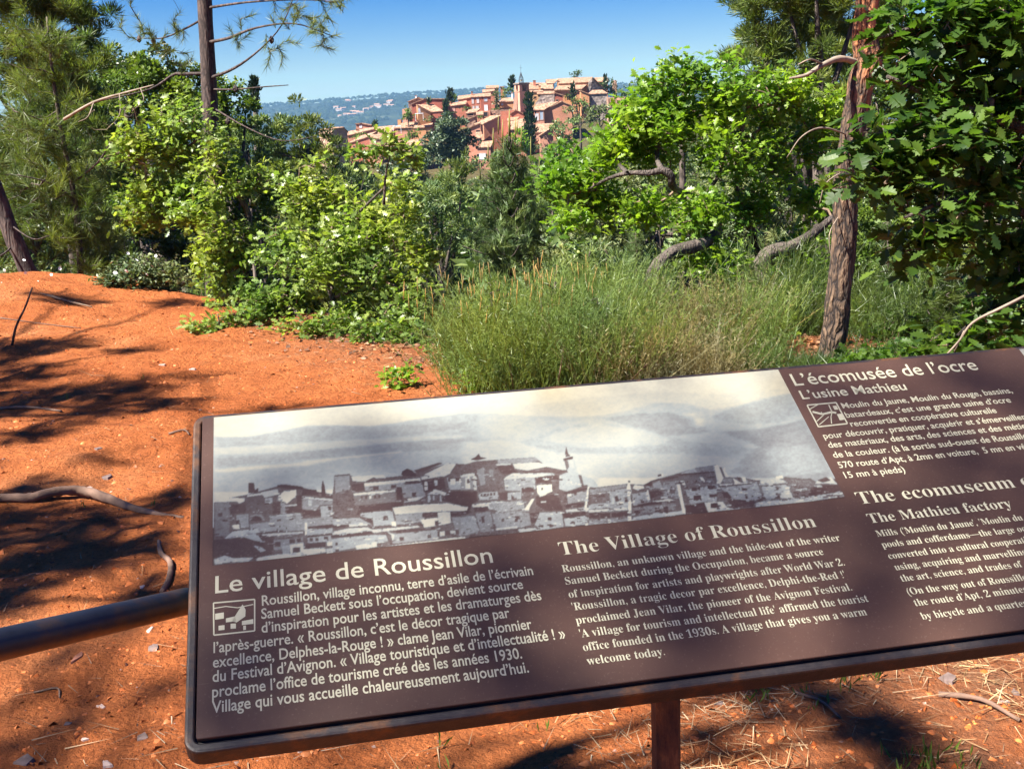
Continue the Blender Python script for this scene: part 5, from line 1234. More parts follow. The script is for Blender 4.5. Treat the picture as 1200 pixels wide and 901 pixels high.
ft('bush', 'green planting seen in the gap at mid village', 'bush', [ell(562, 137.6, 3.6, 1.8, 380)], 1.8, M_MIDG, 32, trunk=False)
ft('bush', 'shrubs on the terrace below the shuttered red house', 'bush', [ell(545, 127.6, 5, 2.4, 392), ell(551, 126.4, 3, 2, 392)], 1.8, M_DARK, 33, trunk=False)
ft('cedar_tree', 'big blue-green cedar in front of the village, left of centre', 'cedar', [ell(526, 151, 24, 21, 240), ell(510, 165, 19, 22, 240), ell(541, 166, 17, 20, 240), ell(527, 139, 16, 12, 240), ell(523, 180, 24, 14, 240)], 3.0, M_CEDAR, 34, nclump=80, rclump=.32, dens=2.2)
ft('tree', 'yellow-green round tree in front of the stacked roofs', 'tree', [ell(606, 162, 13, 11, 300), ell(598, 170, 10, 9, 300), ell(614, 170, 7, 8, 300)], 2.8, M_OAK_B, 35, nclump=30)
ft('bush', 'shrubs before the orange church aisle, left of the small cypress', 'bush', [ell(664.5, 113.4, 4.4, 4, 398), ell(668, 116, 3, 2.4, 398)], 1.9, M_DARK, 36, trunk=False)
ft('tree', 'olive-green tree partly covering the large terracotta house', 'tree', [ell(676, 117, 6, 6, 330), ell(683, 122, 8, 6, 330), ell(668, 128, 8, 5, 330), ell(688, 130, 8, 6, 330)], 2.4, M_PINE_G, 37, nclump=30, dens=.7)
ft('tree', 'grey-green trees falling away right of the salmon gable', 'tree', [ell(655, 152, 10, 12, 300), ell(662, 165, 14, 13, 300), ell(652, 178, 14, 10, 300), ell(668, 145, 12, 10, 300)], 2.8, M_PINE_G, 38, nclump=50)
ft('tree', 'dull green tree crown beneath the rampart', 'tree', [ell(700, 128, 14, 8, 300), ell(716, 132, 12, 9, 300), ell(692, 138, 12, 10, 300)], 2.8, M_OLIVE, 39, nclump=40)
ft('bush', 'silvery shrub at the foot of the salmon gable', 'bush', [ell(631, 172, 5, 4.6, 340), ell(640, 180, 7, 5, 335)], 2.2, M_OLIVE, 40, trunk=False)
for i, (x, y, rx, ry) in enumerate(((739, 102, 8, 3.6), (748, 97.5, 7, 4.4), (757, 98.5, 5, 4.6))):
    ft('umbrella_pine', ('left', 'middle', 'right')[i] + ' of the three umbrella pines on the skyline right of the village', 'pine', [ell(x, y, rx, ry, 455)], 2.0, M_PINE_G, 50 + i, 'umbrella pines on the skyline', nclump=12, dens=.75, base=at(x, 113, 455))
ft('bush', 'green tree line under the umbrella pines', 'bush', [ell(733, 110, 9, 3.4, 430), ell(747, 111, 10, 3, 430), ell(760, 113, 8, 3, 430), ell(726, 106, 5, 4, 430)], 2.1, M_MIDG, 54, trunk=False)
# ------------------------------------------------------------------ far slope: woods as one mass, single white farmhouses
rg = np.random.default_rng(5)
n = 16000
a = rg.uniform(-.52, .52, n); Y = rg.uniform(3500, 6300, n) ** 1.0; X = a * Y
keep = vnoise(X, Y, 330) + .5 * vnoise(X, Y, 120) > -.16; X, Y = X[keep], Y[keep]
Zf = terrain(X, Y)
octv = np.array([(1, 0, 0), (0, 1, 0), (-1, 0, 0), (0, -1, 0), (0, 0, 1.0)]); octf = np.array([(0, 1, 4), (1, 2, 4), (2, 3, 4), (3, 0, 4)])
s = rg.uniform(7, 17, len(X)); ang = rg.uniform(0, 6.28, len(X)); R3 = np.zeros((len(X), 3, 3)); R3[:, 0, 0] = np.cos(ang); R3[:, 0, 1] = -np.sin(ang); R3[:, 1, 0] = np.sin(ang); R3[:, 1, 1] = np.cos(ang); R3[:, 2, 2] = .75
v, f, t = instance_mesh(octv, octf, np.column_stack([X, Y, Zf - 1]), R3, s, rg.random(len(X)))
tag(mesh_obj('far_woods', v, f, leaf_mat('far_wood_canopy', (0.010, 0.019, 0.010), (0.025, 0.04, 0.018), 0.05, 0.1), None, False, t), 'blue-green woods covering the slope beyond the village', kind='stuff')
M_FARW = simple_mat('pale_render_far', (0.40, 0.36, 0.32), .9, .1)
spots = [(407, 119.6), (408.6, 120.2), (402.5, 129), (414, 127), (428.6, 130.2), (430, 129.4), (413.6, 132.6), (417, 132.8), (420, 134), (406, 136.2), (411, 136.6), (415, 136.2), (396.8, 130.6), (443.5, 126.6), (456, 121), (458, 120.2), (452.6, 124.6), (436, 127), (398.6, 137.6), (441.4, 124.8), (459, 125.4), (423.6, 133.2), (393.6, 127.6)]
def march(px, py):
    d = ray(px, py); Ys = np.linspace(3500, 6000, 500); q = EYE[None] + d[None] * (Ys / d[1])[:, None]
    h = terrain(q[:, 0], q[:, 1]) - q[:, 2]; i = np.argmax(h > 0); return q[i if h[i] > 0 else 200]
for i, (px, py) in enumerate(spots):
    q = march(px, py); w = rg.uniform(8, 15); dp = rg.uniform(9, 13); h = rg.uniform(6, 9)
    root = empty('farmhouse', (q[0], q[1], q[2]), rg.uniform(-.4, .4), 'distant pale farmhouse ' + ('high' if py < 125 else 'half way up' if py < 131 else 'low') + ' on the far slope, ' + ('at the left end' if px < 410 else 'in the middle' if px < 440 else 'nearest the village'), 'farmhouse', 'far farmhouses on the slope')
    mb = MB(); mb.add([(-w, 0, -3), (w, 0, -3), (w, dp, -3), (-w, dp, -3), (-w, 0, h), (w, 0, h), (w, dp, h), (-w, dp, h), (-w, dp/2, h+2.5), (w, dp/2, h+2.5)], [(0, 1, 5, 4), (2, 3, 7, 6), (1, 2, 6, 9, 5), (3, 0, 4, 8, 7)]); mb.build('walls', M_FARW, root)
    mb = MB(); mb.prism([(-w-.5, -.6, h-.2), (w+.5, -.6, h-.2), (w+.5, dp/2, h+2.6), (-w-.5, dp/2, h+2.6)], (0, 0, .5)); mb.prism([(w+.5, dp+.6, h-.2), (-w-.5, dp+.6, h-.2), (-w-.5, dp/2, h+2.6), (w+.5, dp/2, h+2.6)], (0, 0, .5)); mb.build('roof', M_ROOF, root)
# ------------------------------------------------------------------ trees between the path and the village
bg_ = 'pines of the wooded valley'
ft('dark_tree', 'dark broadleaf tree at upper left behind the long-needled pine', 'tree', [ell(150, 125, 60, 60, 26), ell(120, 190, 70, 70, 26), ell(200, 150, 50, 60, 26), ell(90, 110, 40, 50, 27), ell(180, 90, 36, 26, 26)], 4.2, M_MIDG, 101, nclump=100, rclump=.24, dens=1.3)
ft('dark_tree', 'dark green tree mass directly left of the tall bare pine trunk', 'tree', [ell(215, 135, 45, 45, 34), ell(240, 190, 60, 60, 34), ell(180, 230, 70, 60, 34)], 3.8, M_MIDG, 102, nclump=70, rclump=.22)
ft('pine_tree', 'clumpy pine behind the tall bare trunk, to its right', 'pine', [ell(275, 165, 38, 38, 48), ell(305, 190, 40, 45, 48), ell(260, 215, 45, 50, 48), ell(318, 150, 22, 22, 48)], 3.4, M_PINE_G, 103, nclump=80, rclump=.2, elong=1.4, upright=.6, width=.7)
ft('pine_tree', 'rounded pine with light tufts whose top touches the far slope', 'pine', [ell(352, 150, 30, 34, 58), ell(372, 175, 36, 36, 58), ell(330, 185, 34, 36, 58), ell(392, 190, 26, 34, 58), ell(360, 225, 50, 44, 58)], 3.2, M_PINE, 104, nclump=110, rclump=.17, elong=1.5, upright=.8, width=.6)
ft('pine_tree', 'short pine under the leftmost village roofs', 'pine', [ell(405, 205, 26, 30, 90), ell(425, 215, 26, 28, 90), ell(395, 235, 30, 32, 90)], 3.0, M_PINE_G, 105, nclump=60, rclump=.2, elong=1.4, upright=.7, width=.6)
ft('pine_tree', 'dusky green pine below the tiled strip roof', 'pine', [ell(470, 205, 26, 24, 95), ell(455, 225, 36, 30, 95), ell(490, 195, 20, 22, 95)], 3.0, M_CEDAR, 106, nclump=60, rclump=.2, elong=1.3, upright=.6, width=.7)
ft('pine_tree', 'yellowish-topped pine under the big cedar', 'pine', [ell(538, 195, 20, 18, 80), ell(528, 215, 26, 26, 80), ell(545, 240, 26, 36, 80)], 3.0, M_PINE_Y, 107, nclump=60, rclump=.2, elong=1.5, upright=1.0, width=.6)
ft('pine_tree', 'grey-green drooping pine at mid valley, left of the candle-topped sapling', 'pine', [ell(505, 245, 40, 38, 34), ell(480, 285, 50, 40, 34), ell(535, 285, 36, 40, 34), ell(520, 225, 26, 24, 34)], 3.6, M_PINE_G, 108, nclump=120, rclump=.17, elong=1.8, upright=.3, width=.45)
ft('pine_tree', 'dull green pine between the two young oaks', 'pine', [ell(450, 260, 40, 44, 44), ell(425, 290, 50, 46, 44), ell(480, 320, 60, 40, 44)], 3.4, M_PINE, 109, nclump=90, rclump=.18, elong=1.6, upright=.5, width=.5)
ft('pine_tree', 'soft grey-green pine right of the candle-topped sapling', 'pine', [ell(645, 225, 30, 34, 40), ell(630, 265, 40, 40, 40), ell(665, 270, 40, 40, 40)], 3.4, M_PINE_G, 110, nclump=90, rclump=.18, elong=1.6, upright=.6, width=.5)
ft('scrub_tree', 'grey scrubby thicket seen through the crooked oak', 'tree', [ell(700, 270, 60, 50, 22), ell(760, 240, 60, 50, 22), ell(840, 240, 70, 60, 22), ell(900, 260, 60, 60, 22), ell(650, 310, 60, 40, 22)], 3.8, M_OLIVE, 111, nclump=140, rclump=.16, elong=1.4, width=.6)
ft('scrub_tree', 'blue-green scrub below the grey thicket, beside the broom', 'tree', [ell(700, 320, 50, 34, 16), ell(650, 335, 40, 28, 16), ell(600, 330, 50, 30, 18), ell(760, 330, 50, 40, 16)], 4.0, M_PINE_G, 112, nclump=90, rclump=.2, elong=2.0, upright=1.0, width=.35)
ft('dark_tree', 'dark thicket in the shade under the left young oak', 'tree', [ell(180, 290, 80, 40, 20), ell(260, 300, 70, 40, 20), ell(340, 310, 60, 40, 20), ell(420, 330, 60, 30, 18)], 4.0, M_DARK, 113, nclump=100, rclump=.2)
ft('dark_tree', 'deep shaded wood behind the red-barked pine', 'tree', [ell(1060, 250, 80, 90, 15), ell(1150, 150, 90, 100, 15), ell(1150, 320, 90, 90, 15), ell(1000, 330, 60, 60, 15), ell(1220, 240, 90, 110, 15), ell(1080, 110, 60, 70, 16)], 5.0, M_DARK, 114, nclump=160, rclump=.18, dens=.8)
ft('pine_tree', 'feathery sunlit pine towering at the top right behind the crooked oak', 'pine', [ell(925, 30, 55, 50, 24), ell(890, 75, 40, 36, 24), ell(960, 90, 55, 45, 24), ell(905, -30, 60, 50, 24), ell(990, 40, 45, 60, 24), ell(970, -40, 70, 50, 24), ell(1050, 60, 60, 60, 24), ell(1060, -20, 60, 50, 24)], 4.2, M_PINE_Y, 115, nclump=220, rclump=.17, elong=2.4, upright=.7, width=.34, dens=2.2)
ft('pine_tree', 'pine with light green crown filling the gap behind the crooked oak, right', 'pine', [ell(930, 170, 60, 60, 26), ell(960, 230, 50, 60, 26), ell(880, 150, 50, 40, 26)], 4.0, M_PINE, 116, nclump=120, rclump=.19, elong=2.2, upright=.6, width=.38, dens=1.7)
ft('pine_tree', 'tall pine with a slim dark stem standing at the top left corner', 'pine', [ell(40, 20, 60, 50, 20), ell(95, 15, 35, 30, 20), ell(20, 90, 60, 50, 20), ell(75, 85, 40, 36, 20), ell(-20, 20, 50, 70, 20), ell(110, 60, 24, 20, 20), ell(30, -50, 80, 50, 20)], 4.0, M_PINE_Y, 117, nclump=190, rclump=.16, elong=2.4, upright=.6, width=.32, dens=1.9)
ft('pine_tree', 'olive pine filling the left edge behind the leaning trunk', 'pine', [ell(10, 200, 60, 70, 17), ell(70, 240, 60, 60, 17), ell(-30, 270, 60, 60, 17), ell(110, 290, 50, 50, 17)], 4.4, M_PINE, 118, nclump=140, rclump=.18, elong=2.4, upright=.3, width=.34, dens=1.7)
ft('pine_tree', 'yellow-green pine filling the gap left of the tall bare trunk', 'pine', [ell(60, 130, 60, 60, 19), ell(120, 160, 50, 60, 19), ell(20, 170, 60, 60, 19), ell(100, 230, 70, 50, 19), ell(90, 70, 40, 40, 19)], 4.2, M_PINE_Y, 119, nclump=150, rclump=.17, elong=2.4, upright=.5, width=.34, dens=1.8)
ft('scrub_tree', 'mid-green bushy tree behind the young oak, at the left', 'tree', [ell(240, 210, 60, 50, 22), ell(180, 260, 60, 50, 22), ell(310, 240, 50, 50, 22), ell(270, 270, 70, 50, 22)], 4.2, M_MIDG, 120, nclump=110, rclump=.2, dens=1.2)
ft('pine_tree', 'light green pine wall behind the right end of the crooked oak', 'pine', [ell(950, 120, 60, 60, 19), ell(1000, 180, 50, 70, 19), ell(900, 60, 40, 50, 19), ell(1040, 100, 50, 60, 19), ell(940, 0, 60, 60, 19), ell(1010, -20, 60, 60, 19), ell(880, 20, 24, 26, 19)], 4.2, M_PINE_Y, 121, nclump=180, rclump=.16, elong=2.4, upright=.6, width=.34, dens=1.8)
ft('scrub_tree', 'fresh green understorey between the crooked oak and the red-barked trunk', 'tree', [ell(930, 330, 50, 50, 13), ell(1010, 290, 50, 60, 13), ell(880, 370, 60, 30, 13), ell(1060, 350, 60, 50, 13)], 4.6, M_MIDG, 122, nclump=110, rclump=.2, dens=1.2)
ft('dark_tree', 'dark leafy tree closing the gap between the young pine and the tall bare trunk', 'tree', [ell(130, 88, 44, 32, 30), ell(185, 95, 50, 34, 30), ell(95, 70, 34, 34, 30), ell(225, 105, 30, 30, 30)], 4.0, M_DARK, 123, nclump=90, rclump=.26, dens=1.5)
ft('dark_tree', 'mid-green tree rising right behind the tall bare trunk, above the clumpy pine', 'tree', [ell(262, 112, 26, 28, 36), ell(285, 132, 26, 26, 36), ell(245, 130, 30, 30, 36)], 3.8, M_MIDG, 124, nclump=60, rclump=.26, dens=1.4)
ft('tree', 'grey-green tree hiding the foot of the lowest house', 'tree', [ell(560, 192, 16, 9, 318), ell(544, 184, 12, 9, 318), ell(582, 186, 12, 9, 318)], 2.8, M_PINE_G, 125, nclump=40)
ft('tree', 'small green trees under the low roofs left of the cedar', 'tree', [ell(470, 182, 16, 8, 300), ell(440, 180, 14, 8, 300), ell(492, 184, 12, 9, 300)], 2.8, M_MIDG, 126, nclump=40)
# the valley floor between: individual pines, copied
src = [bpy.data.objects[n_] for n_ in ('pine_tree.001',)] if False else None
kinds = []
for k, (mt, lab) in enumerate(((M_PINE, 'green'), (M_PINE_G, 'grey-green'), (M_MIDG, 'leafy'), (M_DARK, 'dark'))):
    c0 = at(600, 250, 120); el = [(np.array([0, 120, 4.6]), np.array([2.6, 2.6, 2.4])), (np.array([.9, 120, 6.6]), np.array([1.9, 1.9, 1.8])), (np.array([-1.3, 120, 3.4]), np.array([1.8, 1.8, 1.6]))]
    kinds.append(far_tree('valley_tree', lab + ' tree among the woods in the hollow between the path and the village', 'tree', el, 3.2, mt, 130 + k, 'trees in the hollow below the village', base=np.array([0, 120, 0.0]), nclump=40, rclump=.25, elong=1.3, width=.7))
rg = np.random.default_rng(77); placed = 0; first = [True] * 4
while placed < 230:
    y = rg.uniform(28, 335); x = rg.uniform(-.50, .50) * y
    if y > 300 and abs(x) > 90: continue
    if abs(x - (-8)) < 20 and y < 60 and rg.random() < .5: continue
    k = int(rg.integers(0, 4)); s = rg.uniform(.75, 1.5)
    z = float(terrain(x, y))
    # keep crowns below the village roofs as in the photograph
    q = np.array([x, y, z + 8.2 * s]) - EYE; c_ = WM.T @ q; px, py = 600 + F * c_[0] / c_[2], 450.5 + F * c_[1] / c_[2]
    lim = np.interp(px, [0, 200, 330, 400, 470, 560, 640, 720, 800, 1200], [170, 150, 165, 172, 196, 196, 186, 150, 130, 110])
    if py < lim: s *= .55
    q[2] = z + 8.2 * s - EYE[2]; c_ = WM.T @ q; py = 450.5 + F * c_[1] / c_[2]
    if py < lim: continue
    o = kinds[k] if first[k] else copy_tree(kinds[k]); first[k] = False
    zone = ['at the left edge of the view', 'behind the long-needled young pine', 'behind the tall bare trunk', 'behind the young oak', 'below the leftmost roofs', 'below the big cedar', 'behind the candle-topped sapling', 'below the church', 'behind the crooked oak', 'behind the red-barked trunk', 'at the right edge of the view'][int(np.clip(np.searchsorted([60, 150, 300, 390, 470, 560, 640, 740, 940, 1060], px), 0, 10))]
    dep = 'close behind the path' if y < 90 else ('half way to the village' if y < 200 else 'near the foot of the village')
    o['label'] = ('green', 'grey-green', 'leafy', 'dark')[k] + ' woodland tree ' + zone + ', ' + dep
    o.location = (x, y, z); o.rotation_euler = (0, 0, rg.uniform(0, 6.28)); o.scale = (s, s, s * rg.uniform(.85, 1.15)); placed += 1

# --- tall bare pine trunk left of centre with sparse branches and cones
D_ = 15.0
limbs = [[(250, 430, D_, .115), (249, 300, D_, .11), (247, 160, D_, .102), (243, 60, D_, .097), (239, -10, D_, .094), (233, -160, D_, .085)],
         [(243, 50, D_, .022), (268, 45, 14.6, .018), (300, 33, 14.2, .013), (345, 28, 13.9, .008), (388, 42, 13.8, .005)],
         [(246, 92, D_, .022), (275, 80, 14.5, .017), (305, 58, 14.3, .010), (330, 30, 14.0, .007), (345, -5, 14, .005)],
         [(246, 86, D_, .02), (215, 87, 15.2, .022), (203, 88, 15.3, .018), (175, 105, 15.2, .012), (120, 118, 15, .008), (95, 125, 15, .005)],
         [(247, 105, D_, .014), (275, 105, 14.6, .010), (310, 102, 14.4, .008), (338, 100, 14.3, .005)],
         [(242, 20, D_, .016), (215, 35, 15.4, .012), (190, 45, 15.6, .009), (165, 45, 15.6, .006)],
         [(240, 10, D_, .018), (290, 3, 14.6, .013), (350, 0, 14.2, .009), (400, 3, 14, .006)],
         [(247, 125, D_, .012), (290, 150, 14.6, .008), (330, 165, 14.4, .006), (370, 160, 14.3, .004)]]
crown = [ell(350, 20, 45, 18, 14), ell(378, 45, 22, 20, 13.8), ell(330, 55, 22, 14, 14.2), ell(300, 20, 26, 14, 14.3), ell(190, 52, 36, 18, 15.5), ell(205, 30, 22, 16, 15.4), ell(160, 30, 28, 14, 15.4), ell(395, 3, 28, 10, 14), ell(325, 78, 16, 10, 14.2), ell(280, 40, 20, 18, 14.5), ell(215, 75, 14, 10, 15.2), ell(235, -110, 90, 70, 15), ell(150, -30, 60, 30, 15.2), ell(330, -60, 70, 30, 14.4), ell(325, 105, 14, 6, 14.3)]
make_tree('pine_tree', 'tall pine with a bare upright trunk and sparse drooping needle tufts against the sky', 'pine', limbs, crown, 240, 36, 0, 'pine', M_PINE, M_BARK_DK, 201, nlen=.14, nwid=.0065, nspread=.85, along=.16, up=.1, tip=.003, maxr=.010)
rt = bpy.context.scene.objects['pine_tree.012'] if False else [o for o in bpy.data.objects if o.get('label', '').startswith('tall pine with a bare')][0]
rg = np.random.default_rng(8)
def cone(px, py, D, r, root):
    mb = MB(); c_ = at(px, py, D); zs = np.linspace(-1, 1, 7); mb.tube([c_ + np.array([0, 0, z_ * r * 1.5]) for z_ in zs], [r * .15, r * .7, r, r, r * .85, r * .55, r * .1], 8, noise=.12)
    o = mb.build('pine_cone', M_BARK_DK, smooth=False); o.parent = root; o.location = -Vector(root.location)
for px, py, D in ((163, 46, 15.5), (318, 47, 14.2), (276, 104, 14.5), (180, 48, 15.5), (267, 142, 14.6)): cone(px, py, D, .032, rt)

# --- leaning dark trunk at the left edge and the long-needled pine sapling before it
make_tree('pine_tree', 'leaning dark trunk at the left edge beside the path with dead side twigs', 'pine',
          [[(48, 345, 12.2, .10), (36, 325, 12.2, .095), (12, 270, 12.2, .09), (-8, 215, 12.2, .085), (-60, 80, 12, .07), (-80, -60, 12, .05)], [(36, 322, 12.2, .014), (20, 330, 12, .010), (-10, 338, 11.9, .006)], [(18, 285, 12.2, .012), (0, 300, 12, .009), (-30, 305, 12, .006)], [(10, 262, 12.2, .010), (38, 280, 12, .006), (58, 276, 12, .004)]],
          [ell(-70, 0, 60, 60, 12), ell(-60, -60, 60, 40, 12)], 60, 26, 0, 'pine', M_PINE, M_BARK_DK, 202, nlen=.15, nwid=.005)
D_ = 13.2
make_tree('young_pine', 'long-needled feathery young pine on the left above the path edge', 'pine',
          [[(95, 330, D_, .040), (90, 250, D_, .034), (75, 170, D_, .028), (62, 90, D_, .020), (55, 20, D_, .012)], [(88, 235, D_, .014), (60, 215, 13, .010), (20, 205, 12.8, .006)], [(85, 215, D_, .014), (115, 190, 13, .010), (130, 165, 12.9, .006)], [(74, 160, D_, .012), (45, 140, 13, .009), (15, 130, 12.9, .006)]],
          [ell(60, 130, 55, 50, D_), ell(30, 180, 50, 50, D_), ell(95, 190, 40, 50, D_), ell(60, 250, 65, 50, D_), ell(105, 280, 40, 50, D_), ell(30, 60, 50, 40, D_), ell(10, 240, 40, 60, D_), ell(70, 60, 30, 40, D_)],
          420, 44, 0, 'pine', M_PINE_Y, M_BARK, 203, nlen=.19, nwid=.0055, nspread=.65, along=.24, up=.35, shell=2.6)
make_tree('dead_branch', 'bare bleached branches arching from the long-needled pine towards the tall trunk', 'branch',
          [[(75, 140, 10.8, .014), (110, 120, 10.7, .012), (150, 108, 10.6, .009), (180, 100, 10.5, .006)], [(110, 120, 10.7, .006), (103, 137, 10.6, .004), (92, 143, 10.6, .003)], [(140, 111, 10.6, .005), (140, 135, 10.5, .004), (125, 152, 10.5, .0025)], [(165, 105, 10.5, .004), (168, 118, 10.4, .003), (155, 130, 10.4, .002)], [(147, 155, 10.5, .004), (145, 175, 10.5, .004), (125, 183, 10.5, .002)]],
          [ell(130, 140, 40, 20, 10.5)], 8, 0, 0, 'pine', M_DRY, M_DEADW, 204, tip=.0018)

# --- candle-topped pine sapling at the centre
D_ = 15.0
sap_l = [[(597, 335, D_, .038), (597, 260, D_, .034), (597, 200, D_, .026), (597, 160, D_, .018), (597, 138, D_, .012)]]
for k, (y, L_) in enumerate(((175, 16), (195, 24), (215, 34), (235, 42), (255, 48), (280, 52), (300, 55))):
    for sgn in (-1, 1, .2, -.3):
        sap_l.append([(597, y, D_, .011), (597 + sgn * L_ * .5, y - 2, D_ - .2 * (1 - abs(sgn)) * 2, .008), (597 + sgn * L_, y - 12, D_ - .5 * (1 - abs(sgn)), .005)])
sap, sk_, _ = make_tree('pine_sapling', 'young pine with upright pale candles in the centre, in front of the village', 'pine', sap_l,
          [ell(597, 190, 22, 18, D_), ell(597, 215, 36, 22, D_), ell(597, 245, 45, 26, D_), ell(597, 275, 50, 26, D_), ell(597, 170, 12, 14, D_), ell(597, 300, 46, 24, D_)], 560, 40, 0, 'pine', M_PINE_G, M_BARK, 205, nlen=.15, nwid=.007, nspread=.6, along=.2, up=.7)
M_CANDLE = leaf_mat('pine_candles', (.16, .17, .05), (.26, .25, .09), .1, .2)
mb = MB()
for x, y0, y1, w in ((597, 160, 128, 2.6), (589, 168, 140, 1.8), (604, 166, 137, 1.8), (578, 176, 150, 2.0), (611, 172, 148, 1.6), (584, 158, 136, 1.4), (572, 190, 168, 1.6), (622, 190, 160, 1.6), (606, 158, 139, 1.4), (563, 210, 190, 1.6), (632, 205, 184, 1.5), (590, 186, 160, 1.6)):
    r = w / 2 * D_ / F; mb.tube([at(x, y0, D_ - .1), at(x, (y0 + y1) / 2, D_ - .1), at(x, y1, D_ - .1)], [r * .8, r, r * .3], 6)
    n = 60
o = mb.build('candles', M_CANDLE, smooth=True); attach(sap, o)
for i, (px, py, D, h) in enumerate(((820, 88, 16, 46), )):
    make_tree('pine_sapling', 'dark pine tip sticking up into the sky above the crooked oak', 'pine', [[(800, 240, D, .05), (800, 150, D, .035), (803, 85, D, .014), (806, 62, D, .006)], [(802, 105, D, .01), (785, 85, D, .006), (780, 70, D, .004)], [(802, 110, D, .01), (820, 90, D, .006)]],
              [ell(795, 85, 18, 14, D), ell(806, 75, 14, 12, D), ell(800, 110, 30, 24, D), ell(800, 150, 40, 30, D), ell(785, 72, 8, 8, D)], 120, 34, 0, 'pine', M_PINE_G, M_BARK, 206, nlen=.15, nwid=.006)

# --- red-barked pine trunk on the right with bleached dead boughs
D_ = 7.05
rp_, _, _ = make_tree('pine_tree', 'thick red-barked pine trunk on the right with bleached dead boughs', 'pine',
    [[(968, 470, D_, 0.0843), (974, 415, D_, 0.0803), (979, 380, D_, 0.0777), (984, 330, D_, 0.0758), (990, 270, D_, 0.0764), (990, 220, D_, 0.0737), (1000, 150, D_, 0.0737), (1009, 100, D_, 0.0790), (1017, 75, D_, 0.0856), (1013, 40, D_, 0.0711), (1017, 0, D_, 0.0659), (1020, -120, D_, 0.0593)]],
    [ell(1010, -90, 110, 50, D_), ell(940, -70, 60, 30, D_)], 110, 30, 0, 'pine', M_PINE, M_BARK_PINE, 207, nlen=.15, nwid=.005, noise_=.05, bn=22)
def bough(root, pts, mat, n=8):
    a_, b_ = PL(pts); sk = Skel(); sk.limb(a_, b_, sub=5); mb = MB(); mb.tube(sk.p, sk.r, n, noise=.07); o = mb.build('bough', mat, smooth=True); attach(root, o)
for L in ([(1008, 74, D_, 0.0171), (985, 69, 6.95, .020), (965, 76, 6.85, .015), (945, 88, 6.75, .011), (925, 92, 6.75, .006)], [(1030, 70, D_, 0.0092), (1065, 66, 6.95, .010), (1088, 73, 6.85, .006)],
     [(998, 160, D_, 0.0053), (965, 150, 6.85, .006), (940, 160, 6.75, .004), (922, 185, 6.75, .002)], [(990, 200, D_, 0.0040), (968, 215, 6.85, .004), (960, 240, 6.85, .002)], [(965, 76, 6.85, .007), (950, 70, 6.75, .005), (935, 76, 6.75, .003)], [(985, 250, D_, 0.0033), (972, 275, 6.85, .003), (975, 310, 6.85, .002)]):
    bough(rp_, L, M_DEADW)
bough(rp_, [(1022, 95, D_, 0.0263), (1034, 86, 6.95, .032), (1041, 90, 6.93, .020), (1039, 97, 6.90, .010)], M_BARK_PINE, 12)

# --- crooked oak with bright leaves, right of centre
D_ = 9.6
ok_l = [[(838, 420, D_, .10), (830, 385, D_, .095), (845, 352, D_, .075), (822, 338, 9.0, .06), (795, 330, 9.0, .05)],
        [(770, 345, 8.6, .058), (765, 325, 8.7, .058), (776, 306, 8.8, .054), (797, 292, 8.9, .052), (822, 286, 9.0, .048), (842, 268, 9.6, .036), (828, 240, 9.9, .030), (800, 226, 9.6, .026), (788, 218, 9.05, .030), (786, 206, 8.95, .032), (776, 200, 8.95, .028), (760, 203, 8.95, .023), (735, 203, 9.0, .019), (712, 210, 9.2, .014), (690, 222, 9.5, .010)],
        [(895, 335, 9.1, .060), (893, 308, 9.1, .062), (905, 295, 9.1, .058), (930, 288, 9.1, .050), (955, 272, 9.2, .036), (975, 255, 9.3, .022)],
        [(830, 385, D_, .07), (870, 360, 9.6, .066), (895, 335, 9.1, .060)],
        [(893, 308, 9.7, .04), (880, 270, 9.7, .035), (865, 220, 9.7, .028), (868, 160, 9.7, .020), (880, 120, 9.7, .012)],
        [(776, 200, 8.95, .024), (770, 182, 9.5, .018), (775, 130, 9.8, .012)], [(735, 203, 8.95, .018), (722, 188, 9.5, .013), (700, 150, 9.8, .009)],
        [(812, 240, 9.4, .018), (840, 210, 9.4, .014), (850, 170, 9.4, .010)], [(822, 338, 9.4, .03), (860, 330, 9.2, .026), (885, 345, 9.1, .018)]]
ok_c = [ell(688, 205, 55, 42, 9.7), ell(742, 168, 52, 42, 9.7), ell(775, 140, 40, 36, 9.8), ell(700, 245, 46, 26, 9.7), ell(790, 130, 58, 42, 9.6), ell(850, 125, 60, 45, 9.7), ell(915, 120, 50, 42, 9.8), ell(775, 185, 40, 34, 9.8), ell(840, 180, 60, 34, 9.4), ell(905, 190, 50, 50, 9.8), ell(820, 262, 48, 28, 9.2), ell(875, 250, 50, 40, 9.6), ell(840, 310, 50, 28, 9.2), ell(900, 345, 36, 24, 9.4), ell(945, 240, 34, 40, 9.9), ell(960, 150, 36, 44, 9.9), ell(935, 300, 34, 30, 9.8), ell(658, 220, 24, 20, 9.6), ell(800, 98, 30, 18, 9.6), ell(760, 255, 34, 20, 9.3), ell(670, 262, 20, 12, 9.3)]
make_tree('oak_tree', 'crooked oak with bright green leaves and bare twisted boughs right of centre', 'oak', ok_l, ok_c, 1500, 11, .074, 'oak', M_OAK_B, M_BARK_OAK, 208, tmpl=LEAF_MD, spread=.06, clump=.13, shell=1.35, noise_=.07, bn=14)
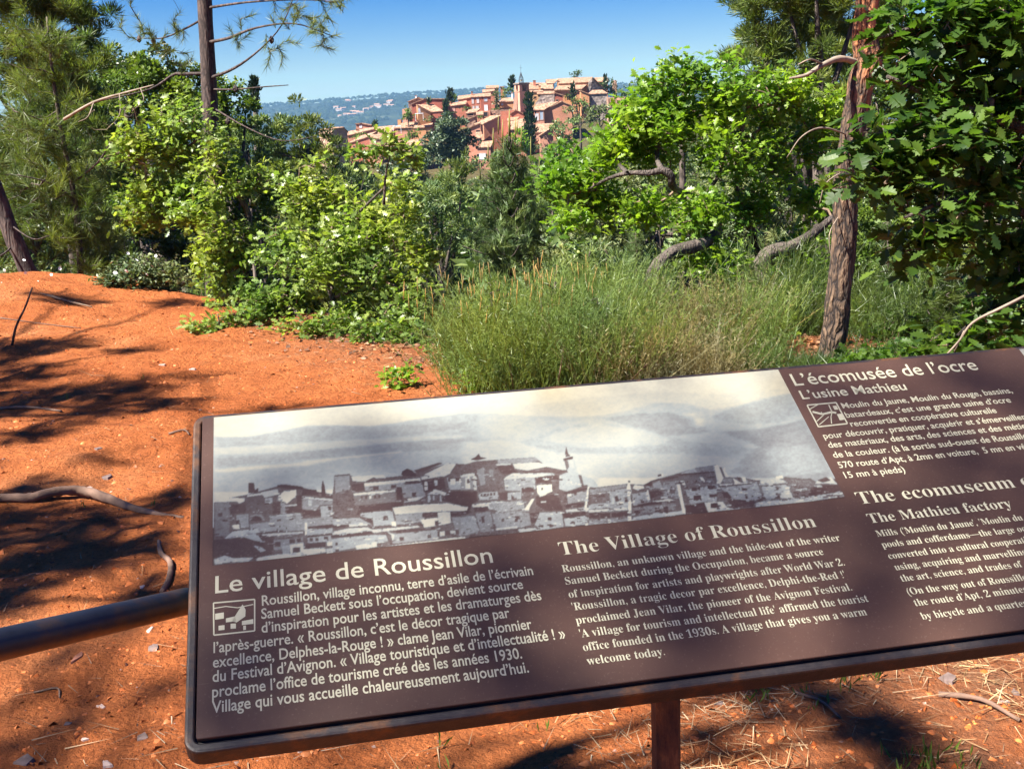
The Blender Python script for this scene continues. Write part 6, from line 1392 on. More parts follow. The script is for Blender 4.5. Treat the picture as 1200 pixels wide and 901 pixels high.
# --- young oak left of centre
D_ = 10.2
yo_l = [[(318, 395, 9.9, .050), (300, 350, 10, .042), (285, 300, 10.1, .034), (292, 255, 10.2, .028), (270, 215, D_, .022), (240, 180, D_, .015), (225, 145, D_, .009)],
        [(285, 300, 10.1, .024), (255, 270, D_, .018), (215, 255, D_, .013), (170, 225, D_, .008)], [(318, 395, 9.9, .032), (335, 340, 9.8, .028), (330, 290, 9.8, .022), (345, 250, 9.8, .016), (352, 215, 9.8, .010)],
        [(385, 410, 9.3, .034), (390, 350, 9.4, .030), (378, 310, 9.5, .024), (400, 270, 9.5, .018), (430, 240, 9.5, .012), (455, 215, 9.5, .007)], [(390, 350, 9.4, .022), (430, 330, 9.3, .016), (465, 300, 9.3, .010)],
        [(318, 395, 9.9, .020), (280, 385, 9.6, .014), (235, 388, 9.4, .008)]]
yo_c = [ell(247, 182, 22, 26, 9.8), ell(248, 225, 20, 24, 9.8), ell(250, 275, 24, 26, 9.8), ell(250, 318, 24, 24, 9.8), ell(195, 145, 60, 26, D_), ell(165, 175, 36, 26, D_), ell(225, 170, 50, 34, D_), ell(250, 205, 55, 34, D_), ell(185, 225, 50, 30, D_), ell(235, 250, 60, 36, D_), ell(180, 265, 40, 24, D_), ell(290, 215, 34, 30, D_), ell(270, 290, 50, 30, 10),
        ell(345, 225, 40, 34, 9.8), ell(370, 260, 62, 44, 9.7), ell(430, 265, 56, 44, 9.5), ell(470, 285, 42, 34, 9.4), ell(320, 300, 50, 40, 9.8), ell(395, 315, 70, 44, 9.5), ell(455, 335, 46, 36, 9.3), ell(335, 350, 60, 34, 9.8), ell(410, 370, 60, 34, 9.3), ell(265, 350, 36, 22, 9.8), ell(480, 362, 34, 28, 9.0), ell(500, 320, 22, 36, 9.2), ell(440, 396, 48, 20, 8.9), ell(370, 392, 50, 18, 9.0), ell(460, 215, 26, 16, 9.5), ell(420, 205, 24, 16, 9.6)]
make_tree('oak_tree', 'young oak with many stems and yellowish green leaves left of centre', 'oak', yo_l, yo_c, 2000, 9, .068, 'oak', M_OAK, M_BARK, 209, tmpl=LEAF_MD, spread=.055, clump=.11, shell=1.25, noise_=.04)
make_tree('oak_sapling', 'thin top twig of oak with large pale leaves before the village roofs', 'oak', [[(450, 240, 9.0, .012), (452, 205, 9, .008), (458, 180, 9, .004)]], [ell(448, 176, 14, 8, 9), ell(460, 172, 10, 9, 9), ell(425, 180, 14, 7, 9), ell(485, 182, 14, 6, 9)], 40, 6, .085, 'oak', M_OAK, M_BARK, 210, spread=.04)
# ------------------------------------------------------------------ foreground oak, right: leaves of its own
D_ = 4.2
fo_l = [[(1420, 760, 4.6, .11), (1400, 400, 4.6, .10), (1370, 200, 4.6, .085), (1330, 60, 4.5, .07), (1300, -150, 4.5, .05)],
        [(1380, 250, 4.6, .045), (1290, 190, 4.4, .032), (1200, 150, 4.2, .022), (1110, 120, 4.1, .013), (1040, 90, 4.0, .007)],
        [(1350, 120, 4.5, .040), (1270, 60, 4.4, .028), (1180, 35, 4.3, .018), (1090, 30, 4.2, .010), (1030, 45, 4.1, .006)],
        [(1390, 330, 4.6, .036), (1290, 300, 4.3, .024), (1200, 250, 4.1, .015), (1120, 235, 4.0, .009), (1060, 255, 3.9, .006)],
        [(1395, 420, 4.6, .026), (1300, 380, 4.3, .018), (1220, 340, 4.1, .011), (1150, 370, 4.0, .007), (1110, 405, 3.9, .004)],
        [(1160, 120, 4.1, .02), (1148, 170, 4.1, .026), (1150, 200, 4.1, .018)]]
fo_c = [ell(1130, 30, 90, 45, 4.2), ell(1180, 110, 70, 50, 4.2), ell(1075, 90, 50, 34, 4.1), ell(1100, 160, 70, 38, 4.0), ell(1040, 165, 40, 18, 4.0), ell(1170, 200, 70, 44, 4.1), ell(1060, 210, 50, 24, 4.0), ell(1120, 260, 70, 34, 4.0), ell(1190, 290, 50, 40, 4.1), ell(1060, 30, 40, 26, 4.2), ell(1200, 20, 60, 50, 4.3), ell(1140, 395, 60, 12, 3.9), ell(1185, 350, 30, 30, 4.0), ell(1010, 200, 20, 30, 4.0), ell(1080, 290, 30, 20, 4.0), ell(1270, 120, 60, 120, 4.4), ell(1290, 300, 60, 80, 4.4)]
rgf = np.random.default_rng(301)
sk = Skel()
for i, L in enumerate(fo_l):
    a_, b_ = PL(L); sk.limb(a_, b_, start=(None if i == 0 else 1))
froot = rooted('oak_tree', sk.p[0], 'shady foreground oak with large lobed leaves hanging in from the right edge', 'oak')
tg, _ = pts_in(fo_c, 620, rgf, 1.6)
sk.grow(tg, rgf, tip=.0022, maxr=.012)
tips = np.array([sk.p[i] for i in sk.tips]); prev = np.array([sk.p[sk.par[i]] for i in sk.tips]); d = tips - prev; d /= np.linalg.norm(d, axis=1)[:, None] + 1e-9
per = 10; n = len(tips) * per
pos = np.repeat(tips, per, 0) + rgf.standard_normal((n, 3)) * .045
dd = np.repeat(d, per, 0) * .5 + rand_dir(n, rgf) * .8; dd[:, 2] = dd[:, 2] * .5 - .12
fr = frames_up(dd, rgf, .45); sz = .076 * rgf.uniform(.5, 1.3, n); tt = rgf.random(n)
cen = pos - EYE; dist = np.linalg.norm(cen, axis=1); cc_ = cen @ WM; pxx = 600 + F * cc_[:, 0] / cc_[:, 2]; pyy = 450.5 + F * cc_[:, 1] / cc_[:, 2]
inside = (pxx > 0) & (pxx < 1195) & (pyy > 5) & (pyy < 415)
order = np.argsort(np.where(inside, dist / sz, 1e9))[:300]
mask = np.zeros(n, bool); mask[order] = True
lv = []
for k in range(6):
    v = LEAF_HI[0].copy(); v[:, 2] += .05 * np.sin(v[:, 1] * 3.3 + k) + .04 * v[:, 0] * math.cos(k * 1.7); v[:, 0] *= 1 + .12 * math.sin(k * 2.1)
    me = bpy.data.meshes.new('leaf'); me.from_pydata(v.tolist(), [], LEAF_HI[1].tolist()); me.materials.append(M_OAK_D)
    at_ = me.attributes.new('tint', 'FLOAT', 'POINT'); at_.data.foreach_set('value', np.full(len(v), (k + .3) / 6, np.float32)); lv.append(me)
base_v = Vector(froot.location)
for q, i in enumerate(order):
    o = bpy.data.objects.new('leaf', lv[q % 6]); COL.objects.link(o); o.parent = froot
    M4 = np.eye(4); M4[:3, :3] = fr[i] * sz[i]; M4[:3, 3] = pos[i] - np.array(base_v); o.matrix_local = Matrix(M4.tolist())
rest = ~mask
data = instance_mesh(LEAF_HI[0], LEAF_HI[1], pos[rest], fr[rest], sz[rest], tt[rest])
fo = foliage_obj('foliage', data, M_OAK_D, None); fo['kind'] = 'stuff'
tr = sk.mesh(True, 9, .04).build('trunk', M_BARK_OAK, smooth=True); tw = sk.mesh(False, 5, 0).build('twigs', M_TWIG, smooth=True); tw['kind'] = 'stuff'
attach(froot, fo, tr, tw)
make_tree('dead_branch', 'pale bare twig with a forked end above the upper edge of the sign, right', 'branch', [[(1235, 330, 3.7, .006), (1175, 360, 3.6, .005), (1140, 378, 3.6, .004), (1125, 398, 3.6, .0035), (1110, 415, 3.6, .003)], [(1130, 388, 3.6, .003), (1118, 412, 3.6, .002)]], [ell(1150, 375, 20, 8, 3.6)], 3, 0, 0, 'pine', M_DRY, M_DEADW, 302, tip=.0012)

# ------------------------------------------------------------------ broom, heath, cistus and low plants
def stems_bush(name, label, cat, patches, n, h, mat, seed, w=.004, lean=.36, twig=5, tl=.07, curve=.12, tintj=.5):
    """dense upright broom-like shrub: fine stems with short twiglets"""
    rg = np.random.default_rng(seed); V = []; Fs = []; T = []; off = 0
    px = np.concatenate([p[0] + rg.uniform(-1, 1, int(n * p[4])) * p[1] + rg.normal(0, 10, int(n * p[4])) for p in patches]); dd = np.concatenate([rg.uniform(p[2], p[3], int(n * p[4])) for p in patches]); hh = np.concatenate([np.full(int(n * p[4]), p[5]) for p in patches])
    N_ = len(px); base = np.array([atz(0, 0, 0)] * 0 or [[(a - 600) / F * b * 1.03 + .0, b, 0] for a, b in zip(px, dd)]); base[:, 2] = terrain(base[:, 0], base[:, 1]) - .05
    cl = vnoise(base[:, 0] * 1, base[:, 1], .28) + .5
    cl2 = vnoise(base[:, 0] + 3, base[:, 1] + 8, .55) + .5; H_ = h * hh * (.45 + .7 * rg.random(N_)) * (.5 + .5 * cl + .5 * cl2)
    dv = rg.standard_normal((N_, 3)) * lean; dv[:, 2] = 1; cv = rg.standard_normal((N_, 3)) * curve; cv[:, 2] = 0
    side = np.cross(dv, rg.standard_normal((N_, 3))); side /= np.linalg.norm(side, axis=1)[:, None]
    ts = [0, .5, 1.0]; rows = []
    for t in ts:
        c_ = base + dv * (H_ * t)[:, None] + cv * (H_ * t * t)[:, None]; ww = w * (1 - .75 * t)
        rows += [c_ - side * ww / 2, c_ + side * ww / 2]
    v = np.stack(rows, 1); f = np.array([(0, 1, 3), (0, 3, 2), (2, 3, 5), (2, 5, 4)])[None] + (np.arange(N_) * 6)[:, None, None]
    tn_ = np.clip(cl * .6 + rg.random(N_) * tintj, 0, 1)
    V.append(v.reshape(-1, 3)); Fs.append(f.reshape(-1, 3)); T.append(np.repeat(tn_, 6)); off = N_ * 6
    k = N_ * twig; which = np.repeat(np.arange(N_), twig); t = rg.uniform(.3, 1.0, k)
    p0 = base[which] + dv[which] * (H_[which] * t)[:, None] + cv[which] * (H_[which] * t * t)[:, None]
    nd = dv[which] * .9 + rand_dir(k, rg) * 1.0; fr_ = frames(nd, rg=rg); L_ = tl * rg.uniform(.5, 1.4, k)
    loc = NEEDLE[0][None] * np.stack([np.full(k, w * .9), L_, np.ones(k)], 1)[:, None, :]
    vv = np.einsum('nij,nkj->nki', fr_, loc) + p0[:, None, :]; ff = NEEDLE[1][None] + (np.arange(k) * 3)[:, None, None]
    V.append(vv.reshape(-1, 3)); Fs.append(ff.reshape(-1, 3) + off); T.append(np.repeat(np.clip(tn_[which] + rg.uniform(-.2, .2, k), 0, 1), 3))
    root = rooted(name, base.mean(0), label, cat); o = mesh_obj('foliage', np.vstack(V), np.vstack(Fs), mat, None, False, np.concatenate(T)); o['kind'] = 'stuff'
    # a few woody stems at the base
    mb = MB()
    for i in rg.choice(N_, min(40, N_), replace=False): mb.tube([base[i], base[i] + dv[i] * H_[i] * .5], [.006, .003], 4)
    s_ = mb.build('stems', M_TWIG); s_['kind'] = 'stuff'
    attach(root, o, s_); return root
stems_bush('broom_bush', 'tall fresh green broom bush left of the sign-top centre with orange shoot tips', 'bush', [(590, 58, 6.5, 8.3, .5, .95), (655, 76, 6.4, 8.5, .5, 1.12)], 4600, .50, M_BROOM, 401, twig=22, w=.0042, tl=.042)
stems_bush('heath_bush', 'dry straw-brown heath bush in front of the oak, right half of the thicket', 'bush', [(800, 62, 6.3, 8.2, .6, .9), (740, 50, 6.3, 8.2, .15, .9), (865, 25, 6.5, 8.0, .1, .7)], 3900, .47, M_HEATH, 402, twig=22, w=.0042, tl=.03)
stems_bush('broom_bush', 'olive broom bush between the fresh green one and the dry heath', 'bush', [(715, 50, 6.5, 8.8, .7, 1.0), (870, 40, 6.6, 8.6, .35, .72)], 4400, .54, M_BROOM, 403, twig=20, w=.0042, tl=.04)
stems_bush('broom_bush', 'small dark green broom at the foot of the red-barked pine', 'bush', [(915, 45, 8.0, 9.2, .6, 1.0), (1000, 80, 6.3, 7.0, .5, .22), (1040, 60, 7.4, 9.0, .5, .7)], 1800, .6, M_DARK, 404, twig=8, w=.005, tl=.1)
stems_bush('grass_tuft', 'tall pale grasses by the cistus at the far edge of the path', 'grass', [(215, 50, 12.2, 13.2, .5, .8), (110, 50, 13.2, 14.2, .5, 1.0)], 1600, .55, M_BROOM, 405, twig=2, w=.005)
stems_bush('broom_bush', 'sparse broom stems just behind the young oak', 'bush', [(470, 70, 9.4, 10.6, 1.0, 1.0)], 1400, .8, M_OLIVE, 406, twig=5, w=.004)
for i, (px_, D_, top_, lab) in enumerate(((905, 8.6, 330, 'dark young pine seedling left of the red-barked trunk'), (1040, 8.4, 250, 'shaded young pine right of the red-barked trunk with whorled dark needles'), (745, 10.5, 255, 'blue-green young pine behind the heath, under the crooked oak'), (1110, 6.6, 300, 'lower shaded young pine under the foreground oak leaves'))):
    hpx = 440 - top_; cr = [ell(px_ + j, 440 - hpx * t_, 34 * (1.15 - t_), hpx * .13, D_) for j, t_ in ((0, .15), (4, .32), (-4, .5), (3, .68), (0, .86))]
    make_tree('young_pine', lab, 'pine', [[(px_, 460, D_, .018), (px_ + 2, 380, D_, .014), (px_, top_ + 10, D_, .005)]], cr, 150, 46, 0, 'pine', (M_PINE_G, M_DARK, M_PINE_G, M_DARK)[i], M_BARK, 410 + i, nlen=.10, nwid=.0032, nspread=.75, along=.14, up=.5)
for i, (px_, D_, top_, w_, lab) in enumerate(((575, 7.0, 318, 40, 'bright feathery young pine in the left part of the broom thicket'), (650, 7.2, 305, 46, 'tallest feathery young pine in the broom thicket'), (700, 6.8, 335, 40, 'low feathery young pine between the broom and the heath'), (540, 7.4, 350, 26, 'small feathery young pine at the left rim of the broom thicket'))):
    hpx = 455 - top_; cr = [ell(px_ + j, 455 - hpx * t_, w_ * (1.2 - .8 * t_), hpx * .16, D_) for j, t_ in ((0, .2), (6, .4), (-6, .6), (3, .8))]
    make_tree('young_pine', lab, 'pine', [[(px_, 470, D_, .016), (px_ + 2, 400, D_, .012), (px_, top_ + 14, D_, .004)]], cr, 110, 40, 0, 'pine', M_BROOM if i != 2 else M_PINE_G, M_BARK, 440 + i, nlen=.095, nwid=.0034, nspread=.55, along=.16, up=.9)
def low_plant(name, label, cat, crown, tips_, per, size, mat, seed, base, leafk='oak', tmpl=LEAF_MD, extra=None):
    limbs = [[(*base, .008), (crown[0][2][0], crown[0][2][1], base[2], .005)]]
    return make_tree(name, label, cat, limbs, [ell(c_[0], c_[1], c_[2] if isinstance(c_[2], (int, float)) else 30, c_[3], c_[4]) for c_ in crown], tips_, per, size, leafk, mat, M_BARK, seed, tmpl=tmpl, spread=.03, tip=.0015, maxr=.006) if False else None
def shrub(name, label, cat, base, crown, n, per, size, mat, seed, tmpl=LEAF_MD, spread=.03):
    b = base; limbs = [[(b[0], b[1], b[2], .010), (b[0] + 2, b[1] - 12, b[2], .007), (b[0], b[1] - 24, b[2], .004)]]
    return make_tree(name, label, cat, limbs, [ell(*c_) for c_ in crown], n, per, size, 'oak', mat, M_BARK, seed, tmpl=tmpl, spread=spread, tip=.0014, maxr=.007)
def tips_on(root, spec, seed):
    rg = np.random.default_rng(seed); mb = MB()
    for px, D0, D1, h0, h1, n in spec:
        for _ in range(n):
            a = px + rg.normal(0, 45); D = rg.uniform(D0, D1); x = (a - 600) / F * D * 1.03; z = float(terrain(x, D)) + rg.uniform(h0, h1); L = rg.uniform(.06, .16); b = np.array([x, D, z]); d = np.array([rg.normal(0, .12), rg.normal(0, .12), 1.0])
            mb.tube([b, b + d * L * .5, b + d * L], [.0022, .003, .0015], 4)
    o = mb.build('shoot_tips', M_TIPS, smooth=True); o['kind'] = 'stuff'; attach(root, o)
M_TIPS = leaf_mat('orange_shoot_tips', (.30, .17, .05), (.38, .26, .10), .1, .2)
tips_on([o for o in bpy.data.objects if o.get('label', '').startswith('tall fresh green broom')][0], [(590, 6.7, 8.2, .36, .50, 60), (650, 6.7, 8.4, .40, .56, 50)], 440)
shrub('oak_seedling', 'low oak shoots creeping onto the bare path, left of the young oak', 'shrub', (255, 392, 9.2), [(232, 386, 26, 12, 9.2), (262, 378, 22, 14, 9.3), (290, 372, 24, 14, 9.4)], 90, 6, .065, M_OAK, 420)
shrub('oak_seedling', 'tiny bright green seedling just above the upper edge of the sign', 'shrub', (465, 462, 6.9), [(465, 446, 16, 14, 6.9), (473, 436, 10, 9, 6.9)], 26, 6, .05, M_OAK_B, 421)
shrub('shrub', 'dense green undergrowth at the foot of the young oak, right side', 'shrub', (430, 430, 8.6), [(430, 400, 36, 22, 8.6), (465, 405, 34, 24, 8.5), (400, 385, 40, 20, 8.9), (495, 395, 24, 20, 8.4), (510, 420, 18, 12, 8.0)], 260, 7, .055, M_MIDG, 422)
shrub('shrub', 'small leafy plant against the left foot of the green broom', 'shrub', (560, 462, 6.7), [(558, 445, 20, 10, 6.7), (575, 438, 12, 9, 6.7)], 36, 5, .05, M_OAK_B, 423)
cis = shrub('cistus_bush', 'cistus bush with many small white flowers at the far edge of the path', 'bush', (165, 356, 11.3), [(160, 322, 34, 24, 11.3), (135, 335, 26, 18, 11.3), (192, 328, 30, 20, 11.4)], 420, 8, .05, M_OLIVE, 424, tmpl=LEAF_LO)[0]
cis2 = shrub('cistus_bush', 'smaller cistus with white flowers by the leaning trunk at the left edge', 'bush', (28, 345, 12.4), [(20, 325, 26, 14, 12.4), (52, 330, 22, 12, 12.4)], 140, 6, .045, M_OLIVE, 425, tmpl=LEAF_LO)[0]
M_PETAL, n_, p = new_mat('white_petals'); p.inputs['Base Color'].default_value = (.85, .84, .80, 1); p.inputs['Roughness'].default_value = .6
M_YEL, n_, p = new_mat('yellow_flower_centre'); p.inputs['Base Color'].default_value = (.75, .5, .05, 1)
rgf = np.random.default_rng(88)
pet = []
fm = MB()
for k in range(5):
    a = k * 2 * math.pi / 5; ca_, sa_ = math.cos(a), math.sin(a); R = lambda x, y, z: (x * ca_ - y * sa_, x * sa_ + y * ca_, z)
    fm.add([R(0, 0, 0), R(.5, -.42, .12), R(.95, -.25, .2), R(.95, .25, .2), R(.5, .42, .12)], [(0, 1, 2, 3, 4)])
fmesh = fm.build('petals', M_PETAL); fmesh_data = fmesh.data; bpy.data.objects.remove(fmesh)
for root, spots_ in ((cis, [(131, 308), (150, 297), (160, 305), (168, 299), (183, 300), (135, 320), (178, 312), (148, 318), (160, 330), (196, 330), (128, 340), (140, 328), (172, 322)]), (cis2, [(5, 317), (28, 305), (30, 320), (45, 331), (60, 322), (16, 330), (70, 315)])):
    for x, y in spots_:
        c_ = at(x, y, 10.95); o = bpy.data.objects.new('flower', fmesh_data); COL.objects.link(o); o.parent = root; o.location = Vector(c_) - Vector(root.location)
        o.rotation_euler = (rgf.uniform(.3, 1.4), rgf.uniform(-.5, .5), rgf.uniform(0, 6)); s = rgf.uniform(.015, .023); o.scale = (s, s, s)

# ------------------------------------------------------------------ ground detail
def ground_pt(px, py):
    d = ray(px, py); z = 0.0
    for _ in range(6):
        q = EYE + d * ((z - EYE[2]) / d[2]); z = float(terrain(q[0], q[1]))
    return q
def ground_root(name, label, cat, pts, mat, seed=0, n=10, lift=.6, ns=.09, parts_name=None):
    """pts [(px,py,r_m,h)] resting on the soil"""
    P_ = []; R_ = []
    for px, py, r, h in pts:
        q = ground_pt(px, py); q[2] += h; P_.append(q); R_.append(r)
    sk = Skel(); sk.limb(P_, R_, sub=6); mb = MB(); mb.tube(sk.p, sk.r, n, noise=ns)
    o = mb.build(name, mat, smooth=True); c_ = Vector(P_[0]); 
    for v in o.data.vertices: v.co -= c_
    o.location = c_; tag(o, label, cat); return o
M_ROOT = simple_mat('weathered_root', (0.14, 0.085, 0.06), .9, .45, 9, .7, 60, .006)
ground_root('exposed_root', 'thick exposed root lying across the soil at the left edge', 'root', [(-60, 596, .020, .01), (0, 588, .020, .018), (35, 588, .021, .02), (60, 584, .022, .03), (95, 583, .024, .035), (125, 589, .022, .025), (150, 596, .018, .012), (180, 602, .013, .002), (215, 606, .009, -.004)], M_ROOT, n=12)
ground_root('exposed_root', 'short grey root running upright between the thick root and the handrail', 'root', [(186, 634, .007, .002), (189, 650, .010, .008), (200, 662, .011, .010), (198, 680, .010, .008), (190, 695, .010, .004)], M_ROOT)
ground_root('stick', 'dark stick stuck in the soil at the far left, leaning right', 'stick', [(15, 404, .010, -.03), (25, 385, .010, .10), (34, 370, .009, .20), (44, 352, .007, .30)], M_BARK_DK) if False else None
def stick3(label, pts, r0, r1, mat):
    P_ = [np.array(q) for q in pts]; sk = Skel(); sk.limb(P_, np.linspace(r0, r1, len(P_)), sub=4); mb = MB(); mb.tube(sk.p, sk.r, 7, noise=.08)
    o = mb.build('stick', mat, smooth=True); c_ = Vector(P_[0])
    for v in o.data.vertices: v.co -= c_
    o.location = c_; tag(o, label, 'stick')
g0 = ground_pt(14, 405); stick3('dark thin stick standing out of the soil at the far left', [g0, g0 + (.06, .0, .16), g0 + (.13, .02, .28), g0 + (.21, .02, .44)], .010, .006, M_BARK_DK)
a = ground_pt(22, 346); b = ground_pt(108, 362); stick3('bleached branch lying at the far end of the path by the leaning trunk', [a + (0, 0, .03), a * .6 + b * .4 + (0, 0, .05), a * .3 + b * .7 + (0, 0, .03), b + (0, 0, .02)], .016, .006, M_TWIG)
for i, (x0, y0, x1, y1, r, lab) in enumerate(((-20, 481, 72, 483, .012, 'dark stick lying flat in the shadow at the left edge'), (198, 509, 222, 510, .007, 'short grey stick touching the upper left of the sign'), (40, 812, 70, 818, .004, 'little brown twig on the soil below the handrail'), (250, 383, 330, 372, .010, 'pale crooked stick in front of the young oak'), (1100, 815, 1195, 846, .009, 'pale stick in the litter at the lower right corner'), (930, 812, 985, 842, .006, 'thin stick lying in the shade below the sign'), (0, 373, 95, 385, .006, 'long thin stick across the path at the far left'))):
    a = ground_pt(x0, y0); b = ground_pt(x1, y1); mid = (a + b) / 2 + np.array([.02, .03, .02]); mid[2] = float(terrain(mid[0], mid[1])) + r * 1.4
    a[2] += r * .6; b[2] += r * .6; stick3(lab, [a, mid, b], r, r * .6, M_ROOT)
# stones
M_ST = [simple_mat('brown_flat_stone', (.20, .08, .05), .9, .4, 18, .5, 30, .004), simple_mat('grey_flat_stone', (.15, .105, .09), .9, .4, 18, .5, 30, .004), simple_mat('pale_flat_stone', (.45, .33, .27), .85, .2, 8, .5, 30, .004)]
def stone(px, py, w, h, k, lab):
    q = ground_pt(px, py); s = np.linalg.norm(q - EYE) / F * w; rgs = np.random.default_rng(int(px * 7 + py)); n = 7; ang = np.sort(rgs.uniform(0, 6.28, n)); rr = rgs.uniform(.7, 1.1, n) * s / 2
    dep = max(.6, h / w * 2.2); bot = [(math.cos(a) * r, math.sin(a) * r * dep, -.01) for a, r in zip(ang, rr)]; top = [(math.cos(a) * r * .8, math.sin(a) * r * .8 * dep, s * rgs.uniform(.06, .14)) for a, r in zip(ang, rr)]
    v = bot + top + [(0, 0, s * .12)]; f = [(i, (i+1) % n, n + (i+1) % n, n + i) for i in range(n)] + [(n + i, n + (i+1) % n, 2 * n) for i in range(n)]
    o = mesh_obj('stone', v, f, M_ST[k]); o.location = q; tag(o, lab, 'stone', None)
for px, py, w, h, k, lab in ((88, 771, 22, 14, 0, 'brown stone below the middle of the handrail'), (181, 759, 16, 10, 1, 'grey stone under the right end of the handrail'), (125, 559, 15, 9, 1, 'dark grey stone above the thick root'), (169, 864, 20, 10, 1, 'dark jagged stone near the lower left, right of the pale ones'), (127, 895, 22, 9, 2, 'pale stone cut by the bottom edge, lower left'), (28, 892, 22, 12, 1, 'dark stone in the bottom left corner'), (103, 573, 16, 6, 2, 'pale flat stone right above the thick root'), (115, 526, 12, 5, 1, 'small dark stone in the sunlit patch above the root'), (166, 688, 8, 6, 2, 'small pale stone just above the handrail'), (117, 829, 15, 6, 2, 'flat pale stone at the middle of the lower left ground'), (80, 848, 12, 6, 1, 'small grey stone left of the flat pale one'), (100, 865, 10, 6, 2, 'little pale pebble near the bottom left'), (176, 738, 9, 8, 2, 'whitish pebble touching the handrail on its underside'), (1110, 796, 26, 12, 1, 'grey flat stone in the litter at the lower right'), (1178, 825, 16, 10, 2, 'rusty pale stone at the right edge'), (1190, 812, 12, 10, 1, 'grey stone at the right edge above the rusty one'), (843, 824, 18, 5, 1, 'bluish stone in the dark shade right of the sign post'), (190, 428, 12, 4, 2, 'pale flat chip on the middle of the path'), (225, 433, 10, 3, 2, 'second pale chip on the path, farther right'), (30, 461, 14, 8, 0, 'dark clod on the shaded path at the left edge')):
    stone(px, py, w, h, k, lab)
# gravel, needle litter and straw that nobody could count
rg = np.random.default_rng(99)
octs = np.array([(1, 0, 0), (0, 1, 0), (-1, 0, 0), (0, -1, 0), (0, 0, .7), (.6, .5, .35)]); octg = np.array([(0, 5, 4), (0, 1, 5), (5, 1, 4), (1, 2, 4), (2, 3, 4), (3, 0, 4)])
def scatter_xy(n, y0=1.6, y1=11, fn=None):
    y = y0 + (y1 - y0) * rg.random(n * 3) ** 1.5; x = rg.uniform(-.50, .50, n * 3) * y; k = (y < np.interp(x, EDGE_X, EDGE_Y) + .4)
    if fn is not None: k &= rg.random(n * 3) < fn(x, y)
    return x[k][:n], y[k][:n]
def clods(n, mu, sg, lo, hi, label, name, mat):
    x, y = scatter_xy(n); z = terrain(x, y); s = rg.lognormal(math.log(mu), sg, len(x)) * (1 + .07 * y)
    v, f, t = instance_mesh(octs, octg, np.column_stack([x, y, z - .25 * np.clip(s, lo, hi)]), frames(np.column_stack([rg.standard_normal(len(x)), rg.standard_normal(len(x)), .3 * rg.standard_normal(len(x))])), np.clip(s, lo, hi), rg.random(len(x)))
    tag(mesh_obj(name, v, f, mat, None, False, t), label, kind='stuff')
clods(1800, .0045, .5, .002, .014, 'small pale and dark grit scattered over the red soil', 'gravel', leaf_mat('gravel_stones', (.14, .05, .03), (.42, .25, .17), 0, .2))
clods(16000, .0050, .55, .002, .022, 'crumbs and clods of the red soil itself', 'soil_crumbs', leaf_mat('soil_crumb', (.36, .09, .025), (.56, .18, .06), 0, .1))
def lit_f(x, y):
    e = np.interp(x, EDGE_X, EDGE_Y); return np.clip(np.clip((x - .0) / .6, 0, 1) * .9 + np.exp(-((y - e + .6) / .9) ** 2) * np.clip((x + 3) / 1.5, 0, 1) + .05, 0, 1) * np.clip(.6 + 2.4 * vnoise(x, y, .5), .15, 1)
x, y = scatter_xy(15000, fn=lit_f); z = terrain(x, y); n = len(x)
dv = np.column_stack([rg.standard_normal(n), rg.standard_normal(n), .16 * rg.standard_normal(n)])
v, f, t = instance_mesh(NEEDLE[0] * np.array([.030, 1, 1]), NEEDLE[1], np.column_stack([x, y, z + .008 * rg.random(n) + .003]), frames_up(dv, rg, .3), rg.uniform(.04, .13, n), rg.random(n))
tag(mesh_obj('needle_litter', v, f, M_DRY, None, False, t), 'dry needles and straw littering the soil', kind='stuff')
x, y = scatter_xy(5000, y0=6.2, y1=9.6, fn=lambda x, y: np.exp(-((y - np.interp(x, EDGE_X, EDGE_Y) + .2) / .6) ** 2) * (x > -2.6)); z = terrain(x, y); n = len(x)
v, f, t = instance_mesh(LEAF_LO[0], LEAF_LO[1], np.column_stack([x, y, z + .012]), frames_up(np.column_stack([rg.standard_normal(n), rg.standard_normal(n), .1 * rg.standard_normal(n)]), rg, .5), rg.uniform(.03, .06, n), rg.random(n))
tag(mesh_obj('dead_leaves', v, f, leaf_mat('brown_dead_leaves', (.10, .05, .03), (.36, .20, .12), .1, .2, (1, 1, 1)), None, False, t), 'brown fallen oak leaves under the bushes', kind='stuff')
def green_f(x, y): return np.clip((x + .35) / .5, 0, 1) * np.clip(2.8 * vnoise(x, y, .25) + .0, 0, 1) + .03 * np.clip((vnoise(x, y, .4) - .2) * 8, 0, 1)
x, y = scatter_xy(1500, y0=2.2, y1=7.5, fn=green_f); z = terrain(x, y); n = len(x); k = 3
xx_ = np.repeat(x, k) + rg.normal(0, .012, n * k); yy_ = np.repeat(y, k) + rg.normal(0, .012, n * k); zz_ = np.repeat(z, k)
dv = np.column_stack([rg.standard_normal(n * k) * .35, rg.standard_normal(n * k) * .35, np.ones(n * k)])
v, f, t = instance_mesh(LEAF_TRI[0] * np.array([.22, 1, 1]), LEAF_TRI[1], np.column_stack([xx_, yy_, zz_]), frames(dv, rg=rg), rg.uniform(.02, .055, n * k), rg.random(n * k))
tag(mesh_obj('grass_shoots', v, f, M_MIDG, None, False, t), 'scattered green sprouts in the soil beneath the sign', kind='stuff')
shrub('shrub', 'dark low undergrowth behind the upper right edge of the sign, under the foreground oak', 'shrub', (1110, 450, 6.6), [(1060, 425, 60, 26, 6.6), (1120, 415, 60, 30, 6.4), (1180, 405, 50, 44, 6.2), (1000, 432, 40, 16, 6.4), (1060, 400, 50, 34, 7.6), (1130, 370, 50, 40, 7.4)], 620, 7, .06, M_OAK_D, 431)
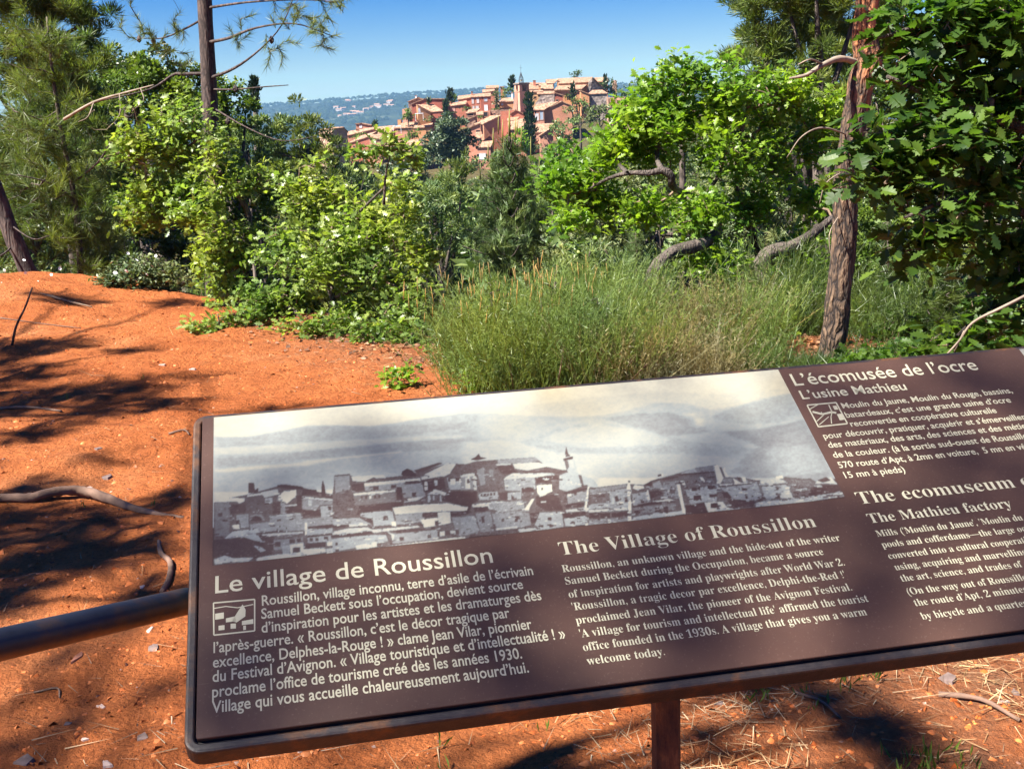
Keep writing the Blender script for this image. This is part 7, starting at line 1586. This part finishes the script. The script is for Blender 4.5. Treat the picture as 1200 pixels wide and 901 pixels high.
shrub('shrub', 'leafy undergrowth around the foot of the red-barked trunk', 'shrub', (950, 450, 7.4), [(1010, 428, 40, 20, 7.0), (905, 400, 30, 30, 7.8), (1000, 395, 36, 40, 8.2), (880, 380, 30, 30, 9.0)], 260, 7, .055, M_OAK_B, 432)
shrub('weed', 'small green weed with round leaves at the right, in front of the grey stones', 'weed', (1143, 796, 3.25), [(1143, 778, 9, 8, 3.25), (1138, 788, 8, 5, 3.25)], 10, 4, .016, M_OAK_B, 430, tmpl=LEAF_LO, spread=.006)

# ------------------------------------------------------------------ handrail at the left
M_RAIL, n_, p = new_mat('blued_steel_tube')
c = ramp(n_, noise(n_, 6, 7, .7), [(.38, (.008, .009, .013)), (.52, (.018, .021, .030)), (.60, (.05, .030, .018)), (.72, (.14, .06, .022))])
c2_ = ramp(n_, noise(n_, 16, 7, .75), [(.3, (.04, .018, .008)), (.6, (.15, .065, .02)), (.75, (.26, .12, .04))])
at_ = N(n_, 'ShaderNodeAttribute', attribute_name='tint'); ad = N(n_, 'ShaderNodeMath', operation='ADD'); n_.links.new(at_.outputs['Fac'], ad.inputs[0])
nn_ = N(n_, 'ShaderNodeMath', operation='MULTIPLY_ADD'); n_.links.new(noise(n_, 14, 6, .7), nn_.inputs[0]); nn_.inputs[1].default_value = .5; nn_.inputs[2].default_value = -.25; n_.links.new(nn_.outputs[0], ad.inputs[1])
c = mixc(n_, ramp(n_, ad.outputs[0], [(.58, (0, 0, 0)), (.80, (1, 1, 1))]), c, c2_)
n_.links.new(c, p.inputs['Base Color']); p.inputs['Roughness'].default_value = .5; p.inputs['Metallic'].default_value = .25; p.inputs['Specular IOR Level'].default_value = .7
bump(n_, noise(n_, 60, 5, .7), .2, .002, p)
def atd(px, py, dpt): return EYE + dpt * (WM @ np.array([(px - 600) / F, (py - 450.5) / F, 1.0]))
r1 = atd(219, 704, 1.735); r0 = atd(0, 755, 1.415); dr = (r1 - r0) / np.linalg.norm(r1 - r0)
far_l = r0 - dr * 1.1; rail = empty('handrail', (far_l[0], far_l[1], float(terrain(far_l[0], far_l[1]))), 0, 'round dark blue-brown steel handrail running in from the left to the sign', 'handrail')
mb = MB(); mb.tube([far_l - dr * .5] + [far_l + (r1 - far_l) * t_ for t_ in np.linspace(0, 1, 30)] , .0208, 24); vv = np.vstack(mb.v); cl_ = far_l + np.outer((vv - far_l) @ (-dr), -dr)
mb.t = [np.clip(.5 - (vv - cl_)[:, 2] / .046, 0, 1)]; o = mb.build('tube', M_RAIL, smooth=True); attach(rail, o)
g = float(terrain(far_l[0], far_l[1])); mb = MB(); mb.tube([(far_l[0], far_l[1], g - .3), (far_l[0], far_l[1], far_l[2] - .02)], .021, 16); o = mb.build('post', M_RUST, smooth=True); attach(rail, o)

# ------------------------------------------------------------------ pines left of the path, outside the frame, whose crowns shade it
def shade_tree(label, trunk_xy, patches, seed, H_=7.0, dens=230):
    """patches: (ground x, ground y, height, radius): the crown clump stands on the sun's line from that spot"""
    rg = np.random.default_rng(seed); k = math.cos(SUN_EL) / math.sin(SUN_EL); hx, hy = sdir[0] / math.hypot(sdir[0], sdir[1]), sdir[1] / math.hypot(sdir[0], sdir[1])
    cs = [np.array([gx + hx * k * h, gy + hy * k * h, h]) for gx, gy, h, r in patches]
    zt = float(terrain(*trunk_xy)); base = np.array([trunk_xy[0], trunk_xy[1], zt]); root = rooted('pine_tree', base, label, 'pine')
    mb = MB(); top = np.array([trunk_xy[0] + .3, trunk_xy[1], max(c_[2] for c_ in cs) + .3]); mb.tube([base - (0, 0, .2), (base * .5 + top * .5) + (.1, .05, 0), top], [.16, .12, .05], 10, noise=.03)
    P_ = []; Dn = []; 
    for c_, (gx, gy, h, r) in zip(cs, patches):
        a_ = base + (top - base) * np.clip((c_[2] - .8) / top[2], .3, .95); mb.tube([a_, (a_ + c_) / 2 + (0, 0, .15), c_], [.045, .03, .012], 6)
        n = int(dens * (r / .5) ** 2); d_ = rand_dir(n, rg); P_.append(c_ + d_ * (r * rg.random(n) ** .5)[:, None] * np.array([1, 1, .6])); Dn.append(d_ + (0, 0, .6))
    tips = np.vstack(P_); dn = np.vstack(Dn); data = needles(tips, dn, 24, .13, .006, rg, .12, .8)
    fo = foliage_obj('foliage', data, M_PINE, None); fo['kind'] = 'stuff'; tr = mb.build('trunk', M_BARK_DK, smooth=True); attach(root, tr, fo)
def gp(px, py): q = ground_pt(px, py); return float(q[0]), float(q[1])
PT = []
def patch(lst, px, py, h, r): lst.append((*gp(px, py), h, r))
A = []; B2 = []; C2 = []
for px, py, h, r in ((20, 405, 6.5, .42), (75, 402, 6.4, .32), (10, 478, 6.2, .5), (80, 462, 6.4, .42), (150, 458, 6.6, .42), (205, 470, 6.6, .26), (-60, 440, 6.0, .6), (-90, 400, 6.6, .6), (100, 352, 7.2, .34), (210, 356, 7.2, .3), (40, 505, 5.4, .26), (330, 482, 6.6, .24), (120, 480, 6.0, .4), (45, 435, 6.2, .36), (160, 410, 6.8, .22)): patch(A, px, py, h, r)
for px, py, h, r in ((20, 610, 5.2, .30), (120, 606, 5.0, .32), (60, 660, 5.0, .34), (150, 650, 5.2, .26), (-60, 640, 5.0, .5), (205, 585, 5.6, .22), (0, 700, 4.8, .26), (100, 640, 4.8, .36), (30, 570, 5.4, .22), (180, 690, 5, .2), (-120, 560, 5.2, .4)): patch(B2, px, py, h, r)
for px, py, h, r in ((900, 800, 6.2, .20), (980, 830, 6.0, .20), (1040, 850, 6.2, .14), (840, 860, 6.4, .10), (1060, 890, 6, .2)): patch(C2, px, py, h, r)
shade_tree('pine left of the path whose shadow bands cross the far soil', (-8.6, 4.6), A, 501)
shade_tree('pine left of the path whose shadow covers the thick root', (-6.2, 2.0), B2, 502)
shade_tree('pine beside the viewpoint whose shadow falls under the sign', (-4.6, .2), C2, 503)
# a taller pine left of the viewpoint: its thin crown half shades the sign
k_ = math.cos(SUN_EL) / math.sin(SUN_EL); D2 = []
for u, v, h, r in ((.10, -.15, 11, .30), (.05, -.48, 11.5, .42), (.42, -.42, 11, .42), (.35, -.10, 12, .30), (.75, -.50, 11.4, .36), (.78, -.18, 11.6, .26), (1.1, -.40, 11.2, .42), (1.12, -.08, 11.8, .24), (1.45, -.45, 11.4, .42), (1.5, -.12, 12, .26), (.25, -.62, 12, .4), (1.8, -.3, 11.6, .5)):
    q = S_O + S_X * u + S_Y * v; D2.append((q[0] - sdir[0] / math.hypot(sdir[0], sdir[1]) * k_ * q[2], q[1] - sdir[1] / math.hypot(sdir[0], sdir[1]) * k_ * q[2], h, r))
for px, py, h, r in ((60, 780, 9, .34), (160, 850, 9.4, .34), (20, 870, 9, .3), (120, 730, 9.6, .2), (400, 885, 9, .3), (560, 870, 9.6, .22), (200, 800, 9.6, .26), (250, 440, 10, .3), (120, 540, 9, .3)): patch(D2, px, py, h, r)
shade_tree('tall thin-crowned pine left of the viewpoint that dapples the sign', (-7.2, -3.4), D2, 504, dens=44)
# ------------------------------------------------------------------ air: one even pale haze box
HAZE = 0.000065
if HAZE > 0:
    mb = MB(); mb.box((-8300, -8300, -95), (8300, 8300, 232)); hz = mb.build('haze', bpy.data.materials.new('pale_air'))
    hm = hz.data.materials[0]; hm.use_nodes = True; t_ = hm.node_tree; t_.nodes.clear(); o_ = t_.nodes.new('ShaderNodeOutputMaterial'); v_ = t_.nodes.new('ShaderNodeVolumePrincipled')
    v_.inputs['Color'].default_value = (.30, .60, 1.0, 1); v_.inputs['Density'].default_value = HAZE; v_.inputs['Anisotropy'].default_value = 0.1
    t_.links.new(v_.outputs[0], o_.inputs['Volume']); hz['kind'] = 'stuff'; hz['label'] = 'thin bluish air that fades the far slope'
